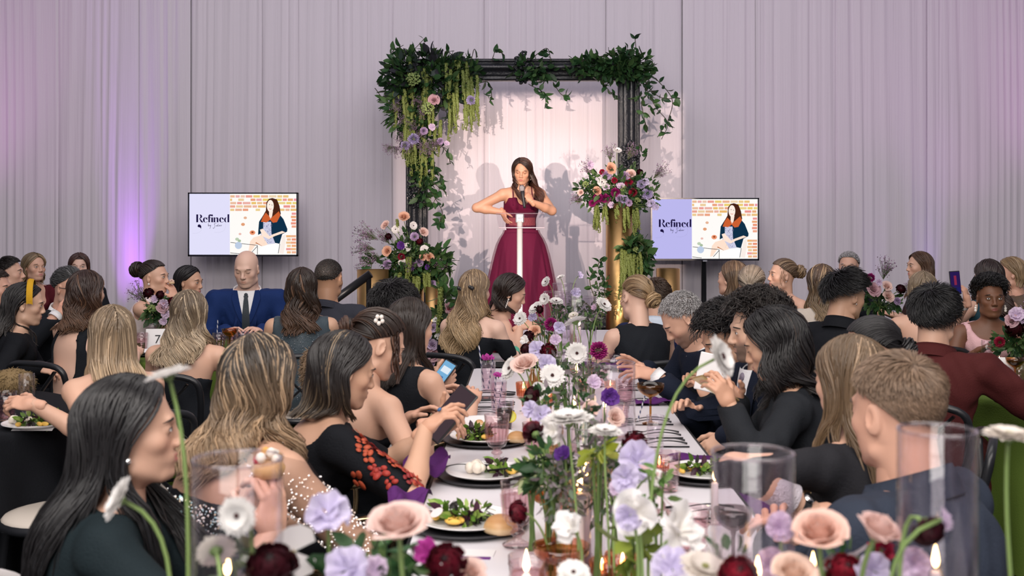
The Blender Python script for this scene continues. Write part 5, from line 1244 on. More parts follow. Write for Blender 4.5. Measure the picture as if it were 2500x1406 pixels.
gerbera('gerbera_white', WHT, (.05, .012, .012)); gerbera('gerbera_cream', (.82, .76, .70), (.25, .25, .10), 22, 3)
rose('rose_peach', (.72, .34, .20), (.80, .50, .36), .6, 22); rose('rose_blush', (.74, .48, .40), (.83, .62, .56), .7); rose('rose_mauve', (.48, .26, .30), (.60, .38, .42)); rose('rose_lilac', (.42, .30, .46), (.56, .44, .60), .8)
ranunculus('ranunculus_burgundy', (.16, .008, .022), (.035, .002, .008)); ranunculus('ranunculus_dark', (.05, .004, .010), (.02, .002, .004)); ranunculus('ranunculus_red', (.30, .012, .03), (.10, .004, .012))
anthurium('anthurium_white', (.84, .82, .80)); ruffled('sweetpea_lavender', (.56, .50, .72), (.68, .62, .82)); ruffled('sweetpea_lilac', (.60, .46, .66), (.74, .60, .76), 4, 5); ruffled('petals_white', (.84, .80, .74), (.88, .86, .86), 7, 3, .5); ruffled('orchid_magenta', (.34, .02, .22), (.52, .06, .36), 5); ruffled('anemone_purple', (.10, .03, .22), (.16, .05, .34), 7)
pompom('scabiosa_lilac', (.42, .28, .50), (.60, .46, .68)); pompom('carnation_magenta', (.22, .006, .10), (.36, .02, .18)); pompom('carnation_crimson', (.20, .006, .02), (.34, .012, .05)); pompom('pompom_lavender', (.36, .30, .52), (.50, .44, .68), 80)
LEAVES = [leaf_mesh('leaf_a', (.030, .085, .028)), leaf_mesh('leaf_b', (.022, .062, .026), .24, .12, -.35), leaf_mesh('leaf_c', (.050, .115, .035), .3, .06, -.15), leaf_mesh('leaf_d', (.14, .24, .06), .22, .08, -.3)]
g = GB(); zz = np.linspace(0, -1, 30)
for k in range(3):
    P0 = np.stack([.012 * np.sin(zz * 9 + k * 2), .012 * np.cos(zz * 8 + k * 2), zz * (1 - .12 * k)], 1)
    g.tube(P0, .015 * np.sin(np.linspace(.5, 3.0, 30)) * fr_.uniform(.6, 1.3, 30) + .004, 6, col=np.array([.20, .25, .065]))
for k in range(90):
    z = -fr_.uniform(.03, .98); a = fr_.uniform(0, 6.28); g.ball((.022 * math.cos(a), .022 * math.sin(a), z), fr_.uniform(.008, .016), col=np.array([.25, .31, .085]) * fr_.uniform(.7, 1.2), n=5, m=4)
fmesh('tassel', g, LEAF)
g = GB()
for k in range(46):
    a = fr_.uniform(0, 6.28); h = fr_.uniform(.35, 1); r = .10 + .34 * fr_.random() * h; p1 = np.array([r * math.cos(a), r * math.sin(a), h])
    g.tube([(0, 0, h * .3), p1 * .6 + np.array([0, 0, .1 * h]), p1], .006, 3, (.16, .20, .10), False)
    for q in range(4): g.ball(p1 + fr_.normal(size=3) * .05, fr_.uniform(.012, .03), col=np.array([.34, .22, .34]) * fr_.uniform(.5, 1.3), n=5, m=3)
fmesh('filler_sprig', g, LEAF)
g = GB()
for k in range(60):
    q = unit(fr_.normal(size=3)); q[2] = abs(q[2])
    for c in range(3): g.ball(q * fr_.uniform(.75, 1.0), fr_.uniform(.10, .16), col=np.array([.34, .44, .16]) * fr_.uniform(.8, 1.25), n=6, m=4)
fmesh('hydrangea_green', g, LEAF)
def flower(kind, c, size, n, base=None, bend=(0, 0, 0), label='', group=None, sr=.0022, cat='flower', petals=False, name=None):
    "a single cut flower: c bloom centre (world), size radius, n facing; base: foot of the stem in its vase"
    nm = name or kind.split('_')[0]; c = np.asarray(c, float); n = unit(np.asarray(n, float))
    b = np.asarray(base, float) if base is not None else c + np.array([0, 0, -.3])
    r = thing(nm, label, cat, b, 0, group); lc = c - b
    if petals:
        R = frame(n) @ rotz(fr_.uniform(0, 6)); 
        for G, C in petals: GB().grid(G * size @ R.T + lc, C).build('petal', PETAL, r)
        g = GB(); g.lathe(np.array([(.05, -.42), (.22, -.34), (.30, -.18), (.16, -.05)]) * size, 10, lc, R, (.2, .3, .1)); g.build('calyx', LEAF, r)
    else: put(FM[kind], 'bloom', r, lc, n, size)
    if base is not None:
        st_ = lc - n * size * .3; m1 = st_ - n * max(.03, .25 * np.linalg.norm(st_)); pts = bez((0, 0, 0), np.array([0, 0, .45 * st_[2]]) + np.asarray(bend), m1, st_, 14)
        GB().tube(pts, np.linspace(sr * 1.2, sr, 14), 7, (.26, .38, .13)).build('stem', LEAF, r)
    return r
def leafy(parent, pts, n, L, spread=.6, lo=0, budget=None, size=(.7, 1.2), kinds=(0, 1, 2)):
    "leaves along a line of points, as separate leaf parts"
    pts = np.asarray(pts, float)
    for k in range(n):
        i = fr_.uniform(lo, len(pts) - 1.001); a = int(i); p = pts[a] + (pts[a + 1] - pts[a]) * (i - a)
        d = unit(fr_.normal(size=3) * np.array([1, .6, 1]) + np.array([0, -.5, -.15])); X = unit(d * spread + unit(pts[a + 1] - pts[a]) * .35)
        R = frame(np.cross(X, fr_.normal(size=3)), X); m4 = np.eye(4); zc = R[:, 2]; yc = np.cross(zc, X); s = L * fr_.uniform(*size)
        m4[:3, :3] = np.stack([X, yc, zc], 1) * s; m4[:3, 3] = p
        o = link(bpy.data.objects.new('leaf', LEAVES[kinds[fr_.integers(len(kinds))]])); o.parent = parent; o.matrix_local = Matrix(m4.tolist())
def leaf_mass(cen, rad, n, L, cols, seed, squash=None):
    "GB with many leaves inside an ellipsoid, for the parts too small to pick apart"
    r = np.random.default_rng(abs(int(seed)) + 1); g = GB()
    for k in range(n):
        q = unit(r.normal(size=3)) * r.random() ** .4; p = np.asarray(cen) + q * rad; X = unit(q + r.normal(size=3) * .5 + np.array([0, -.3, -.1])); zc = unit(np.cross(X, r.normal(size=3))); yc = np.cross(zc, X)
        s = L * r.uniform(.6, 1.25); u = np.array([0, .3, .7, 1]); w = np.array([.02, .24, .2, .01])
        G = np.stack([p + s * (u[i] * X + w[i] * b * yc + (.05 * abs(b) - .2 * u[i] ** 2) * zc) for i in range(4) for b in (-1, 0, 1)]).reshape(4, 3, 3)
        g.grid(G, np.asarray(cols[r.integers(len(cols))]) * r.uniform(.7, 1.25))
    return g
GREENS = [(.025, .07, .025), (.035, .09, .03), (.06, .12, .04), (.10, .17, .06)]
# ------------------------------------------------------------------ greenery on the frame
def Pl(px, py, d, o): return P(px, py, d) - np.asarray(o)
GO = np.array([*P(1060, 0, 10.95)[:2], .45])
gar = thing('leafy_garland', 'leafy green garland with hanging amaranth along the top and left of the black frame', 'garland', GO)
gd = 10.93
def vine(pts, n, L=.088, d=gd, dd=0, sp=.6, tube=True, kinds=(0, 1, 2), root=gar, org=GO):
    q = spline([Pl(x, y, d + (fr_.uniform(-.04, .04) if dd == 0 else dd), org) for x, y in pts], 8 * len(pts))
    if tube: VT.tube(q, .004, 4, (.06, .05, .03), False)
    leafy(root, q, n, L, sp, kinds=kinds)
VT = GB()
for pts, n in (([(1000, 190), (960, 150), (1005, 125), (1040, 90)], 12), ([(1000, 230), (950, 200), (920, 205)], 9), ([(990, 260), (945, 250), (915, 215)], 10), ([(960, 160), (955, 130), (985, 110)], 7), ([(1080, 150), (1090, 125), (1110, 140)], 5), ([(1150, 150), (1158, 120), (1166, 140)], 5),
                ([(1200, 150), (1212, 122), (1232, 135)], 5), ([(1250, 165), (1300, 140), (1335, 118), (1345, 150)], 12), ([(1270, 185), (1320, 170), (1340, 190), (1300, 205)], 16), ([(1290, 205), (1330, 230), (1330, 265)], 16), ([(1350, 200), (1370, 230), (1390, 235)], 10), ([(1370, 170), (1420, 150), (1480, 135), (1540, 130)], 26),
                ([(1400, 190), (1450, 175), (1500, 160), (1560, 150)], 30), ([(1450, 150), (1500, 125), (1550, 125), (1590, 160)], 18), ([(1555, 150), (1552, 110), (1550, 92)], 5), ([(1470, 200), (1490, 225), (1505, 240)], 12), ([(1560, 170), (1590, 220), (1620, 240), (1655, 238)], 14), ([(1570, 200), (1600, 260), (1630, 300), (1615, 340)], 18), ([(1565, 250), (1575, 300), (1580, 320)], 9), ([(1600, 190), (1640, 240), (1632, 290), (1605, 335)], 10), ([(1560, 350), (1566, 370), (1580, 375)], 6),
                ([(1060, 340), (1090, 370), (1100, 400)], 10), ([(1010, 400), (1050, 440), (1090, 470)], 18), ([(1040, 380), (1075, 430), (1070, 470), (1050, 510)], 20), ([(1030, 440), (1060, 480), (1080, 520), (1070, 550)], 20), ([(1010, 350), (1030, 420), (1020, 480)], 14), ([(1080, 260), (1100, 290), (1110, 310)], 6), ([(1150, 210), (1190, 200), (1200, 230), (1195, 250)], 10)):
    vine(pts, n)
VT.build('vine_stem', LEAF, gar, kind='stuff')
g = leaf_mass(Pl(1040, 195, gd, GO), np.array([.44, .15, .30]), 1000, .10, GREENS[:3] + [(.05, .05, .06), (.04, .06, .05)], 4)
for c, r, n in (((1000, 265), (.24, .12, .30), 500), ((1020, 330), (.16, .12, .22), 220), ((1120, 180), (.22, .12, .16), 220), ((1035, 420), (.10, .10, .35), 150), ((1520, 165), (.28, .10, .14), 260), ((1300, 170), (.22, .08, .10), 90), ((1575, 200), (.10, .08, .3), 60), ((1440, 165), (.2, .08, .1), 90)):
    g2 = leaf_mass(Pl(*c, gd, GO), np.array(r), n, .09, GREENS[:3], int(c[0])); V, f, C = g2.arrays(); g.add(V, f[0], (), C)
g.build('dense_foliage', LEAF, gar, kind='stuff')
for (x, y, L, n) in ((1000, 160, .35, 4), (1040, 170, .40, 5), (1090, 165, .38, 5), (1125, 160, .42, 5), (1150, 185, .45, 5), (1100, 210, .45, 4), (975, 230, .4, 4), (1010, 250, .55, 6), (1045, 230, .4, 4), (1115, 240, .38, 4), (1150, 250, .30, 4), (1000, 300, .45, 5), (1025, 330, .45, 5), (1050, 370, .35, 3), (1060, 300, .3, 3)):
    for k in range(n): put(FM['tassel'], 'amaranth_tassel', gar, Pl(x + fr_.uniform(-16, 16), y + fr_.uniform(-14, 14), gd - .10 + fr_.uniform(-.06, .06), GO), (fr_.uniform(-.12, .12), fr_.uniform(-.1, .1), 1), (.62, .62, L * fr_.uniform(.7, 1.15)))
for x, y, k, s in ((1010, 195, 'hydrangea_green', .07), (1045, 265, 'hydrangea_green', .065), (1060, 245, 'rose_mauve', .04), (1150, 245, 'pompom_lavender', .05), (1010, 340, 'pompom_lavender', .06), (1035, 320, 'scabiosa_lilac', .04), (1075, 345, 'scabiosa_lilac', .035), (990, 355, 'pompom_lavender', .05), (1055, 310, 'sweetpea_lilac', .04), (1090, 350, 'sweetpea_lilac', .03)):
    put(FM[k], 'blossom', gar, Pl(x, y, gd - .16, GO), (fr_.uniform(-.3, .3), -1, .3), s)
for k in range(16): put(FM['filler_sprig'], 'lavender_sprig', gar, Pl(fr_.uniform(960, 1080), fr_.uniform(240, 360), gd - .08, GO), (fr_.uniform(-1, .3), -.6, fr_.uniform(-1, .3)), .16)

# ------------------------------------------------------------------ arrangements on the gold columns
def arrangement(label, base, d, blooms, masses, tassels=(), sprigs=(), name='flower_arrangement', ss=1.0, vines=()):
    B = P(*base, d); r = thing(name, label, 'flower arrangement', B)
    g = GB(); k = 0
    for x, y, rx, rz_, n, L in masses:
        V, f, C = leaf_mass(Pl(x, y, d, B), np.array([rx, min(rx, rz_) * .8 + .03, rz_]), n, L, GREENS, int(x + y)).arrays(); g.add(V, f[0], (), C)
    sg = GB()
    for b in blooms:
        x, y, kind, s = b[:4]; n = b[4] if len(b) > 4 else (fr_.uniform(-.5, .5), -1, fr_.uniform(.1, .7)); dz_ = b[5] if len(b) > 5 else -.10
        p = Pl(x, y, d + dz_, B); o = put(FM[kind], kind.split('_')[0], r, p, n, s * ss * (.72 if kind.startswith('rose') else 1))
        q = p - unit(np.array(n, float)) * s * .3; sg.tube(bez((0, 0, 0), (0, 0, q[2] * .5), q - unit(np.array(n, float)) * .08, q, 8), .003, 5, (.2, .3, .1), False)
    for x, y, L, n in tassels:
        for k in range(n): put(FM['tassel'], 'amaranth_tassel', r, Pl(x + fr_.uniform(-9, 9), y + fr_.uniform(-6, 6), d - .12 + fr_.uniform(-.04, .04), B), (fr_.uniform(-.15, .15), fr_.uniform(-.1, .1), 1), (.55, .55, L * fr_.uniform(.7, 1.2)))
    for x, y, n, s in sprigs: put(FM['filler_sprig'], 'filler_sprig', r, Pl(x, y, d - .04, B), n, s)
    for pts, n, L in vines:
        q = spline([Pl(x, y, d - .1, B) for x, y in pts], 10); sg.tube(q, .004, 4, (.08, .08, .04), False); leafy(r, q, n, L)
    g.build('foliage', LEAF, r, kind='stuff'); sg.build('stems', LEAF, r, kind='stuff'); return r
arrangement('flower arrangement of burgundy carnations, lilac blooms and roses on the tallest gold column', (1510, 499), 10.1,
    [(1507, 367, 'gerbera_white', .045, (.1, -.6, .8)), (1490, 412, 'rose_peach', .062), (1470, 420, 'carnation_crimson', .028), (1470, 444, 'gerbera_white', .048, (-.1, -1, .1)), (1480, 428, 'scabiosa_lilac', .045), (1527, 430, 'scabiosa_lilac', .045), (1540, 425, 'rose_blush', .05), (1562, 420, 'ranunculus_dark', .03), (1535, 444, 'carnation_crimson', .04), (1500, 440, 'carnation_crimson', .03), (1457, 467, 'rose_peach', .05), (1460, 484, 'carnation_magenta', .05), (1478, 486, 'carnation_magenta', .05), (1446, 496, 'carnation_magenta', .035), (1502, 470, 'carnation_magenta', .045), (1545, 470, 'carnation_crimson', .04),
     (1512, 484, 'scabiosa_lilac', .04), (1524, 488, 'pompom_lavender', .045), (1580, 474, 'pompom_lavender', .055), (1565, 450, 'pompom_lavender', .045), (1575, 445, 'sweetpea_lavender', .04), (1590, 497, 'sweetpea_lavender', .04), (1600, 505, 'sweetpea_lavender', .035), (1480, 458, 'sweetpea_lilac', .04), (1418, 470, 'rose_blush', .035), (1440, 402, 'sweetpea_lilac', .045), (1535, 495, 'scabiosa_lilac', .035), (1430, 450, 'hydrangea_green', .03), (1522, 460, 'hydrangea_green', .03), (1556, 490, 'hydrangea_green', .03), (1515, 455, 'sweetpea_lilac', .04), (1492, 500, 'sweetpea_lilac', .035)],
    [(1505, 460, .30, .20, 420, .07), (1440, 470, .12, .12, 120, .06), (1575, 470, .12, .14, 130, .06), (1510, 500, .28, .07, 160, .06)],
    [(1455, 505, .22, 4), (1470, 505, .16, 3), (1508, 505, .14, 3), (1530, 505, .2, 3), (1552, 510, .22, 4), (1462, 530, .16, 2)], [(1490, 400, (-.1, -.2, 1), .18), (1530, 395, (.5, -.2, 1), .18), (1455, 430, (-.8, -.2, .8), .18), (1590, 440, (.8, -.3, .7), .2), (1430, 490, (-.8, -.3, .1), .16)])
arrangement('flower arrangement of peach roses, white gerberas and lilac scabiosa on slim gold cylinder', (1014, 692), 10.2,
    [(986, 531, 'rose_peach', .062, (.1, -.7, .6)), (942, 550, 'rose_blush', .05, (-.5, -.7, .5)), (966, 560, 'gerbera_white', .042, (-.1, -1, .2)), (1009, 551, 'gerbera_white', .042, (.5, -.8, .2)), (948, 577, 'ranunculus_dark', .032), (1033, 567, 'rose_blush', .05, (.5, -.8, .5)), (1012, 578, 'scabiosa_lilac', .042), (1024, 589, 'ranunculus_burgundy', .032), (979, 600, 'anemone_purple', .04), (993, 604, 'gerbera_white', .045, (0, -1, .2)), (1036, 609, 'gerbera_white', .045, (.2, -1, .2)), (946, 613, 'rose_peach', .055, (-.3, -1, .2)), (1048, 628, 'rose_peach', .05, (.5, -.9, .2)), (983, 641, 'gerbera_white', .045, (-.1, -1, .0)), (946, 646, 'scabiosa_lilac', .045), (1008, 649, 'anemone_purple', .038), (1024, 641, 'scabiosa_lilac', .04), (980, 627, 'carnation_crimson', .035), (1032, 628, 'rose_peach', .04), (1080, 652, 'sweetpea_lilac', .035), (1057, 692, 'scabiosa_lilac', .032), (960, 690, 'carnation_crimson', .03), (1044, 652, 'anemone_purple', .025)],
    [(1000, 630, .22, .16, 380, .07), (1005, 670, .20, .09, 220, .08), (1070, 640, .10, .14, 150, .10), (960, 650, .10, .12, 80, .06), (1000, 590, .10, .12, 70, .06)],
    [(995, 625, .24, 3), (972, 665, .16, 3), (1018, 672, .20, 4), (1040, 670, .24, 4), (1078, 690, .40, 3), (990, 680, .14, 3), (968, 540, .12, 1)], [(930, 590, (-.8, -.2, .5), .26), (925, 610, (-1, -.2, .2), .24), (940, 630, (-.8, -.4, .1), .22), (955, 600, (-.5, -.3, .7), .2), (1000, 650, (.1, -1, .1), .16), (1060, 650, (.6, -.8, .1), .15), (920, 640, (-.8, -.2, -.1), .2)], vines=[([(905, 660), (908, 640), (912, 620)], 5, .12), ([(1075, 620), (1090, 640), (1085, 670)], 12, .11)])
arrangement('hanging bunch of green leaves and amaranth on the side of the tall gold column', (1545, 640), 10.0, [(1552, 610, 'hydrangea_green', .03)], [(1548, 605, .12, .08, 160, .10), (1565, 630, .08, .14, 120, .09)],
    [(1525, 615, .42, 5), (1540, 620, .45, 6), (1555, 620, .35, 5), (1515, 610, .30, 3)], name='greenery_bunch', vines=[([(1530, 600), (1560, 590), (1580, 620), (1578, 650)], 22, .11)])
arrangement('tangle of smilax vine with small leaves at the base of the tall gold column', (1465, 854), 9.7, [(1478, 735, 'rose_blush', .03), (1450, 752, 'sweetpea_lilac', .03)], [(1465, 700, .07, .12, 70, .05), (1445, 755, .12, .06, 80, .05), (1405, 745, .05, .06, 40, .05)], name='vine_bunch',
    vines=[([(1470, 770), (1476, 700), (1460, 650), (1470, 632)], 24, .07), ([(1465, 760), (1440, 690), (1450, 660)], 14, .06), ([(1460, 770), (1430, 740), (1400, 735)], 14, .06)])
arrangement('low arrangement of lilac roses and white lisianthus in the small gold vase', (1062, 928), 6.9,
    [(1057, 800, 'rose_lilac', .035), (1090, 812, 'rose_lilac', .03), (1045, 820, 'rose_lilac', .03), (1075, 822, 'petals_white', .03), (1055, 842, 'rose_lilac', .04), (1085, 845, 'pompom_lavender', .04), (1060, 868, 'rose_mauve', .045), (1090, 858, 'petals_white', .03), (1045, 850, 'rose_mauve', .035), (1080, 835, 'rose_lilac', .03), (1050, 885, 'rose_lilac', .035), (1063, 782, 'petals_white', .02), (1098, 755, 'carnation_crimson', .02), (1095, 752, 'rose_mauve', .035), (1042, 790, 'ranunculus_burgundy', .02)],
    [(1070, 840, .10, .12, 220, .05), (1080, 770, .06, .08, 60, .06), (1085, 720, .05, .08, 30, .07)], [(1095, 870, .18, 3), (1105, 880, .14, 2), (1080, 700, .25, 2)], ss=1.0, vines=[([(1070, 790), (1085, 730), (1100, 700)], 10, .08), ([(1080, 780), (1110, 740), (1120, 715)], 8, .07)])
# ------------------------------------------------------------------ tables
TZ = .75
def long_table(label, x0, x1, y0, y1, name='banquet_table'):
    cx_, cy_ = (x0 + x1) / 2, (y0 + y1) / 2; r = thing(name, label, 'table', (cx_, cy_, 0)); W, L = x1 - x0, y1 - y0
    g = GB(); g.box((0, 0, TZ - .012), (W - .012, L - .012, .024), bev=.003); g.build('tabletop', M('white_laminate', (.78, .75, .79), rough=.3, spec=.4), r, smooth=False)
    g = GB()
    for sx in (-1, 1): g.box((sx * (W / 2 - .004), 0, TZ - .017), (.010, L, .032))
    for sy in (-1, 1): g.box((0, sy * (L / 2 - .004), TZ - .017), (W, .010, .032))
    g.build('edge_band', BLACKSATIN, r, smooth=False)
    for sx in (-1, 1):
        for sy in (-1, 1): GB().box((sx * (W / 2 - .08), sy * (L / 2 - .10), (TZ - .03) / 2), (.05, .05, TZ - .03), bev=.004).build('leg', BLACKMETAL, r, smooth=False)
    return r
X0, X1 = -.305, .637
long_table('long white banquet table with black edge running toward the stage', X0, X1, 1.92, 6.20)
long_table('white banquet table with black edge before the stage, beyond the long table', X0, X1, 6.50, 8.45)
long_table('white table under the nearest row of flowers and glass cylinders', -.66, .98, 1.12, 1.86)
def round_table(label, x, y, rad, col, seed):
    r = thing('round_table', label, 'table', (x, y, 0)); rr = np.random.default_rng(seed)
    g = GB(); g.lathe([(0, TZ - .012), (rad - .02, TZ - .012), (rad - .02, TZ - .035), (0, TZ - .035)], 48); g.build('tabletop', BLACKSATIN, r)
    for k in range(4): a = .78 + k * 1.571; GB().tube([(.45 * rad * math.cos(a), .45 * rad * math.sin(a), TZ - .035), (.75 * rad * math.cos(a), .75 * rad * math.sin(a), 0)], .02, 8).build('leg', BLACKMETAL, r)
    th = np.linspace(0, 2 * math.pi, 220, endpoint=False); G = []
    for s_, z in ((.02, TZ), (.5, TZ), (.985, TZ), (1.0, TZ - .006), (1.008, TZ - .03)): G.append(np.stack([rad * s_ * np.cos(th), rad * s_ * np.sin(th), np.full(220, z)], 1))
    for z in np.linspace(TZ - .12, .012, 8):
        k = (TZ - z) / TZ; fo = .035 * k * np.sin(th * 15 + seed) + .03 * k * np.sin(th * 7 + 2 * seed) + .02 * k * np.sin(th * 23); G.append(np.stack([(rad * 1.01 + .09 * k + fo) * np.cos(th), (rad * 1.01 + .09 * k + fo) * np.sin(th), np.full(220, z)], 1))
    c = tag(GB().grid(np.stack(G, 1), wrap_u=True).build('tablecloth', M_cloth(col, rough=.75), loc=(x, y, .0)), label.replace('round table', 'floor-length cloth') + ', draped', 'tablecloth')
    return r
GREENC = (.085, .135, .022)
round_table('lime green round table before the bald man in the blue suit', -2.10, 7.10, .68, GREENC, 1)
round_table('lime green round table carrying the number five card at far right', 2.72, 5.72, .86, GREENC, 2)
round_table('lime green round table behind the maroon shirt', 2.75, 8.45, .70, GREENC, 3)
round_table('black round table with salad plate at left edge', -2.78, 4.62, .86, (.010, .011, .014), 4)

# ------------------------------------------------------------------ chairs
def make_black():
    r = thing('crossback_chair', 'x', 'chair')
    g = GB(); a = np.linspace(0, 2 * math.pi, 28, endpoint=False); q = [(.205 * math.cos(t), .20 * math.sin(t), .435) for t in a]; g.tube(q + q[:1], .018, 8, cap=False); g.build('seat_frame', BLACKMETAL, r)
    g = GB(); g.lathe([(0, .476), (.15, .474), (.195, .462), (.208, .448), (.20, .436), (0, .436)], 28); g.build('seat_cushion', M('cream_cushion', (.56, .50, .44), rough=.8), r)
    for sy in (-1, 1): GB().tube([(.15, sy * .15, .43), (.19, sy * .185, 0)], [.018, .014], 8).build('leg', BLACKMETAL, r)
    hoop = spline([(-.20, -.18, .0), (-.18, -.175, .44), (-.235, -.205, .70), (-.26, -.17, .795), (-.285, 0, .815), (-.26, .17, .795), (-.235, .205, .70), (-.18, .175, .44), (-.20, .18, 0)], 40); GB().tube(hoop, .0165, 8).build('back_hoop', BLACKMETAL, r)
    for s in (-1, 1): GB().tube(spline([(-.19, s * .16, .46), (-.245, 0, .62), (-.262, -s * .15, .775)], 12), .012, 6, flat=.5).build('cross_brace', BLACKMETAL, r)
    a = np.linspace(0, 2 * math.pi, 20, endpoint=False); q = [(.165 * math.cos(t), .165 * math.sin(t), .21) for t in a]; GB().tube(q + q[:1], .009, 6, cap=False).build('stretcher_ring', BLACKMETAL, r)
    return r
def make_white():
    r = thing('round_back_chair', 'x', 'chair')
    g = GB(); g.lathe([(0, .475), (.17, .472), (.215, .455), (.225, .435), (.21, .405), (0, .40)], 30); g.build('seat', M('white_leather', (.74, .70, .70), rough=.5), r)
    th = np.linspace(-1.05, 1.05, 17); zz = np.linspace(0, 1, 9); G = np.zeros((17, 18, 3))
    for i, t in enumerate(th):
        hz = .145 * math.sqrt(max(1 - (t / 1.08) ** 2, 0.01))
        for j in range(18):
            q = j / 17 * 2 * math.pi; z = .665 + hz * math.sin(q); rad = .235 + .026 * math.cos(q) * math.sqrt(max(1 - (t / 1.08) ** 2, .01)); G[i, j] = (-rad * math.cos(t), rad * math.sin(t), z)
    g = GB(); g.grid(G, wrap_v=True); g.build('round_back', M('white_leather', (.74, .70, .70), rough=.5), r)
    for s in (-1, 1):
        GB().tube(spline([(-.20, s * .16, .66), (-.06, s * .262, .685), (.12, s * .268, .69), (.20, s * .25, .685), (.225, s * .245, .64), (.20, s * .21, .43)], 24), .0095, 8).build('armrest', GOLDP, r)
        for xx in (-.17, .17): GB().tube([(xx, s * .16, .42), (xx * 1.18, s * .20, 0)], [.013, .009], 8).build('leg', GOLDP, r)
    GB().tube([(-.19, -.16, .44), (-.235, -.12, .56), (-.235, .12, .56), (-.19, .16, .44)], .010, 8).build('back_support', GOLDP, r)
    return r
protos = dict(black=make_black(), white=make_white()); used = {}
def place_chair(kind, x, y, rz_, label):
    if not used.get(kind): o = protos[kind]; used[kind] = 1
    else: o = copy_tree(protos[kind])
    o.location = (x, y, 0); o.rotation_euler = (0, 0, rz_); o['label'] = label; o['group'] = {'black': 'black cross-back chairs', 'white': 'white round-back chairs at the long table'}[kind]; return o
for kind, root, yr, key in CHAIRS:
    w = ' '.join(PEOPLE[key]['root']['label'].split()[1:9])
    place_chair(kind, root[0] - .02 * math.cos(yr), root[1] - .02 * math.sin(yr), yr, ('black cross-back chair of the person ' if kind == 'black' else 'white round-back chair with gold arms of the person ') + ' '.join(w.split()[:7 if kind == 'black' else 5]))
v = P(120, 1236, 4.22); place_chair('black', v[0] + .04, v[1], 3.3, 'vacant black chair with cream seat at the black table')

# ------------------------------------------------------------------ things on the tables
def on(px, py, d=None, z=TZ):
    "point of the table top seen at the pixel"
    d = F * (CAMZ - z) / (py - CY) if d is None else d; p = P(px, py, d); return np.array([p[0], d, z])
def vessel(name, prof, mat, label, cat, p, inner=None, n=28, group=None, extra=None):
    r = thing(name, label, cat, p, 0, group); GB().lathe(prof, n).build('bowl' if 'glass' in name or 'goblet' in name or 'coupe' in name else 'body', mat, r)
    if inner: GB().lathe(inner[0], n).build('drink', inner[1], r)
    return r
def goblet(p, label, s=1.0, water=True):
    pr = [(0, .004), (.036, .004), (.038, .008), (.020, .016), (.010, .024), (.012, .030), (.018, .038), (.012, .046), (.013, .052), (.028, .060), (.034, .072), (.036, .10), (.040, .135), (.043, .166), (.041, .166), (.038, .135), (.033, .09), (.024, .068), (0, .064)]
    r = vessel('goblet', np.array(pr) * s, PINKG, label, 'goblet', p, (np.array([(0, .072), (.026, .074), (.034, .10), (.036, .13), (0, .13)]) * s, M_glass('water', (.90, .82, .84), .6)) if water else None)
    g = GB()
    for k in range(18):
        a = k * math.pi / 9; q = [(rr * math.cos(a), rr * math.sin(a), z) for rr, z in ((.0365, .075), (.0385, .10), (.0425, .135))]; g.tube(np.array(q) * s, .0022 * s, 5, cap=False)
    g.build('cut_ribs', PINKG, r, kind='stuff')
    for b in ((.020, .038), (.014, .050)): GB().ball((0, 0, b[1] * s), b[0] * s * np.array([1, 1, .45]), n=16, m=8).build('stem_knop', PINKG, r)
    return r
def tumbler(p, label, h=.105, r0=.033, r1=.041, mat=None, liquid=None, lq=.7, name='tumbler'):
    mat = mat or PINKG; r = vessel(name, [(0, .004), (r0 * .9, .002), (r0, .008), ((r0 + r1) / 2, h * .5), (r1, h), (r1 - .002, h), ((r0 + r1) / 2 - .003, h * .5), (r0 - .003, .012), (0, .012)], mat, label, 'glass', p, ([(0, .013), (r0 - .004, .013), (r0 + (r1 - r0) * lq - .004, h * lq), (0, h * lq)], liquid) if liquid else None, 24)
    g = GB()
    for z in np.linspace(.2, .85, 4): a = np.linspace(0, 6.283, 25); rr = r0 + (r1 - r0) * z + .0005; g.tube(np.stack([rr * np.cos(a), rr * np.sin(a), 0 * a + z * h], 1), .0014, 4, cap=False)
    g.build('moulded_rings', mat, r, kind='stuff'); return r
def coupe(p, label, h=.16, rad=.052, mat=None, drink=None):
    mat = mat or AMBERG; r = vessel('coupe_glass', [(0, .003), (.034, .003), (.034, .006), (.008, .012), (.0045, .03), (.0045, h * .58), (.008, h * .66), (rad * .6, h * .74), (rad * .93, h * .85), (rad, h), (rad - .0015, h), (rad * .9, h * .86), (rad * .55, h * .76), (0, h * .70)], mat, label, 'glass', p, ([(0, h * .72), (rad * .5, h * .77), (rad * .86, h * .86), (rad * .9, h * .90), (0, h * .90)], drink) if drink else None)
    return r
STRAWC = [(.75, .74, .76), (.02, .03, .12)]
def straw(p, top, label):
    "striped paper straw standing in a glass"
    p, top = np.asarray(p, float), np.asarray(top, float); r = thing('paper_straw', label, 'straw', p); S = 49; q = np.linspace(0, 1, S)[:, None] * (top - p); R = frame(top - p); V, Q, C = [], [], []
    for i in range(S):
        for j in range(8): a = j * math.pi / 4; V.append(q[i] + .0033 * (R @ np.array([math.cos(a), math.sin(a), 0]))); C.append(STRAWC[((i + j) // 3) % 2 if (i + j) % 8 < 6 else 0] if False else STRAWC[1 if (i * 1.0 + j) % 8 < 3.2 else 0])
    for i in range(S - 1):
        for j in range(8): Q.append((i * 8 + j, (i + 1) * 8 + j, (i + 1) * 8 + (j + 1) % 8, i * 8 + (j + 1) % 8))
    mk('striped_tube', np.array(V), [np.array(Q)], ATTR, r, np.array(C)); return r
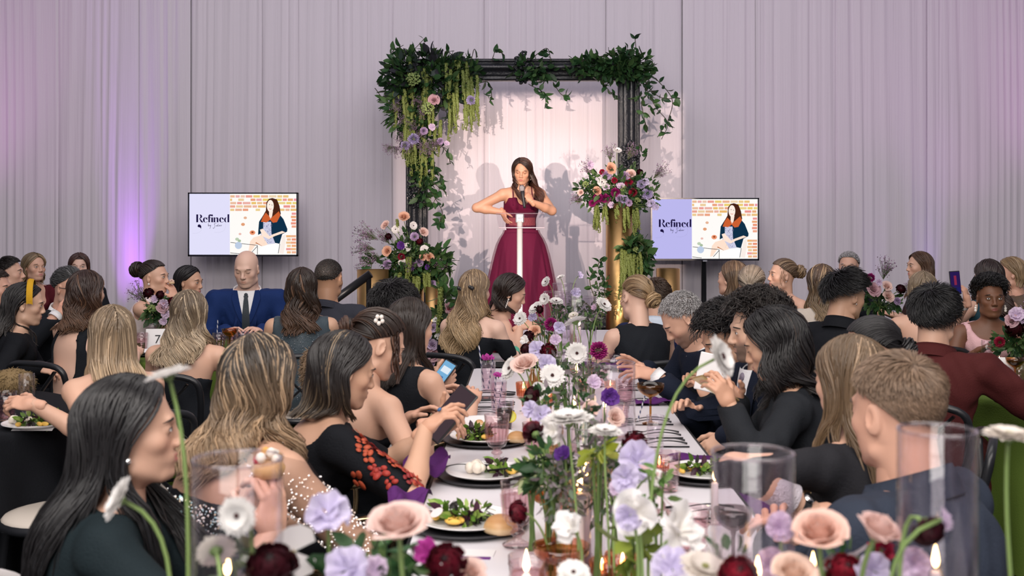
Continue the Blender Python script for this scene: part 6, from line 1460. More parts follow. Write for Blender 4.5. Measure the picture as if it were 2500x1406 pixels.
def flame(r, z, s=1.0):
    GB().lathe(np.array([(0, -.004), (.005, .002), (.0068, .010), (.0050, .022), (.0018, .036), (0, .042)]) * s, 12, c=(0, 0, z)).build('flame', FLAME, r); GB().tube([(0, 0, z - .008), (0, 0, z + .006)], .0008, 4, (.03, .02, .02)).build('wick', ATTR, r)
def taper(p, h, label, s=1.0, foot=True):
    r = thing('taper_candle', label, 'candle', p); GB().lathe([(0, 0), (.011 * s, 0), (.0095 * s, h), (.004, h + .004), (0, h + .003)], 14).build('wax', WAX, r)
    if foot: GB().lathe([(0, .002), (.038, .002), (.038, .008), (.012, .014), (.012, .03), (.016, .036), (.014, .04), (0, .04)], 20).build('holder', PINKG, r)
    flame(r, h + .010, 1.05 * s); return r
def hurricane(p, rad, h, label):
    r = thing('hurricane_glass', label, 'candle glass', p)
    GB().lathe([(0, .006), (rad - .003, .006), (rad - .003, h), (rad - .0018, h + .002), (rad, h), (rad, .001), (0, .001)], 44).build('cylinder', GLASS, r)
    a = np.linspace(0, 6.2832, 45); GB().tube(np.stack([(rad - .0015) * np.cos(a), (rad - .0015) * np.sin(a), 0 * a + h], 1), .0022, 6, cap=False).build('rim', M_glass('rim_glass', (.86, .82, .84), 2.2), r); return r
VOTG = M_glass('votive_glass', (.95, .72, .60), 1.3, .08)
def votive(p, label, s=1.0, mat=None):
    r = thing('votive_candle', label, 'candle', p); n = 20
    GB().lathe(np.array([(0, .003), (.026, .003), (.030, .012), (.035, .075), (.033, .075), (.028, .014), (0, .012)]) * s, 24).build('cup', mat or VOTG, r)
    g = GB()
    for k in range(n): a = k * 2 * math.pi / n; g.tube(np.array([(.0302 * math.cos(a), .0302 * math.sin(a), .012), (.0352 * math.cos(a), .0352 * math.sin(a), .072)]) * s, .0022 * s, 4, cap=False)
    g.build('ribs', mat or VOTG, r, kind='stuff'); GB().lathe(np.array([(0, .013), (.025, .013), (.027, .04), (0, .038)]) * s, 18).build('wax', M('votive_wax', (.9, .70, .52), rough=.4), r); flame(r, .046 * s, .8 * s); return r
SALADC = [(.16, .30, .04), (.10, .20, .03), (.30, .42, .10), (.035, .03, .03), (.06, .02, .04)]
def plate(p, label, rad=.134, food=None, ch=True, chl=None, seed=0):
    z0 = 0.0
    if ch:
        c = GB().lathe([(0, .004), (.10, .003), (.150, .010), (.166, .016), (.167, .013), (.150, .004), (.10, 0), (0, 0)], 44).build('charger_plate', M('charger_black', (.016, .016, .02), rough=.45), loc=p); tag(c, 'black charger under the ' + ' '.join(label.replace(',', '').split()[:11]), 'charger', 'black charger plates'); z0 = .006
    q = np.asarray(p) + [0, 0, z0]
    pl = GB().lathe(np.array([(0, .006), (.085, .005), (.098, .010), (.130, .020), (.134, .021), (.134, .018), (.10, .006), (.085, 0), (0, 0)]) * [rad / .134, 1], 44).build('dinner_plate', CHINA, loc=q); tag(pl, label, 'plate')
    if food: salad(q + [0, 0, .007], food, seed)
def salad(p, spec, seed):
    rr = np.random.default_rng(seed + 5); lab, items = spec
    r = thing('salad', lab, 'food', p); g = GB()
    for (x, y, rad, n) in items.get('leaves', []):
        V, f, C = leaf_mass((x, y, .018), np.array([rad, rad, .020]), int(n * 1.7), .036, SALADC, seed + int(100 * x)).arrays(); g.add(V, f[0], (), C)
    g.build('greens', LEAF, r, kind='stuff')
    for (x, y) in items.get('orange', []): GB().ball((x, y, .012), (.024, .012, .008), rotz(rr.uniform(0, 3)) @ rotx(rr.uniform(-.6, .6)), (.76, .47, .09), 10, 6).build('orange_segment', ATTR, r)
    for (x, y, s) in items.get('cheese', []): 
        for k in range(4): GB().ball((x + rr.uniform(-.012, .012), y + rr.uniform(-.012, .012), .016 + rr.uniform(0, .012)), s * rr.uniform(.5, .9), col=(.80, .72, .62), n=8, m=6).build('goat_cheese', ATTR, r)
    for (x, y) in items.get('radish', []): GB().disc((x, y, .034), .018, roty(rr.uniform(-.5, .5)) @ rotx(.4), 14, (.78, .66, .66)).build('onion_slice', ATTR, r)
def roll(p, label, s=1.0):
    g = GB(); t = np.linspace(0, 1, 10); prof = [(.045 * s * math.cos(a) ** .8 if a < 1.55 else 0, .004 + .040 * s * math.sin(a)) for a in np.linspace(0, 1.5708, 9)]; pc = [(.64, .46, .27) if k < 2 else (.58, .34, .15) if k < 4 else (.50, .26, .10) for k in range(9)]
    g.lathe([(0, 0), (.040 * s, 0)] + prof, 22, col=np.array([(.66, .42, .2)] * 2 + pc)); o = g.build('bread_roll', M('crust', attr=True, rough=.45), loc=p); tag(o, label, 'bread roll')
CUT = M('black_cutlery', (.02, .02, .023), rough=.3, metal=.6)
def cutlery(kind, p, ang_, label, group, L=.20):
    r = GB(); t = np.linspace(0, 1, 12)
    if kind == 'knife': r.add(np.array([(x, y, z) for x, w in ((0, .004), (.5, .0045), (.55, .009), (.9, .009), (1, .001)) for y in (-w, w * .6) for z in (.002,)]) * [L, 1, 1], [(2 * k, 2 * k + 2, 2 * k + 3, 2 * k + 1) for k in range(4)]); r.tube([(0, 0, .004), (L * .5, 0, .004)], .0042, 6, flat=.6)
    else:
        r.tube(np.stack([t * L * .72, 0 * t, .004 + .010 * np.sin(t * 3.14)], 1), np.interp(t, [0, .2, 1], [.006, .004, .0025]), 6, flat=.5)
        if kind == 'fork':
            for k in (-1.5, -.5, .5, 1.5): r.tube([(L * .72, k * .002, .005), (L * .80, k * .005, .008), (L, k * .0052, .004)], .0017, 4)
            r.ball((L * .76, 0, .006), (.016, .009, .002), n=8, m=4)
        else: r.ball((L * .86, 0, .006), (.030, .019, .005), n=12, m=6)
    o = r.build(kind, CUT, loc=p); o.rotation_euler = (0, 0, ang_); tag(o, label, kind, group); return o
LIQ_TEA = M_glass('iced_tea', (.16, .07, .03), .5); LIQ_COFFEE = M('espresso', (.02, .01, .008), rough=.3); LIQ_PINK = M_glass('pink_drink', (.95, .86, .88), .5); LIQ_WINE = M_glass('cloudy_drink', (.42, .26, .24), .4); LIQ_FIZZ = M_glass('sparkling_wine', (.80, .66, .45), .5)
# ------------------------------------------------------------------ place settings of the long table
S1 = ('mixed green salad with orange segments and shaved onion on the nearest left plate', dict(leaves=[(-.06, .03, .035, 26), (-.005, -.01, .04, 40), (.03, .02, .03, 24)], orange=[(-.085, .0), (-.045, -.025), (-.035, -.05), (-.02, -.03)], radish=[(.0, .04), (.02, .0), (-.08, -.04)]))
plate(on(1142, 1284), 'white plate with salad and bread roll, nearest on the left side', food=S1, seed=1)
roll(on(1222, 1292, z=TZ + .02) + [0, 0, -.006], 'golden bread roll on the nearest left plate')
S2 = ('half-eaten salad with creamy goat cheese on the second left plate', dict(leaves=[(.03, .02, .025, 22), (.05, -.02, .02, 10)], cheese=[(-.05, 0, .022), (-.02, -.015, .022), (-.03, .03, .020), (.015, .0, .012)], orange=[(.09, .01), (.075, -.02)]))
plate(on(1190, 1166), 'white plate of half-eaten salad with fork and knife, second on the left side', food=S2, seed=2)
pq = on(1190, 1166); cutlery('knife', pq + [.00, -.06, .032], .5, 'black knife resting on the half-eaten salad plate', 'cutlery left on plates', .18); cutlery('fork', pq + [-.15, -.02, .03], .25, 'black fork resting on the half-eaten salad plate', 'cutlery left on plates', .17)
S3 = ('leafy salad with orange pieces on the third left plate', dict(leaves=[(-.05, .0, .04, 50), (.0, .0, .03, 20)], orange=[(-.095, 0), (.0, -.03), (.01, .0)], cheese=[(.01, .03, .012)]))
plate(on(1186, 1078), 'white plate of leafy salad with split roll, third on the left side', food=S3, seed=3)
roll(on(1262, 1074, z=TZ + .02) + [0, 0, -.006], 'split bread roll on the third left plate', .85)
plate(on(1178, 1038), 'white plate nearly empty with crumbs beside third left setting', rad=.115, ch=False); roll(on(1170, 1040) + [0, 0, .006], 'last crust of bread on the nearly empty plate', .4)
S4 = ('bright salad of orange segments and greens on right plate', dict(leaves=[(-.03, .0, .035, 30), (.05, .0, .035, 34)], orange=[(-.06, .0), (-.08, -.02), (.03, .02), (.05, -.01), (-.02, .02)]))
plate(on(1722, 1164), 'white plate of salad with orange segments on right side of the long table', food=S4, seed=4)
for y, sides, wh in ((1012, 'l', 'beside the iced tea'), (990, 'l', 'beside the nearer orchid cocktail'), (965, 'l', 'beside the farther orchid cocktail'), (1032, 'r', 'at the foot of the dark coupe'), (1064, 'r', 'just in front of the dark coupe'), (1085, 'r', 'behind the flat purple napkin'), (985, 'r', 'beyond the dark coupe'), (1255, 'r', 'nearest on the right edge'), (950, 'r', 'before the grey-haired person')):
    for j, kind in enumerate(('knife', 'spoon', 'fork')):
        d = F * .81 / (y - CY) + .06 * (j - 1); lb = f'black {kind} on the white table ' + wh
        if sides == 'l': cutlery(kind, (X0 + .05, d, TZ), 0 if j < 2 else .04, lb, 'black cutlery at the left settings')
        else: cutlery(kind, (X1 - .05, d, TZ), math.pi + .03 * (j - 1), lb, 'black cutlery at the right settings')
def napkin(p, size, label, seed, drape=0, rz_=0., col=(.085, .018, .12)):
    r = np.random.default_rng(seed); n = 22; u = np.linspace(-1, 1, n); G = np.zeros((n, n, 3)); ph = r.uniform(0, 6, 4)
    for i, a in enumerate(u):
        for j, b in enumerate(u):
            h = .012 * (1 + math.sin(4 * a + ph[0] + 2 * b)) + .009 * (1 + math.sin(6 * b + ph[1] - 3 * a)); G[i, j] = (a * size[0] / 2 * (1 - .15 * math.sin(3 * b + ph[2])), b * size[1] / 2, h * drape + .003 + .004 * math.sin(3 * a + ph[3]))
    o = GB().grid(G @ rotz(rz_).T).build('napkin', M_cloth(col, rough=.7), loc=p); tag(o, label, 'napkin'); return o
napkin(on(1690, 1127), (.30, .07), 'purple napkin lying flat behind the right salad plate', 3, .5, .1); napkin(on(1592, 988), (.16, .09), 'folded purple napkin near the coupe of dark cocktail', 4, .6); napkin(on(1500, 905), (.34, .16), 'crumpled purple napkin by the clear glass near far right', 5, 1.2)
for (x, y, d, s, sd, lb) in ((992, 1190, 3.02, (.11, .24), 6, 'bright purple napkin bunched in the lap beside second left plate'), (1042, 1095, 3.5, (.13, .26), 7, 'purple napkin in the lap of the person in butterfly dress'), (1890, 1205, 3.30, (.22, .26), 8, 'purple napkin below the gold armrests on the right')):
    p = P(x, y, d); napkin(p - [0, 0, .07], s, lb, sd, 1.3)
def card(p, w, h, label, text=None, name='table_card', tilt=.12, rz_=0., col=(.82, .80, .80)):
    r = thing(name, label, 'card', p, rz_); g = GB()
    g.add(np.array([(-w / 2, -.03, 0), (w / 2, -.03, 0), (w / 2, 0, h), (-w / 2, 0, h), (-w / 2, .03, 0), (w / 2, .03, 0)]), [(0, 1, 2, 3), (3, 2, 5, 4)]); g.build('folded_card', M('card_white', col, rough=.6), r, smooth=False)
    if text:
        c = bpy.data.curves.new('numeral', 'FONT'); c.body = text; c.size = h * .55; c.align_x = 'CENTER'; c.align_y = 'CENTER'; c.materials.append(M('ink_black', (.03, .03, .035))); o = link(bpy.data.objects.new('numeral', c)); o.parent = r
        al = math.atan2(h, .03); o.location = (w * .0, -.0165, h * .52); o.rotation_euler = (al, 0, 0)
        dg = bpy.context.evaluated_depsgraph_get(); me = bpy.data.meshes.new_from_object(o.evaluated_get(dg)); o2 = link(bpy.data.objects.new('numeral_mark', me)); o2.parent = r; o2.location = o.location; o2.rotation_euler = o.rotation_euler; bpy.data.objects.remove(o)
    return r
card(on(2440, 925, 5.55), .15, .14, 'white card with black numeral 5 on the green table at right', '5', rz_=-.1)
card(on(386, 834, 7.05), .15, .14, 'white card with black numeral 7 on the green table at left', '7', rz_=.1)
c5 = on(1165, 1352); r = thing('name_card', 'white name card with a purple band near the nearest left plate', 'card', c5, -.1); GB().box((0, 0, .0015), (.085, .055, .003)).build('card', M('card_white', (.82, .80, .80)), r, smooth=False); GB().box((0, -.036, .001), (.075, .016, .002)).build('purple_band', M_cloth((.14, .03, .2)), r, smooth=False)
card(on(2112, 770, 8.0), .12, .10, 'plain white folded card beside the candle on the table behind', rz_=.3)
card(on(85, 1048), .16, .012, 'flat white menu card on the black table', name='menu_card', tilt=0)
# glasses on the long table
goblet(on(1213, 1132), 'pink pressed-glass goblet of water standing behind the second left plate'); goblet(on(1263, 1336), 'pink pressed-glass goblet beside the nearest bread roll, fronted by a burgundy bloom')
for x, y, h_, lb in ((1290, 1490, .115, 'large pink ribbed tumbler at the bottom edge of the table'), (1690, 1352, .115, 'pink ribbed tumbler right of centre with white bloom leaning on it'), (1304, 1100, .10, 'pink ribbed tumbler behind the burgundy bloom left of centre')): tumbler(on(x, y), lb, h_, .034, .043, liquid=LIQ_PINK)
tumbler(on(1232, 1060), 'tall glass of iced tea with lemon slice', .13, .030, .036, GLASS, LIQ_TEA, .75)
o = thing('lemon_slice', 'lemon slice inside the iced tea glass', 'lemon slice', on(1238, 1060) + [.012, -.012, .07]); GB().disc((0, 0, 0), .022, rotx(1.2), 16, (.62, .60, .10)).build('slice', ATTR, o); a = np.linspace(0, 6.283, 20); GB().tube(np.stack([.022 * np.cos(a), .022 * np.sin(a), 0 * a], 1) @ rotx(1.2).T, .0025, 5, (.7, .55, .05), False).build('rind', ATTR, o)
for (x, y, h_, fx, lb) in ((1192, 958, .15, 1170, 'far'), (1217, 1008, .15, 1200, 'near')):
    p = on(x, y); tumbler(p, f'tall clear cocktail glass with orchid garnish, {lb} one of the two', h_, .032, .036, GLASS, LIQ_PINK, .85, name='cocktail_glass')
    straw(p + [-.02, 0, .02], p + [-.045 if lb == 'far' else -.01, .0, h_ + .075 if lb == 'far' else h_ + .02], f'blue striped paper straw leaning left in the {lb} orchid cocktail'); straw(p + [.0, -.01, .02], p + [.025, -.01, h_ + .025], f'blue striped paper straw leaning right in the {lb} orchid cocktail')
    flower('orchid_magenta', p + [0, -.01, h_ + .006], .036 if lb == 'far' else .024, (0, -.3, 1), None, label=f'magenta orchid floating on the {lb} tall cocktail', cat='flower')
coupe(on(1588, 1036), 'amber-stemmed coupe of dark cocktail at the right edge of the table', .165, .056, AMBERG, LIQ_COFFEE); straw(on(1556, 1030) + [0, 0, .0], on(1572, 1020) + [.01, 0, .11], 'white striped straw lying against glasses left of the dark coupe')
coupe(on(1335, 1330), 'amber-stemmed coupe behind the nearest goblet', .15, .05, AMBERG); coupe(on(1370, 1480), 'wide peach coupe of pale drink at the bottom edge', .13, .062, VOTG, LIQ_FIZZ)
coupe(on(1790, 1400), 'smoky stemmed glass of cloudy drink inside view of the right cylinder', .15, .045, SMOKEG, LIQ_WINE)
tumbler(on(1600, 1112), 'tall clear straight glass right of the dark burgundy bloom', .14, .028, .031, GLASS); tumbler(on(1470, 938, 5.5), 'pink ribbed tumbler near the far end behind purple bloom', .11, .034, .042, liquid=LIQ_PINK); tumbler(on(1525, 985), 'pink ribbed tumbler left of the dark coupe', .11, .034, .042, liquid=LIQ_PINK); tumbler(on(1512, 1040), 'frosted pink tumbler in front of the ribbed one', .09, .034, .040); tumbler(on(1628, 1200), 'pink tumbler left of the right salad plate', .12, .034, .042); tumbler(on(1505, 905, 6.1), 'clear rocks glass with purple napkin at far end', .09, .036, .042, GLASS)
# hurricanes with tapers, votives
for x, yt, d, rad, lb in ((580, 1120, 1.45, .0585, 'leftmost big glass hurricane cylinder at the front'), (1837, 1105, 1.50, .0560, 'middle big glass hurricane cylinder at the front right'), (2288, 1050, 1.42, .0495, 'rightmost big glass hurricane cylinder at the front'),
                        (1422, 1038, 2.55, .058, 'glass hurricane cylinder in the middle of the long table around two flames'), (1492, 885, 4.2, .092, 'wide glass hurricane cylinder half-way along long table'), (1392, 862, 5.0, .085, 'glass hurricane cylinder before the far end with white daisy'), (1408, 725, 6.9, .125, 'tall glass hurricane cylinder on far table, front of the cluster'), (1362, 712, 7.4, .095, 'tall glass hurricane cylinder on far table, left of the cluster'), (1378, 692, 7.9, .085, 'tall glass hurricane cylinder on far table, rear of the cluster')):
    p = P(x, yt, d); hurricane((p[0], d, TZ), rad, p[2] - TZ, lb)
for x, yt, d, lb in ((555, 1420, 1.45, 'taper candle inside the leftmost front cylinder'), (1850, 1425, 1.50, 'taper candle inside the middle front cylinder'), (2284, 1400, 1.42, 'taper candle inside the rightmost front cylinder'), (1985, 1410, 1.62, 'taper candle behind the blush rose at front right'), (1416, 1206, 2.50, 'brighter of two taper candles in the middle cylinder'), (1432, 1168, 2.58, 'slightly farther taper candle in the middle cylinder'), (1402, 1002, 3.9, 'tall flaming taper half-way along the table'), (1438, 1008, 4.15, 'taper candle right of the tall flaming one'), (1408, 910, 4.95, 'taper candle in cylinder behind the white daisy'), (1476, 1000, 4.25, 'taper candle in the wide half-way cylinder'), (1415, 800, 6.9, 'taper candle in front cylinder of far table'), (1395, 790, 7.4, 'taper candle in left cylinder of far table'), (1285, 1405, 2.2, 'short taper candle at bottom centre'), (1745, 1180, 3.0, 'taper candle left of the right salad plate')):  # last entry is a flame reflection, built as an added candle
    p = P(x, yt, d); taper((p[0], d, TZ), max(p[2] - TZ, .03), lb, .66 if d < 1.8 else 1.0)
for x, y, lb, s in ((1278, 972, 'peach ribbed votive behind the blush rose', 1.0), (1405, 1262, 'pink ribbed votive around the bright flames', 1.35), (1520, 1440, 'glowing votive at the bottom edge, right one', 1.1), (1470, 1430, 'glowing votive at the bottom edge, left one', .8), (1232, 1042, 'peach votive behind the iced tea', .9), (1290, 1010, 'small votive under the white blooms left', .8), (1490, 960, 'small amber votive inside right cluster', .8), (1610, 1165, 'pink votive by the green stem on right', .9), (1340, 985, 'amber votive among the central stems', .8), (1425, 960, 'amber votive beneath the far tapers', .9)):
    votive(on(x, y), lb, s)
# green table left, table five, table behind, black table
for x, y, d, k, lb in ((421, 822, 7.15, 'v', 'glowing pink votive tumbler before the number seven card'), (592, 790, 7.1, 'p', 'pink glass left in front of the blue suit'), (616, 800, 7.0, 'p', 'pink glass right in front of the blue suit'), (566, 790, 7.3, 'p', 'pink glass behind the amber coupe'), (535, 800, 7.0, 'p', 'purple-lit glass with straw beside blonde waves'), (345, 792, 7.0, 'p', 'rocks glass on the green table by smooth blonde hair'), (2128, 765, 8.2, 'c', 'clear faceted glass behind the black undercut'), (2170, 772, 8.0, 'v', 'glowing votive on the table behind'), (2385, 880, 5.9, 'c', 'clear faceted tumbler before the pink top'), (2440, 880, 6.0, 'v', 'glowing votive in front of the pink top'), (2420, 872, 6.05, 'v', 'second glowing votive left of the first before the pink top'), (2488, 920, 5.5, 'p', 'peach tumbler at the right edge beside numeral card'), (15, 985, 4.55, 'p', 'pink tumbler at left edge of the black table')):
    p = on(x, y, d)
    if k == 'v': votive(p, lb, 1.15)
    else: tumbler(p, lb, .12, .034, .042, PINKG if k == 'p' else GLASS, LIQ_PINK if k == 'p' else None)
coupe(on(561, 832, 6.95), 'amber coupe glass in front of the pink glasses at the green table', .15, .05); coupe(on(372, 822, 7.2), 'clear coupe glass tilted toward the chignon guest', .16, .05, GLASS); coupe(on(2478, 925, 5.45), 'dark cocktail coupe right of the numeral five card', .15, .045, AMBERG, LIQ_COFFEE); 
for x, y, d, tx in ((528, 800, 7.0, 531), (542, 800, 6.98, 538)): p = on(x, y, d); straw(p + [0, 0, .02], p + [.01, 0, .20 if x < 535 else .13], 'striped straw ' + ('taller' if x < 535 else 'shorter') + ' of two at the green table before blue suit')
fl_ = on(2408, 905, 5.6); vessel('champagne_flute', [(0, .003), (.03, .003), (.005, .012), (.005, .07), (.022, .10), (.026, .17), (.024, .22), (.022, .22), (.02, .11), (0, .085)], GLASS, 'champagne flute left of the numeral five card', 'glass', fl_)
fl_ = on(65, 1002, 4.35); vessel('champagne_flute', [(0, .003), (.03, .003), (.005, .012), (.005, .06), (.028, .085), (.031, .16), (.029, .22), (.027, .22), (.027, .10), (0, .078)], GLASS, 'champagne flute on black table at left edge', 'glass', fl_, ([(0, .08), (.024, .09), (.027, .115), (0, .115)], LIQ_FIZZ))
S5 = ('green salad with goat cheese on the black table', dict(leaves=[(-.02, .0, .045, 50), (.06, .01, .04, 40)], orange=[(.05, -.05), (.03, -.05), (-.05, -.06)], cheese=[(-.10, .0, .02), (-.03, -.03, .012)]))
plate(on(92, 1030, 4.42), 'white plate of green salad at left edge of the black table', food=S5, ch=False, seed=9)
plate(on(2452, 920, 5.35), 'small white plate with roll in front of the numeral five card', rad=.10, ch=True); roll(on(2436, 916, 5.35) + [0, 0, .02], 'bread roll before the numeral five card', .9)
plate(on(372, 864, 6.85), 'dark plate setting at the front of the left green table', rad=.11, ch=True); plate(on(640, 800, 7.3), 'white plate in front of the blue suit', rad=.11, ch=True); plate(on(2240, 800, 7.8), 'plate setting at the table behind the maroon shirt', rad=.11, ch=True); plate(on(1270, 852, 7.0), 'plate setting before the off-shoulder dress', rad=.11, ch=True)
arrangement('centrepiece of mauve roses and dark dahlias on the table behind', (2145, 768), 8.3, [(2131, 707, 'rose_mauve', .055), (2165, 700, 'rose_blush', .045), (2168, 725, 'rose_blush', .05), (2125, 678, 'carnation_magenta', .035), (2200, 705, 'ranunculus_dark', .035), (2146, 690, 'sweetpea_lilac', .03), (2190, 735, 'scabiosa_lilac', .03)], [(2150, 735, .14, .07, 160, .06)], [], [(2155, 690, (.1, -.2, 1), .2), (2190, 720, (.8, -.2, .5), .15)], name='centrepiece')
arrangement('centrepiece with dark ranunculus and lilac bloom on the number five table', (2480, 875), 5.75, [(2478, 800, 'ranunculus_dark', .045), (2480, 770, 'sweetpea_lilac', .045), (2440, 835, 'carnation_crimson', .028), (2470, 785, 'rose_mauve', .035), (2500, 775, 'rose_lilac', .04)], [(2480, 835, .10, .06, 150, .055)], [], [(2492, 800, (.5, -.2, 1), .16)], name='centrepiece')
arrangement('centrepiece of lilac stock and dark blooms on the left green table', (400, 800), 7.45, [(362, 715, 'ranunculus_dark', .035), (390, 720, 'ranunculus_dark', .03), (398, 750, 'rose_mauve', .04), (402, 740, 'sweetpea_lilac', .035), (404, 765, 'sweetpea_lilac', .035), (370, 755, 'hydrangea_green', .03), (378, 730, 'sweetpea_lilac', .03), (420, 735, 'ranunculus_burgundy', .03), (400, 785, 'sweetpea_lilac', .03)], [(395, 760, .12, .08, 160, .06)], [], [(365, 745, (-.7, -.2, .7), .18)], name='centrepiece')
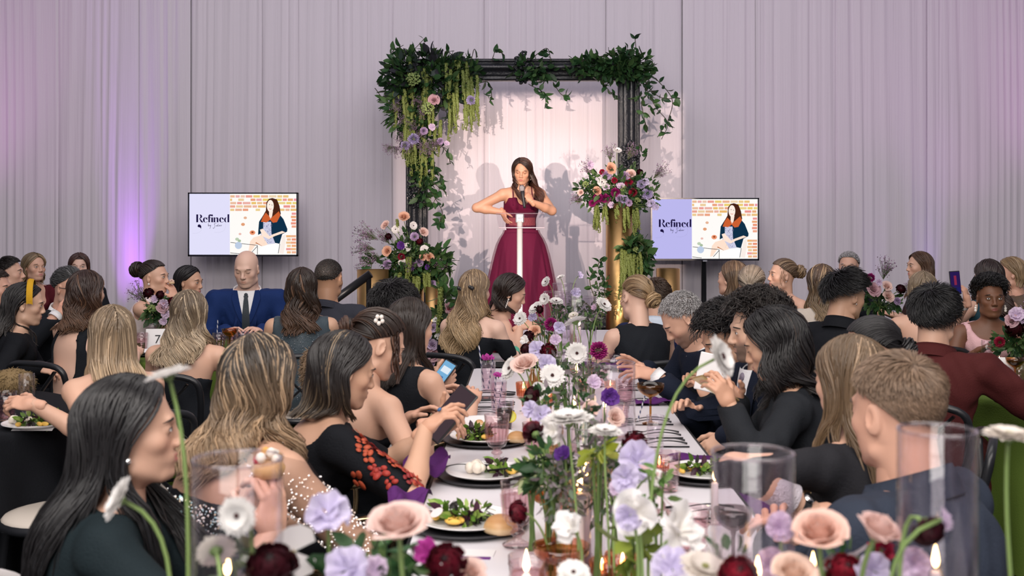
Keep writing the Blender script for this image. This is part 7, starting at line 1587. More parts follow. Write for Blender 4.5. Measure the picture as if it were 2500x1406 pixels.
# ------------------------------------------------------------------ cut flowers standing along the tables
BUDV = M_glass('bud_vase_glass', (.80, .66, .50), 1.2, .05)
def budvase(p, label, h=.12, r=.03, mat=None): return vessel('bud_vase', [(0, .003), (r * .9, .003), (r, .02), (r * .8, h * .55), (r * .38, h * .8), (r * .45, h), (r * .38, h), (r * .3, h * .8), (r * .7, h * .5), (r * .85, .02), (0, .01)], mat or BUDV, label, 'vase', p, n=20)
FLW = [
 # px, py, d, kind, radius px, facing, foot px (x, at z) , description
 (412, 918, 1.50, 'gerbera_white', 60, (-.30, .05, 1), (462, 1.50), 'white gerbera on a tall stem, top left, seen from its side'),
 (292, 1220, 1.48, 'gerbera_white', 62, (-.80, -.35, .45), (405, 1.48), 'white gerbera tilted left before the long black hair'),
 (580, 1258, 1.38, 'gerbera_white', 52, (-.10, -1, .12), (604, 1.38), 'white gerbera with dark eye facing forward in front of left cylinder'),
 (528, 1346, 1.40, 'gerbera_cream', 52, (-.35, .75, .35), (560, 1.42), 'cream gerbera seen from behind at the lower left'),
 (662, 1378, 1.40, 'ranunculus_dark', 62, (0, -.6, .8), (665, 1.40), 'almost black ruffled ranunculus at the bottom left'),
 (718, 1346, 1.52, 'anthurium_white', 64, (.15, -1, .25), (715, 1.52), 'white heart-shaped anthurium behind the almost black ranunculus'),
 (800, 1258, 1.50, 'sweetpea_lavender', 58, (.1, -.6, .7), (812, 1.50), 'large lavender sweet pea over the sequinned dress'),
 (850, 1392, 1.45, 'sweetpea_lavender', 60, (-.2, -.8, .6), (850, 1.45), 'lavender sweet pea at the bottom edge, larger left one'),
 (912, 1396, 1.5, 'sweetpea_lilac', 42, (.2, -.7, .7), (900, 1.5), 'lilac sweet pea at the bottom edge beside the blush rose'),
 (1088, 1372, 1.52, 'ranunculus_burgundy', 50, (-.1, -.8, .6), (1085, 1.52), 'glossy burgundy ranunculus below the nearest plate'),
 (1042, 1352, 1.60, 'orchid_magenta', 36, (-.3, -.6, .6), (1050, 1.6), 'magenta petals left of the burgundy ranunculus'),
 (1150, 1400, 1.55, 'rose_blush', 40, (.3, -.6, .7), (1150, 1.55), 'pale bloom at the bottom edge under the name card'),
 (1262, 1250, 2.35, 'ranunculus_burgundy', 28, (-.8, -.6, .1), (1340, 2.40), 'burgundy ranunculus facing left in front of the nearest goblet'),
 (1550, 1252, 1.80, 'petals_white', 58, (-.2, -1, .1), (1560, 1.80), 'broad white bloom with lavender heart right of centre'),
 (1535, 1262, 1.72, 'sweetpea_lavender', 34, (-.3, -1, .1), (1545, 1.74), 'lavender bloom in front of the broad white bloom'),
 (1655, 1302, 1.70, 'petals_white', 66, (.55, -.4, .5), (1600, 1.72), 'white gerbera-like bloom leaning over the pink tumbler'),
 (1395, 1290, 1.9, 'petals_white', 42, (-.5, -.4, .6), (1400, 1.9), 'creamy bloom with green calyx left of the green stems'),
 (2270, 1302, 1.32, 'ranunculus_dark', 42, (.2, -.6, -.55), (2200, 1.34), 'dark ranunculus nodding in front of rightmost cylinder'),
 (2300, 1268, 1.30, 'sweetpea_lilac', 32, (.9, -.3, .4), (2210, 1.33), 'lilac petal above the nodding dark ranunculus'),
 (2462, 1066, 1.45, 'gerbera_cream', 66, (.05, -.05, 1), (2520, 1.45), 'white gerbera seen edge-on at the right edge'),
 (1758, 872, 1.95, 'gerbera_white', 58, (.75, -.45, .35), (1590, 1.95), 'white gerbera on a long arching stem in front of the phone reader'),
 (1905, 1292, 1.62, 'sweetpea_lilac', 42, (-.2, -.8, .4), (1900, 1.62), 'lilac sweet pea left of the big blush rose'),
 (1882, 1378, 1.55, 'sweetpea_lilac', 48, (0, -.9, .3), (1880, 1.55), 'lilac bloom at the bottom edge inside the middle cylinder'),
 (2232, 1376, 1.40, 'sweetpea_lilac', 48, (-.2, -.9, .4), (2225, 1.40), 'lilac bloom at the bottom edge below the nodding ranunculus'),
 (2128, 1392, 1.5, 'sweetpea_lavender', 44, (.1, -.9, .4), (2120, 1.5), 'lavender bloom at the bottom edge under the paler rose'),
 (1805, 1400, 1.46, 'ranunculus_red', 48, (0, -.7, .7), (1805, 1.46), 'deep red ranunculus at the bottom edge in the middle cylinder'),
 (2065, 1392, 1.58, 'ranunculus_red', 46, (.1, -.6, .7), (2065, 1.58), 'dark red ranunculus at the bottom edge between two roses'),
 (2150, 1345, 1.66, 'carnation_crimson', 34, (.3, -.7, .5), (2150, 1.66), 'crimson carnation under the paler rose'),
 (1640, 1385, 1.55, 'sweetpea_lavender', 52, (0, -.7, .7), (1640, 1.55), 'lavender bloom at the bottom edge right of the votives'),
 (1400, 1400, 1.62, 'gerbera_white', 44, (0, -.5, .9), (1400, 1.62), 'white bloom at the bottom edge left of the glowing votives'),
 (1720, 1390, 1.5, 'gerbera_cream', 70, (.2, -.3, 1), (1715, 1.5), 'blurred cream bloom at the bottom edge left of the middle cylinder'),
 # middle of the long table
 (1388, 1026, 2.35, 'gerbera_white', 66, (-.05, -.05, 1), (1410, 2.35), 'big white gerbera seen edge-on in the centre'),
 (1478, 1056, 2.30, 'gerbera_white', 46, (.05, -.1, 1), (1485, 2.30), 'white gerbera edge-on right of the bigger central one'),
 (1352, 1052, 2.6, 'petals_white', 38, (-.5, -.9, .2), (1390, 2.6), 'white bloom with dark eye beside the back of burgundy ranunculus'),
 (1300, 1052, 2.6, 'ranunculus_burgundy', 27, (-.3, .8, .2), (1360, 2.62), 'burgundy ranunculus seen from behind, left of centre'),
 (1550, 1084, 2.5, 'ranunculus_burgundy', 30, (.05, -1, .1), (1555, 2.5), 'burgundy ranunculus facing forward right of the middle cylinder'),
 (1555, 1130, 2.3, 'sweetpea_lavender', 52, (.1, -.8, .5), (1540, 2.3), 'lavender bloom below the forward burgundy ranunculus'),
 (1528, 1168, 2.2, 'sweetpea_lavender', 38, (-.3, -.9, .3), (1535, 2.22), 'smaller lavender bloom next to white petals right of centre'),
 (1585, 1165, 2.2, 'petals_white', 36, (.6, -.5, .5), (1560, 2.2), 'white petals right of the lavender bloom'),
 (1322, 1016, 2.9, 'sweetpea_lavender', 28, (.2, -.8, .5), (1340, 2.9), 'lavender bloom above the rear-facing ranunculus'),
 (1505, 1195, 2.25, 'sweetpea_lilac', 22, (0, -.8, .3), (1510, 2.25), 'small lilac bloom left of the lavender pair'),
 (1375, 1110, 2.45, 'anemone_purple', 22, (-.2, -.7, .5), (1390, 2.45), 'violet bud left of the two flames'),
 (1296, 964, 3.3, 'ranunculus_dark', 24, (-.7, -.3, .4), (1370, 3.3), 'dark ranunculus on a bent stem beside pink tumbler'),
 (1296, 1000, 3.1, 'sweetpea_lavender', 22, (-.5, -.7, .3), (1320, 3.1), 'lavender bloom below the bent dark ranunculus'),
 (1348, 918, 3.5, 'gerbera_white', 34, (.1, -.9, .6), (1365, 3.5), 'white gerbera facing up beside the blush rosebud'),
 (1246, 900, 3.7, 'gerbera_white', 32, (-.75, -.5, .35), (1300, 3.7), 'white gerbera facing left behind the orchid cocktails'),
 (1318, 955, 3.4, 'petals_white', 24, (-.2, -.9, .2), (1340, 3.4), 'white petals under the up-facing gerbera'),
 (1282, 893, 3.6, 'rose_blush', 34, (-.2, -.5, .8), (1345, 3.62), 'blush rosebud between two white gerberas'),
 (1334, 890, 3.9, 'sweetpea_lavender', 26, (.1, -.9, .3), (1350, 3.9), 'lavender bloom right of the blush rosebud'),
 (1408, 862, 3.9, 'gerbera_white', 29, (.05, -1, .15), (1425, 3.9), 'white daisy with brown eye facing forward in mid table'),
 (1338, 858, 4.2, 'ranunculus_burgundy', 20, (-.1, -1, .2), (1360, 4.2), 'burgundy ranunculus left of the forward white daisy'),
 (1282, 851, 4.4, 'ranunculus_dark', 15, (-.6, -.5, .5), (1330, 4.4), 'dark bud left of the lavender cluster mid table'),
 (1312, 855, 4.3, 'sweetpea_lavender', 24, (-.2, -.9, .4), (1340, 4.3), 'lavender bloom between dark bud and burgundy ranunculus'),
 (1462, 856, 4.6, 'carnation_magenta', 24, (.1, -.8, .6), (1450, 4.6), 'magenta carnation right of the forward daisy'),
 (1488, 968, 3.4, 'anemone_purple', 24, (.3, -.9, .2), (1485, 3.4), 'purple petals inside the wide cylinder'),
 (1448, 935, 3.8, 'sweetpea_lilac', 22, (.2, -.8, .4), (1450, 3.8), 'lilac bloom behind the green stems mid table'),
 (1440, 1000, 3.3, 'rose_blush', 22, (.1, -.8, .5), (1445, 3.3), 'blush bloom behind the second edge-on gerbera'),
 (1500, 1020, 2.9, 'rose_blush', 24, (.4, -.8, .4), (1500, 2.9), 'pink rose half hidden right of the edge-on gerberas'),
 # far table
 (1333, 688, 7.3, 'gerbera_white', 15, (-.6, -.5, .4), (1345, 7.3), 'white gerbera tallest on the left of the far cluster'),
 (1368, 678, 7.5, 'gerbera_white', 13, (-.4, -.3, .8), (1385, 7.5), 'white gerbera tallest on the right of the far cluster'),
 (1330, 730, 6.9, 'gerbera_white', 16, (-.5, -.8, .2), (1345, 6.9), 'white gerbera facing left on the far table'),
 (1358, 736, 6.8, 'gerbera_white', 19, (.1, -.4, .9), (1365, 6.8), 'white gerbera in front of the tall far cylinder'),
 (1308, 752, 6.4, 'gerbera_white', 22, (-.5, -.4, .6), (1350, 5.9), 'white gerbera leaning left near the red halter'),
 (1270, 778, 6.2, 'gerbera_white', 20, (-.4, -.8, .4), (1330, 5.8), 'white gerbera beside the raised hand of the leaning person'),
 (1474, 744, 5.9, 'gerbera_white', 24, (.45, -.5, .6), (1440, 5.8), 'white gerbera leaning right before the gold column'),
 (1405, 786, 5.7, 'gerbera_white', 30, (-.3, .3, .85), (1420, 5.7), 'white gerbera tilted across the far cylinders'),
 (1400, 770, 6.0, 'gerbera_cream', 14, (-.2, -.5, .8), (1400, 6.0), 'small cream bloom behind the tilted gerbera'),
 (1346, 792, 5.8, 'carnation_magenta', 18, (-.1, -.8, .4), (1360, 5.8), 'dark plum carnation below the far gerberas'),
 (1306, 808, 5.6, 'rose_peach', 16, (-.2, -.7, .6), (1330, 5.6), 'peach rose at the far end of long table'),
 (1318, 755, 6.3, 'ranunculus_dark', 10, (.5, -.8, .2), (1345, 6.1), 'dark bud right of the left-leaning gerbera'),
 (1290, 820, 5.5, 'ranunculus_dark', 14, (-.3, -.8, .4), (1320, 5.5), 'dark bloom below the peach rose'),
 (1415, 672, 7.8, 'sweetpea_lavender', 10, (.5, -.6, .4), (1400, 7.6), 'lavender stem reaching right over the far cluster'),
 (1405, 715, 7.4, 'sweetpea_lavender', 14, (.3, -.8, .4), (1400, 7.4), 'lavender bloom above the far cylinders'),
 (1365, 800, 5.6, 'sweetpea_lavender', 16, (.2, -.9, .3), (1370, 5.6), 'lavender bloom right of the dark plum carnation'),
 (1300, 775, 6.5, 'sweetpea_lavender', 12, (0, -.9, .4), (1310, 6.5), 'blue-lavender bloom beside the raised hand'),
 (1355, 830, 5.2, 'sweetpea_lilac', 16, (-.2, -.9, .3), (1365, 5.2), 'lilac bloom in front of the plum carnation'),
 (1282, 832, 5.4, 'petals_white', 12, (-.3, -.8, .5), (1300, 5.4), 'small white bloom at far left of the table flowers'),
]
for i, (x, y, d, kind, rp, n, (fx, fd), lb) in enumerate(FLW):
    s = rp * d / F * (.78 if kind.startswith('rose') else .98); c = P(x, y, d); base = np.array([P(fx, 0, fd)[0], fd, TZ + .02])
    flower(kind, c, s, n, base, (fr_.uniform(-.02, .02), fr_.uniform(-.02, .02), 0), lb, 'cut flowers along the tables', .0026 if d < 2.1 else .0022)
    if i % 2 == 0 or d < 2: budvase(base - [0, 0, .018], 'small amber bud vase holding the ' + ' '.join(lb.split()[:9]), .10 if d > 2 else .13, .026)
for x, y, d, rp, n, fx, col, edge, op, lb in ((972, 1292, 1.42, 66, (-.05, -.35, .95), 1000, (.74, .46, .38), (.82, .62, .57), .50, 'big blush rose with loose petals in front of the nearest plate'), (2000, 1308, 1.42, 62, (-.15, -.45, .85), 2035, (.76, .44, .32), (.84, .58, .50), .36, 'big peach-blush rose left of the pair at front right'), (2142, 1302, 1.45, 54, (.35, -.3, .85), 2140, (.82, .58, .48), (.84, .62, .58), .34, 'paler blush rose right of the pair at front right'), (1935, 1408, 1.40, 52, (.1, -.5, .9), 1940, (.80, .56, .42), (.84, .64, .54), .45, 'peach rose cut off by the bottom edge at front right')):
    s = rp * d / F; flower('rose', P(x, y, d), s * 1.0, n, np.array([P(fx, 0, d + .03)[0], d + .03, TZ + .02]), label=lb, group='cut flowers along the tables', sr=.0032, petals=rose_petals(col, edge, op, 24)); budvase((P(fx, 0, d + .03)[0], d + .03, TZ), 'small amber bud vase holding the ' + ' '.join(lb.split()[:6]), .13, .028)
def greens(label, x, y, d, r, n, L, seed, cols=None, kindname='greenery'):
    c = P(x, y, d); b = np.array([c[0], d, TZ]); t = thing(kindname, label, 'greenery', b); q = c - b
    leaf_mass(q, np.array(r), n, L, cols or GREENS, seed).build('leaves', LEAF, t, kind='stuff'); g = GB()
    for k in range(7): p1 = q + np.array([fr_.uniform(-.7, .7) * r[0], fr_.uniform(-.7, .7) * r[1], fr_.uniform(0, .7) * r[2]]); g.tube(bez((fr_.uniform(-.01, .01), 0, .01), (0, 0, q[2] * .5), p1 * .8, p1, 8), .0022, 5, (.14, .22, .07), False)
    g.build('stems', LEAF, t, kind='stuff'); return t
MUTED = [(.16, .17, .12), (.24, .20, .22), (.10, .15, .09), (.30, .25, .27)]
greens('leafy greens between the second plate and middle flames', 1340, 1150, 2.55, (.05, .05, .06), 130, .04, 1); greens('muted grey-pink filler foliage left of the middle flames', 1370, 1190, 2.45, (.055, .05, .08), 170, .022, 2, MUTED); greens('muted filler foliage right of the middle flames', 1465, 1150, 2.5, (.05, .05, .12), 220, .024, 3, MUTED); greens('lime green buds left of the leafy greens', 1300, 1145, 2.7, (.03, .03, .04), 40, .035, 4, [(.42, .52, .20), (.5, .55, .3)])
greens('trailing pink-budded stems beside the pink votive', 1610, 1210, 2.15, (.03, .03, .07), 50, .026, 5, [(.10, .2, .05), (.55, .35, .36), (.16, .26, .08)]); greens('olive green leaves by the glowing votives', 1545, 1330, 1.95, (.03, .03, .06), 30, .05, 6, [(.16, .22, .03), (.2, .25, .04)]); greens('green leaves at bottom left of the blush rose', 910, 1395, 1.55, (.06, .05, .05), 60, .045, 7); greens('chartreuse hellebore in the centre under the edge-on gerberas', 1458, 1105, 2.4, (.02, .02, .025), 26, .035, 8, [(.34, .40, .04), (.45, .48, .10)])
for k, (x, y, d) in enumerate(((1330, 985, 3.3), (1440, 910, 4.3), (1360, 880, 4.2), (1390, 935, 3.8), (1330, 800, 5.9), (1370, 760, 6.8), (1440, 780, 6.6), (1420, 1010, 3.0), (1500, 1110, 2.7), (2080, 1405, 1.62), (1790, 1420, 1.6), (600, 1420, 1.5))):
    greens('greenery and small leaves filling the gaps between vases, ' + ('at %s' % ['left of the tapers', 'near the wide cylinder', 'behind the daisy', 'amid central stems', 'at far end', 'between far cylinders', 'right of far cylinders', 'under second edge-on gerbera', 'right of middle cylinder', 'under the roses at right', 'in the middle cylinder', 'by the left cylinder'][k]).replace('at at', 'at'), x, y, d, (.06 if d > 3 else .04, .05, .05), 70, .03 if d < 4 else .035, 20 + k, GREENS + MUTED)
# ------------------------------------------------------------------ the gown, the microphone and what guests hold and wear
def part_of(key, gb, name, mat, label=None, smooth=True, kind=None): return gb.build(name, mat, PEOPLE[key]['root'], smooth, label=label, kind=kind)
I = PEOPLE['speaker']
n = 200; th = np.linspace(0, 2 * math.pi, n, endpoint=False)
def skirt(scale, seed, amp):
    G = []
    for z, ry, rx in ((1.50, .150, .120), (1.47, .160, .130), (1.42, .190, .150), (1.36, .215, .175), (1.26, .240, .205), (1.10, .27, .25), (.90, .305, .30), (.70, .335, .335), (.50, .36, .36), (.462, .365, .365)):
        k = (1.47 - z) / 1.0; f = 1 + amp * k * (np.sin(th * 17 + seed) + .6 * np.sin(th * 29 + 2 * seed + z) + .4 * np.sin(th * 11 + z * 2))
        G.append(np.stack([.0 + rx * scale * 1.0 * f * np.cos(th) * 1.0, ry * scale * 1.04 * f * np.sin(th), np.full(n, z)], 1) * [1, 1, 1])
    return np.stack(G, 1)[:, :, :]
g = GB(); g.grid(skirt(1.0, 1.0, .055)[:, :, [0, 1, 2]], wrap_u=True); part_of('speaker', g, 'skirt', M_cloth((.095, .006, .028), rough=.75))
TUL, tn, tl = new_mat('burgundy_tulle'); tb = tn['Principled BSDF']; set_in(tb, color=(.24, .012, .07), rough=.8); tt_ = tn.new('ShaderNodeBsdfTransparent'); tx = tn.new('ShaderNodeMixShader'); tx.inputs[0].default_value = .38; tl.new(tt_.outputs[0], tx.inputs[1]); tl.new(tb.outputs[0], tx.inputs[2]); tl.new(tx.outputs[0], tn['Material Output'].inputs[0])
g = GB(); g.grid(skirt(1.10, 3.0, .045), wrap_u=True); part_of('speaker', g, 'tulle_overskirt', TUL)
patch(I, lambda u, v: ((u - .5) * 2 * .125, -.265 - .075 * v), 'lace_waistband', M('lace', (.26, .035, .05), rough=.6, bump=.8, bscale=90), .004, nu=14, nv=6)
for y in (-1, 1):
    g = GB()
    for k in range(4): g.ball(I['hp']((-.002, y * .083, -.035 - .013 * k)), .0042 + .001 * (k == 3), n=8, m=6)
    part_of('speaker', g, 'drop_earring', M('crystal', (.9, .88, .86), rough=.1, metal=.6))
W, X = I['hands'][1]; Rw = rotz(I['yaw']); toW = lambda key, q: (rotz(PEOPLE[key]['yaw']) @ np.asarray(q)) + PEOPLE[key]['rootv']
pa, pb = P(1281, 508, 10.10), P(1273, 452, 10.13); mic = thing('microphone', 'black handheld microphone with silver mesh head held by the speaker', 'microphone', pa); dv = pb - pa; L_ = np.linalg.norm(dv); R_ = frame(dv)
GB().lathe([(0, 0), (.012, 0), (.013, .02), (.015, L_ * .55), (.020, L_ * .74), (0, L_ * .74)], 16, R=R_).build('handle', BLACKSATIN, mic); GB().lathe([(.020, L_ * .74), (.026, L_ * .80), (.027, L_ * .90), (.020, L_ * .98), (0, L_)], 16, R=R_).build('mesh_head', M('mic_mesh', (.45, .42, .42), rough=.35, metal=.8, bump=.6, bscale=300), mic)
def phone(label, c, n, updir, w=.072, h=.15, screen_on=None, name='phone', edge=BLACKSATIN, pic=None, plain=None):
    n, updir = unit(np.asarray(n, float)), np.asarray(updir, float); updir = unit(updir - (updir @ n) * n); R = np.stack([np.cross(updir, n), updir, n], 1)   # n points out of the screen
    r = thing(name, label, name, c); GB().box((0, 0, 0), (w, h, .008), R, bev=.003).build('case', edge, r, smooth=False)
    g = GB(); q = np.array([(-w / 2 + .004, -h / 2 + .006, .0046), (w / 2 - .004, -h / 2 + .006, .0046), (w / 2 - .004, h / 2 - .006, .0046), (-w / 2 + .004, h / 2 - .006, .0046)]) @ R.T; g.add(q, [(0, 1, 2, 3)], (), screen_on if screen_on is not None else (.02, .02, .025))
    if pic:
        for (x0, y0, x1, y1, c_) in pic: g.add(np.array([(x0 * w, y0 * h, .0049), (x1 * w, y0 * h, .0049), (x1 * w, y1 * h, .0049), (x0 * w, y1 * h, .0049)]) @ R.T, [(0, 1, 2, 3)], (), c_)
    g.build('screen' if plain is None else 'face', plain if plain is not None else SCRM if screen_on is not None else M('dark_screen', (.015, .015, .02), rough=.08), r, smooth=False); return r
phone('black phone showing bright blue messages at left of the long table', P(1079, 917, 4.93), (-.35, -.75, .55), (.45, .1, .8), screen_on=lin(120, 175, 215), pic=[(-.3, .1, .35, .3, lin(225, 235, 245)), (-.35, -.2, .2, -.02, lin(60, 110, 170)), (-.1, -.4, .4, -.28, lin(225, 235, 245))])
phone('large black tablet held over the table edge in the butterfly dress wearer\'s hands', P(1098, 1010, 3.62), (-.55, -.55, .62), (.55, .1, .83), .115, .20, screen_on=lin(70, 56, 62), name='tablet')
phone('gold-edged phone held by the person with wavy black hair', P(1747, 950, 3.72), (.45, .35, .75), (-.62, .0, .85), .075, .16, screen_on=lin(60, 58, 62), edge=M('champagne_gold', (.62, .46, .22), rough=.3, metal=.9))
phone('white folded paper held in front of the striped tie', P(1742, 912, 4.35), (-.3, -.9, .1), (.2, 0, 1), .13, .15, name='folded_paper', edge=M('card_white', (.82, .80, .80)), plain=M('card_white', (.82, .80, .80)))
phone('phone raised to photograph the stage at right', P(2332, 690, 7.30), (.15, -.98, .1), (-.05, 0, 1), .075, .155, screen_on=lin(40, 26, 80), pic=[(-.12, -.1, .12, .3, lin(130, 40, 70)), (-.4, -.45, .4, -.2, lin(30, 30, 90))])
phone('phone lying face down on the white table left of cocktails', on(1168, 977) + [0, 0, .006], (0, 0, 1), (1, .2, 0), .072, .15)
# canapes
def canape(label, c, cols, s=1.0):
    r = thing('canape', label, 'food', c); GB().lathe(np.array([(0, -.012), (.020, -.012), (.024, 0), (.020, .008), (0, .010)]) * s, 14, col=cols[0]).build('crust', ATTR, r); g = GB()
    for k in range(7): g.ball(np.array([.012 * math.cos(k), .012 * math.sin(k * 1.3), .012 + .004 * (k % 3)]) * s, .008 * s, col=cols[1 + k % (len(cols) - 1)], n=7, m=5)
    g.build('topping', ATTR, r, kind='stuff')
canape('topped bread bite held by the person with long straight black hair', P(655, 1142, 2.30), [(.62, .36, .14), (.80, .74, .66), (.80, .74, .66), (.7, .36, .06), (.4, .03, .05)], 1.5)
canape('small canape at the lips of the person with chignon', P(419, 690, 7.88), [(.66, .46, .28), (.7, .5, .4)], .9)
# sequins, rhinestones, butterflies
def dots(key, prims, n, box, r, cols, name, off=.004, seed=1, test=None):
    I_ = PEOPLE[key]; rr = np.random.default_rng(seed); q = rr.uniform(I_['lo'], I_['hi'], (n * 90, 3)); q = q if test is None else q[test(q)]; d_ = eval_smooth(prims, q, .02); q = q[np.abs(d_) < .03]
    for _ in range(3):
        d_ = eval_smooth(prims, q, .02) - off; e = 2e-3; gr = np.stack([eval_smooth(prims, q + e * np.eye(3)[k], .02) - off - d_ for k in range(3)], -1) / e; q = q - unit(gr) * d_[:, None]
    if test is not None: q = q[test(q)]
    q = q[:n]; o = np.array([(1, 0, 0), (-1, 0, 0), (0, 1, 0), (0, -1, 0), (0, 0, 1), (0, 0, -1)], float); f = np.array([(0, 2, 4), (2, 1, 4), (1, 3, 4), (3, 0, 4), (2, 0, 5), (1, 2, 5), (3, 1, 5), (0, 3, 5)])
    sz = r * rr.uniform(.6, 1.25, (len(q), 1, 1)); V = (q[:, None] + o[None] * sz).reshape(-1, 3); Fc = (np.arange(len(q))[:, None, None] * 6 + f[None]).reshape(-1, 3); C = np.repeat(np.asarray(cols)[rr.integers(0, len(cols), len(q))], 6, 0)
    mk(name, V, [Fc], M('rhinestone', attr=True, rough=.25, metal=.35, emis=0.0), I_['root'], C, False)['kind'] = 'stuff'
S_ = PEOPLE['sequin']
SHEER, sn, sl_ = new_mat('sheer_mesh'); sb = sn['Principled BSDF']; set_in(sb, color=(.05, .03, .03), rough=.8); st_ = sn.new('ShaderNodeBsdfTransparent'); sx_ = sn.new('ShaderNodeMixShader'); sx_.inputs[0].default_value = .16; sl_.new(st_.outputs[0], sx_.inputs[1]); sl_.new(sb.outputs[0], sx_.inputs[2]); sl_.new(sx_.outputs[0], sn['Material Output'].inputs[0])
slv = [grown(p, .006) for p in S_['armp'][1][:2] + S_['armp'][-1][:2]] + [grown(p, .006) for p in S_['shou']]
cs = SDF(S_['lo'] - .03, S_['hi'] + .03, .0085)
for p in slv: cs.add(p, .02)
cs.plane(S_['u'], S_['T'](0, 0, -.005)); v_, q_ = cs.mesh(); mk('sheer_sleeves', v_, [q_], SHEER, S_['root'])
WT = [(.85, .83, .85), (.8, .78, .8), (.75, .62, .55)]; SQ = [(.8, .82, .84), (.45, .65, .7), (.7, .55, .5), (.85, .85, .85), (.3, .5, .55), (.75, .62, .45)]
dots('sequin', slv, 2600, None, .0030, WT, 'rhinestones', .002, 3, lambda q: (q - S_['N']) @ S_['u'] < -.03)
dots('sequin', S_['cloth'], 8000, None, .0032, SQ, 'sequins', .0035, 4, lambda q: ((q - S_['N']) @ S_['u'] < -.165) & (q[:, 2] > .46) & (q[:, 0] < .35))
for y in (-1, 1):
    a = [S_['T'](.05 * math.cos(t) - .0, y * (.118 + .022 * math.cos(t * 1)), -.075 - .095 * math.sin(t)) for t in np.linspace(-1.0, 4.1, 26)]; a = push(np.array(a)[None], S_['body'], np.full((1, 26), .007))[0]; part_of('sequin', GB().tube(a, .0028, 5), 'armhole_piping', M_cloth((.03, .01, .01)))
dots('sparkle', PEOPLE['sparkle']['cloth'], 1500, None, .0034, [(.30, .36, .42), (.16, .2, .24), (.5, .52, .55)], 'glitter', .002, 5, lambda q: (q - PEOPLE['sparkle']['N']) @ PEOPLE['sparkle']['u'] < -.10)
dots('sequinjacket', PEOPLE['sequinjacket']['cloth'], 1300, None, .0045, [(.55, .42, .26), (.3, .22, .14), (.75, .62, .42)], 'sequins', .002, 6, lambda q: (q - PEOPLE['sequinjacket']['N']) @ PEOPLE['sequinjacket']['u'] < -.03)
B_ = PEOPLE['butterfly']; rr = np.random.default_rng(8); gb_ = GB()
cl_ = B_['cloth']; q = rr.uniform(B_['lo'], B_['hi'], (30000, 3)); dd_ = eval_smooth(cl_, q, .03); q = q[np.abs(dd_) < .02]
qw = q @ rotz(B_['yaw']).T + B_['rootv']; qx, qy = CX + qw[:, 0] * F / qw[:, 1], CY - (qw[:, 2] - CAMZ) * F / qw[:, 1]
q = q[((q - B_['N']) @ B_['TT'][:, 1] < .02) & (qx > 862) & (qx < 1050) & (qy > 975) & (qy < 1180)][:55]
for p in q:
    for _ in range(3):
        d0 = eval_smooth(cl_, p[None], .03)[0] - .006; gr = unit(np.array([eval_smooth(cl_, (p + .002 * np.eye(3)[k])[None], .03)[0] - .006 - d0 for k in range(3)])); p = p - gr * d0
    R = frame(gr) @ rotz(rr.uniform(0, 6)); s = rr.uniform(.018, .034); c = np.array([(.36, .03, .018), (.44, .07, .025), (.24, .015, .015)])[rr.integers(3)]
    for sg in (-1, 1):
        for (ax, ay, rx, ry) in ((.55, .35, .6, .42), (.45, -.35, .45, .34)): gb_.ball(p + R @ (np.array([sg * ax, ay, .0]) * s), np.array([rx * s, ry * s, .0009]), R @ rotz(sg * .5), c, 9, 4)
gb_.build('butterfly_print', ATTR, B_['root'], kind='stuff')
W, X = B_['hands'][-1]; g = GB(); g.ball(W + X @ np.array([.075, .004, .018]), (.008, .007, .005), X, (.02, .10, .22), 10, 6); part_of('butterfly', g, 'blue_stone_ring', M('blue_gem', (.03, .12, .3), rough=.1))
# headband, clip, earrings, glasses, bracelets, watches
def band(key, name, mat, x0, w, rad=.135, lift=1.12, a0=-1.75, a1=1.75, tilt=-.3):
    I_ = PEOPLE[key]; G = []
    for t in np.linspace(a0, a1, 26):
        G.append([I_['hp'](np.array([0, 0, .03]) + np.array([x0 + xx + tilt * (math.cos(t) - .5) * .06, .088 * lift * math.sin(t), .094 * lift * math.cos(t) + (.006 if abs(xx) < w * .4 else 0)])) for xx in np.linspace(-w / 2, w / 2, 6)])
    return part_of(key, GB().grid(np.array(G)), name, mat)
band('headband', 'headband', M_cloth((.55, .30, .015)), .02, .034, lift=1.24)
def studs(key, mat, dz=-.038, s=.006, name='earring', sides=(-1, 1), drop=0):
    I_ = PEOPLE[key]
    for y in sides:
        g = GB(); g.ball(I_['hp']((.0, y * .086, dz)), s, n=10, m=6)
        for k in range(drop): g.ball(I_['hp']((.0, y * .088, dz - .014 * (k + 1))), np.array([.004, .009, .009]), n=8, m=5)
        part_of(key, g, name, mat)
PEARL = M('pearl', (.84, .78, .72), rough=.2); SILV = M('silver', (.8, .8, .8), rough=.2, metal=1.0)
studs('bunwoman', PEARL, -.045, .008); studs('blackshirt', SILV, -.04, .005); studs('redtop', PEARL, -.04, .006, 'drop_earring', (-1, 1), 4); studs('pinkwoman', PEARL, -.045, .006, 'drop_earring', (-1, 1), 2); studs('updoface', SILV, -.042, .005); studs('blackhair', SILV, -.05, .009, 'hoop_earring', (-1,))
I_ = PEOPLE['curly']; g = GB()
for k in range(5): a = k * 1.2566; g.ball(I_['hp'](np.array([-.055 + .013 * math.cos(a), -.085, .085 + .013 * math.sin(a)])), (.009, .006, .009), n=8, m=5)
part_of('curly', g, 'flower_clip', PEARL)
I_ = PEOPLE['halfup']; g = GB()
for k in range(7): g.ball(I_['hp'](np.array([-.112, -.045 + .015 * k, .015 + .008 * math.sin(k)])), .013, n=8, m=6)
part_of('halfup', g, 'black_hair_clip', BLACKSATIN)
g = GB()
I_ = PEOPLE['glasses']
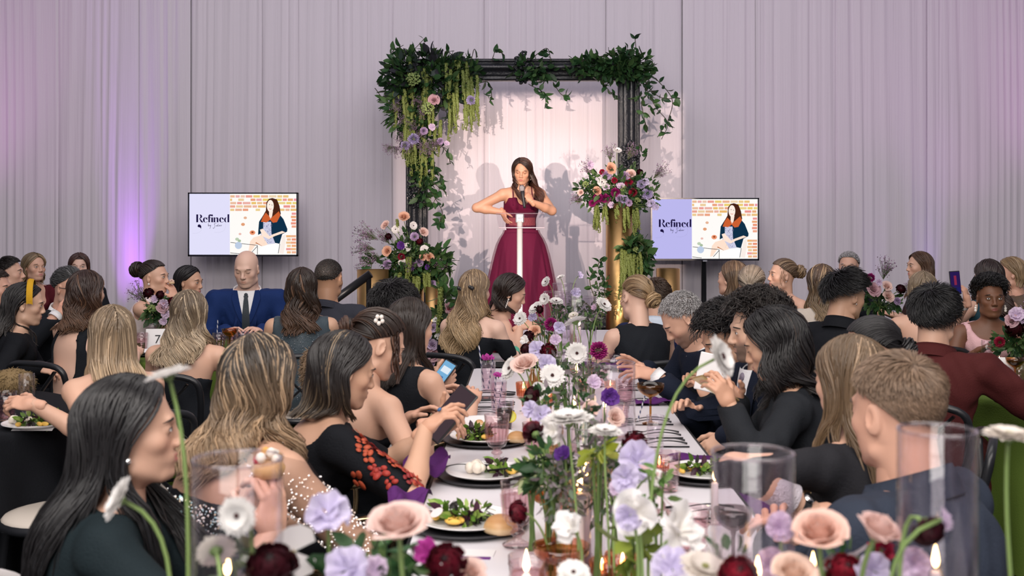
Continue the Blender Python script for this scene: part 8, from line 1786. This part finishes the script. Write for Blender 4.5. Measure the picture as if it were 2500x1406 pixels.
for y in (-1, 1):
    a = np.linspace(0, 6.283, 22); g.tube([I_['hp']((.098 - .004 * math.cos(t), y * (.034 + .024 * math.cos(t)), .002 + .019 * math.sin(t))) for t in a], .0024, 5, cap=False); g.tube([I_['hp']((.092, y * .058, .006)), I_['hp']((.0, y * .084, .006))], .0024, 5)
g.tube([I_['hp']((.103, -.011, .004)), I_['hp']((.103, .011, .004))], .002, 5); part_of('glasses', g, 'eyeglasses', M('dark_frame', (.04, .02, .02), rough=.3))
def wrist(key, sd, mat, name, r=.034, w=.022, back=.03, face=None):
    S0, E, W = PEOPLE[key]['arms'][sd][:3]; dr = unit(W - E); R = frame(dr); G = np.array([[W - dr * (back + xx) + R @ np.array([r * math.cos(t), r * .82 * math.sin(t), 0]) for xx in (0, w * .5, w)] for t in np.linspace(0, 6.283, 24, endpoint=False)]); g = GB(); g.grid(G, wrap_u=True)
    o = part_of(key, g, name, mat)
    if face is not None: nr = PEOPLE[key]['arms'][sd][4]; nr = unit(nr - (nr @ dr) * dr); GB().lathe([(0, .006), (.015, .006), (.017, 0)], 16, W - dr * (back + w / 2) + nr * r * .9, frame(nr)).build('watch_face', face, PEOPLE[key]['root'])
wrist('headband', -1, SILV, 'watch', .032, .016, .03, SILV); wrist('longbrown', 1, BLACKSATIN, 'wrist_strap', .031, .02, .03, SILV); wrist('photog', 1, M_cloth((.7, .68, .66)), 'white_bracelet', .034, .03, .04); wrist('greyman', 1, SILV, 'watch', .038, .012, .02)
wrist('halfup', -1, M_cloth((.12, .45, .30)), 'green_wrap_bracelet', .036, .05, .02)
S0, E, W = PEOPLE['longbrown']['arms'][1][:3]; dr = unit(W - E); g = GB(); g.tube([W - dr * .16, W - dr * .07], [.036, .042], 18, cap=False); part_of('longbrown', g, 'lace_cuff', M('lace_white', (.62, .56, .62), rough=.8, bump=1.0, bscale=200))
o = PEOPLE['greyman']; 
# coats over chairs at the left
for lb, c, s, col, sd in (('tan faux-fur shawl hung on a chair behind the butterfly dress wearer', P(762, 905, 4.5), (.045, .05, .09), (.20, .135, .085), 3), ('tan furry throw at the left edge below the black blouse', P(30, 935, 5.3), (.10, .09, .07), (.22, .15, .07), 4)):
    t = thing('fur_throw', lb, 'throw', c - [0, 0, .2]); g = GB(); rr = np.random.default_rng(sd); g.ball((0, 0, .2), s, col=col, n=18, m=12); N_ = 1100; d_ = unit(rr.normal(size=(N_, 3))); p0 = d_ * s + [0, 0, .2]; tt = np.linspace(0, 1, 4)[None, :, None]; g.tubes(p0[:, None] + (d_[:, None] * .7 + rr.normal(size=(N_, 1, 3)) * .5 + np.array([0, 0, -.8])) * .012 * tt, np.array([[.0020, .0018, .0012, .0005]]), 3, np.asarray(col) * rr.uniform(.5, 1.5, (N_, 1))); g.build('fur', MATTEHAIR, t, kind='stuff')
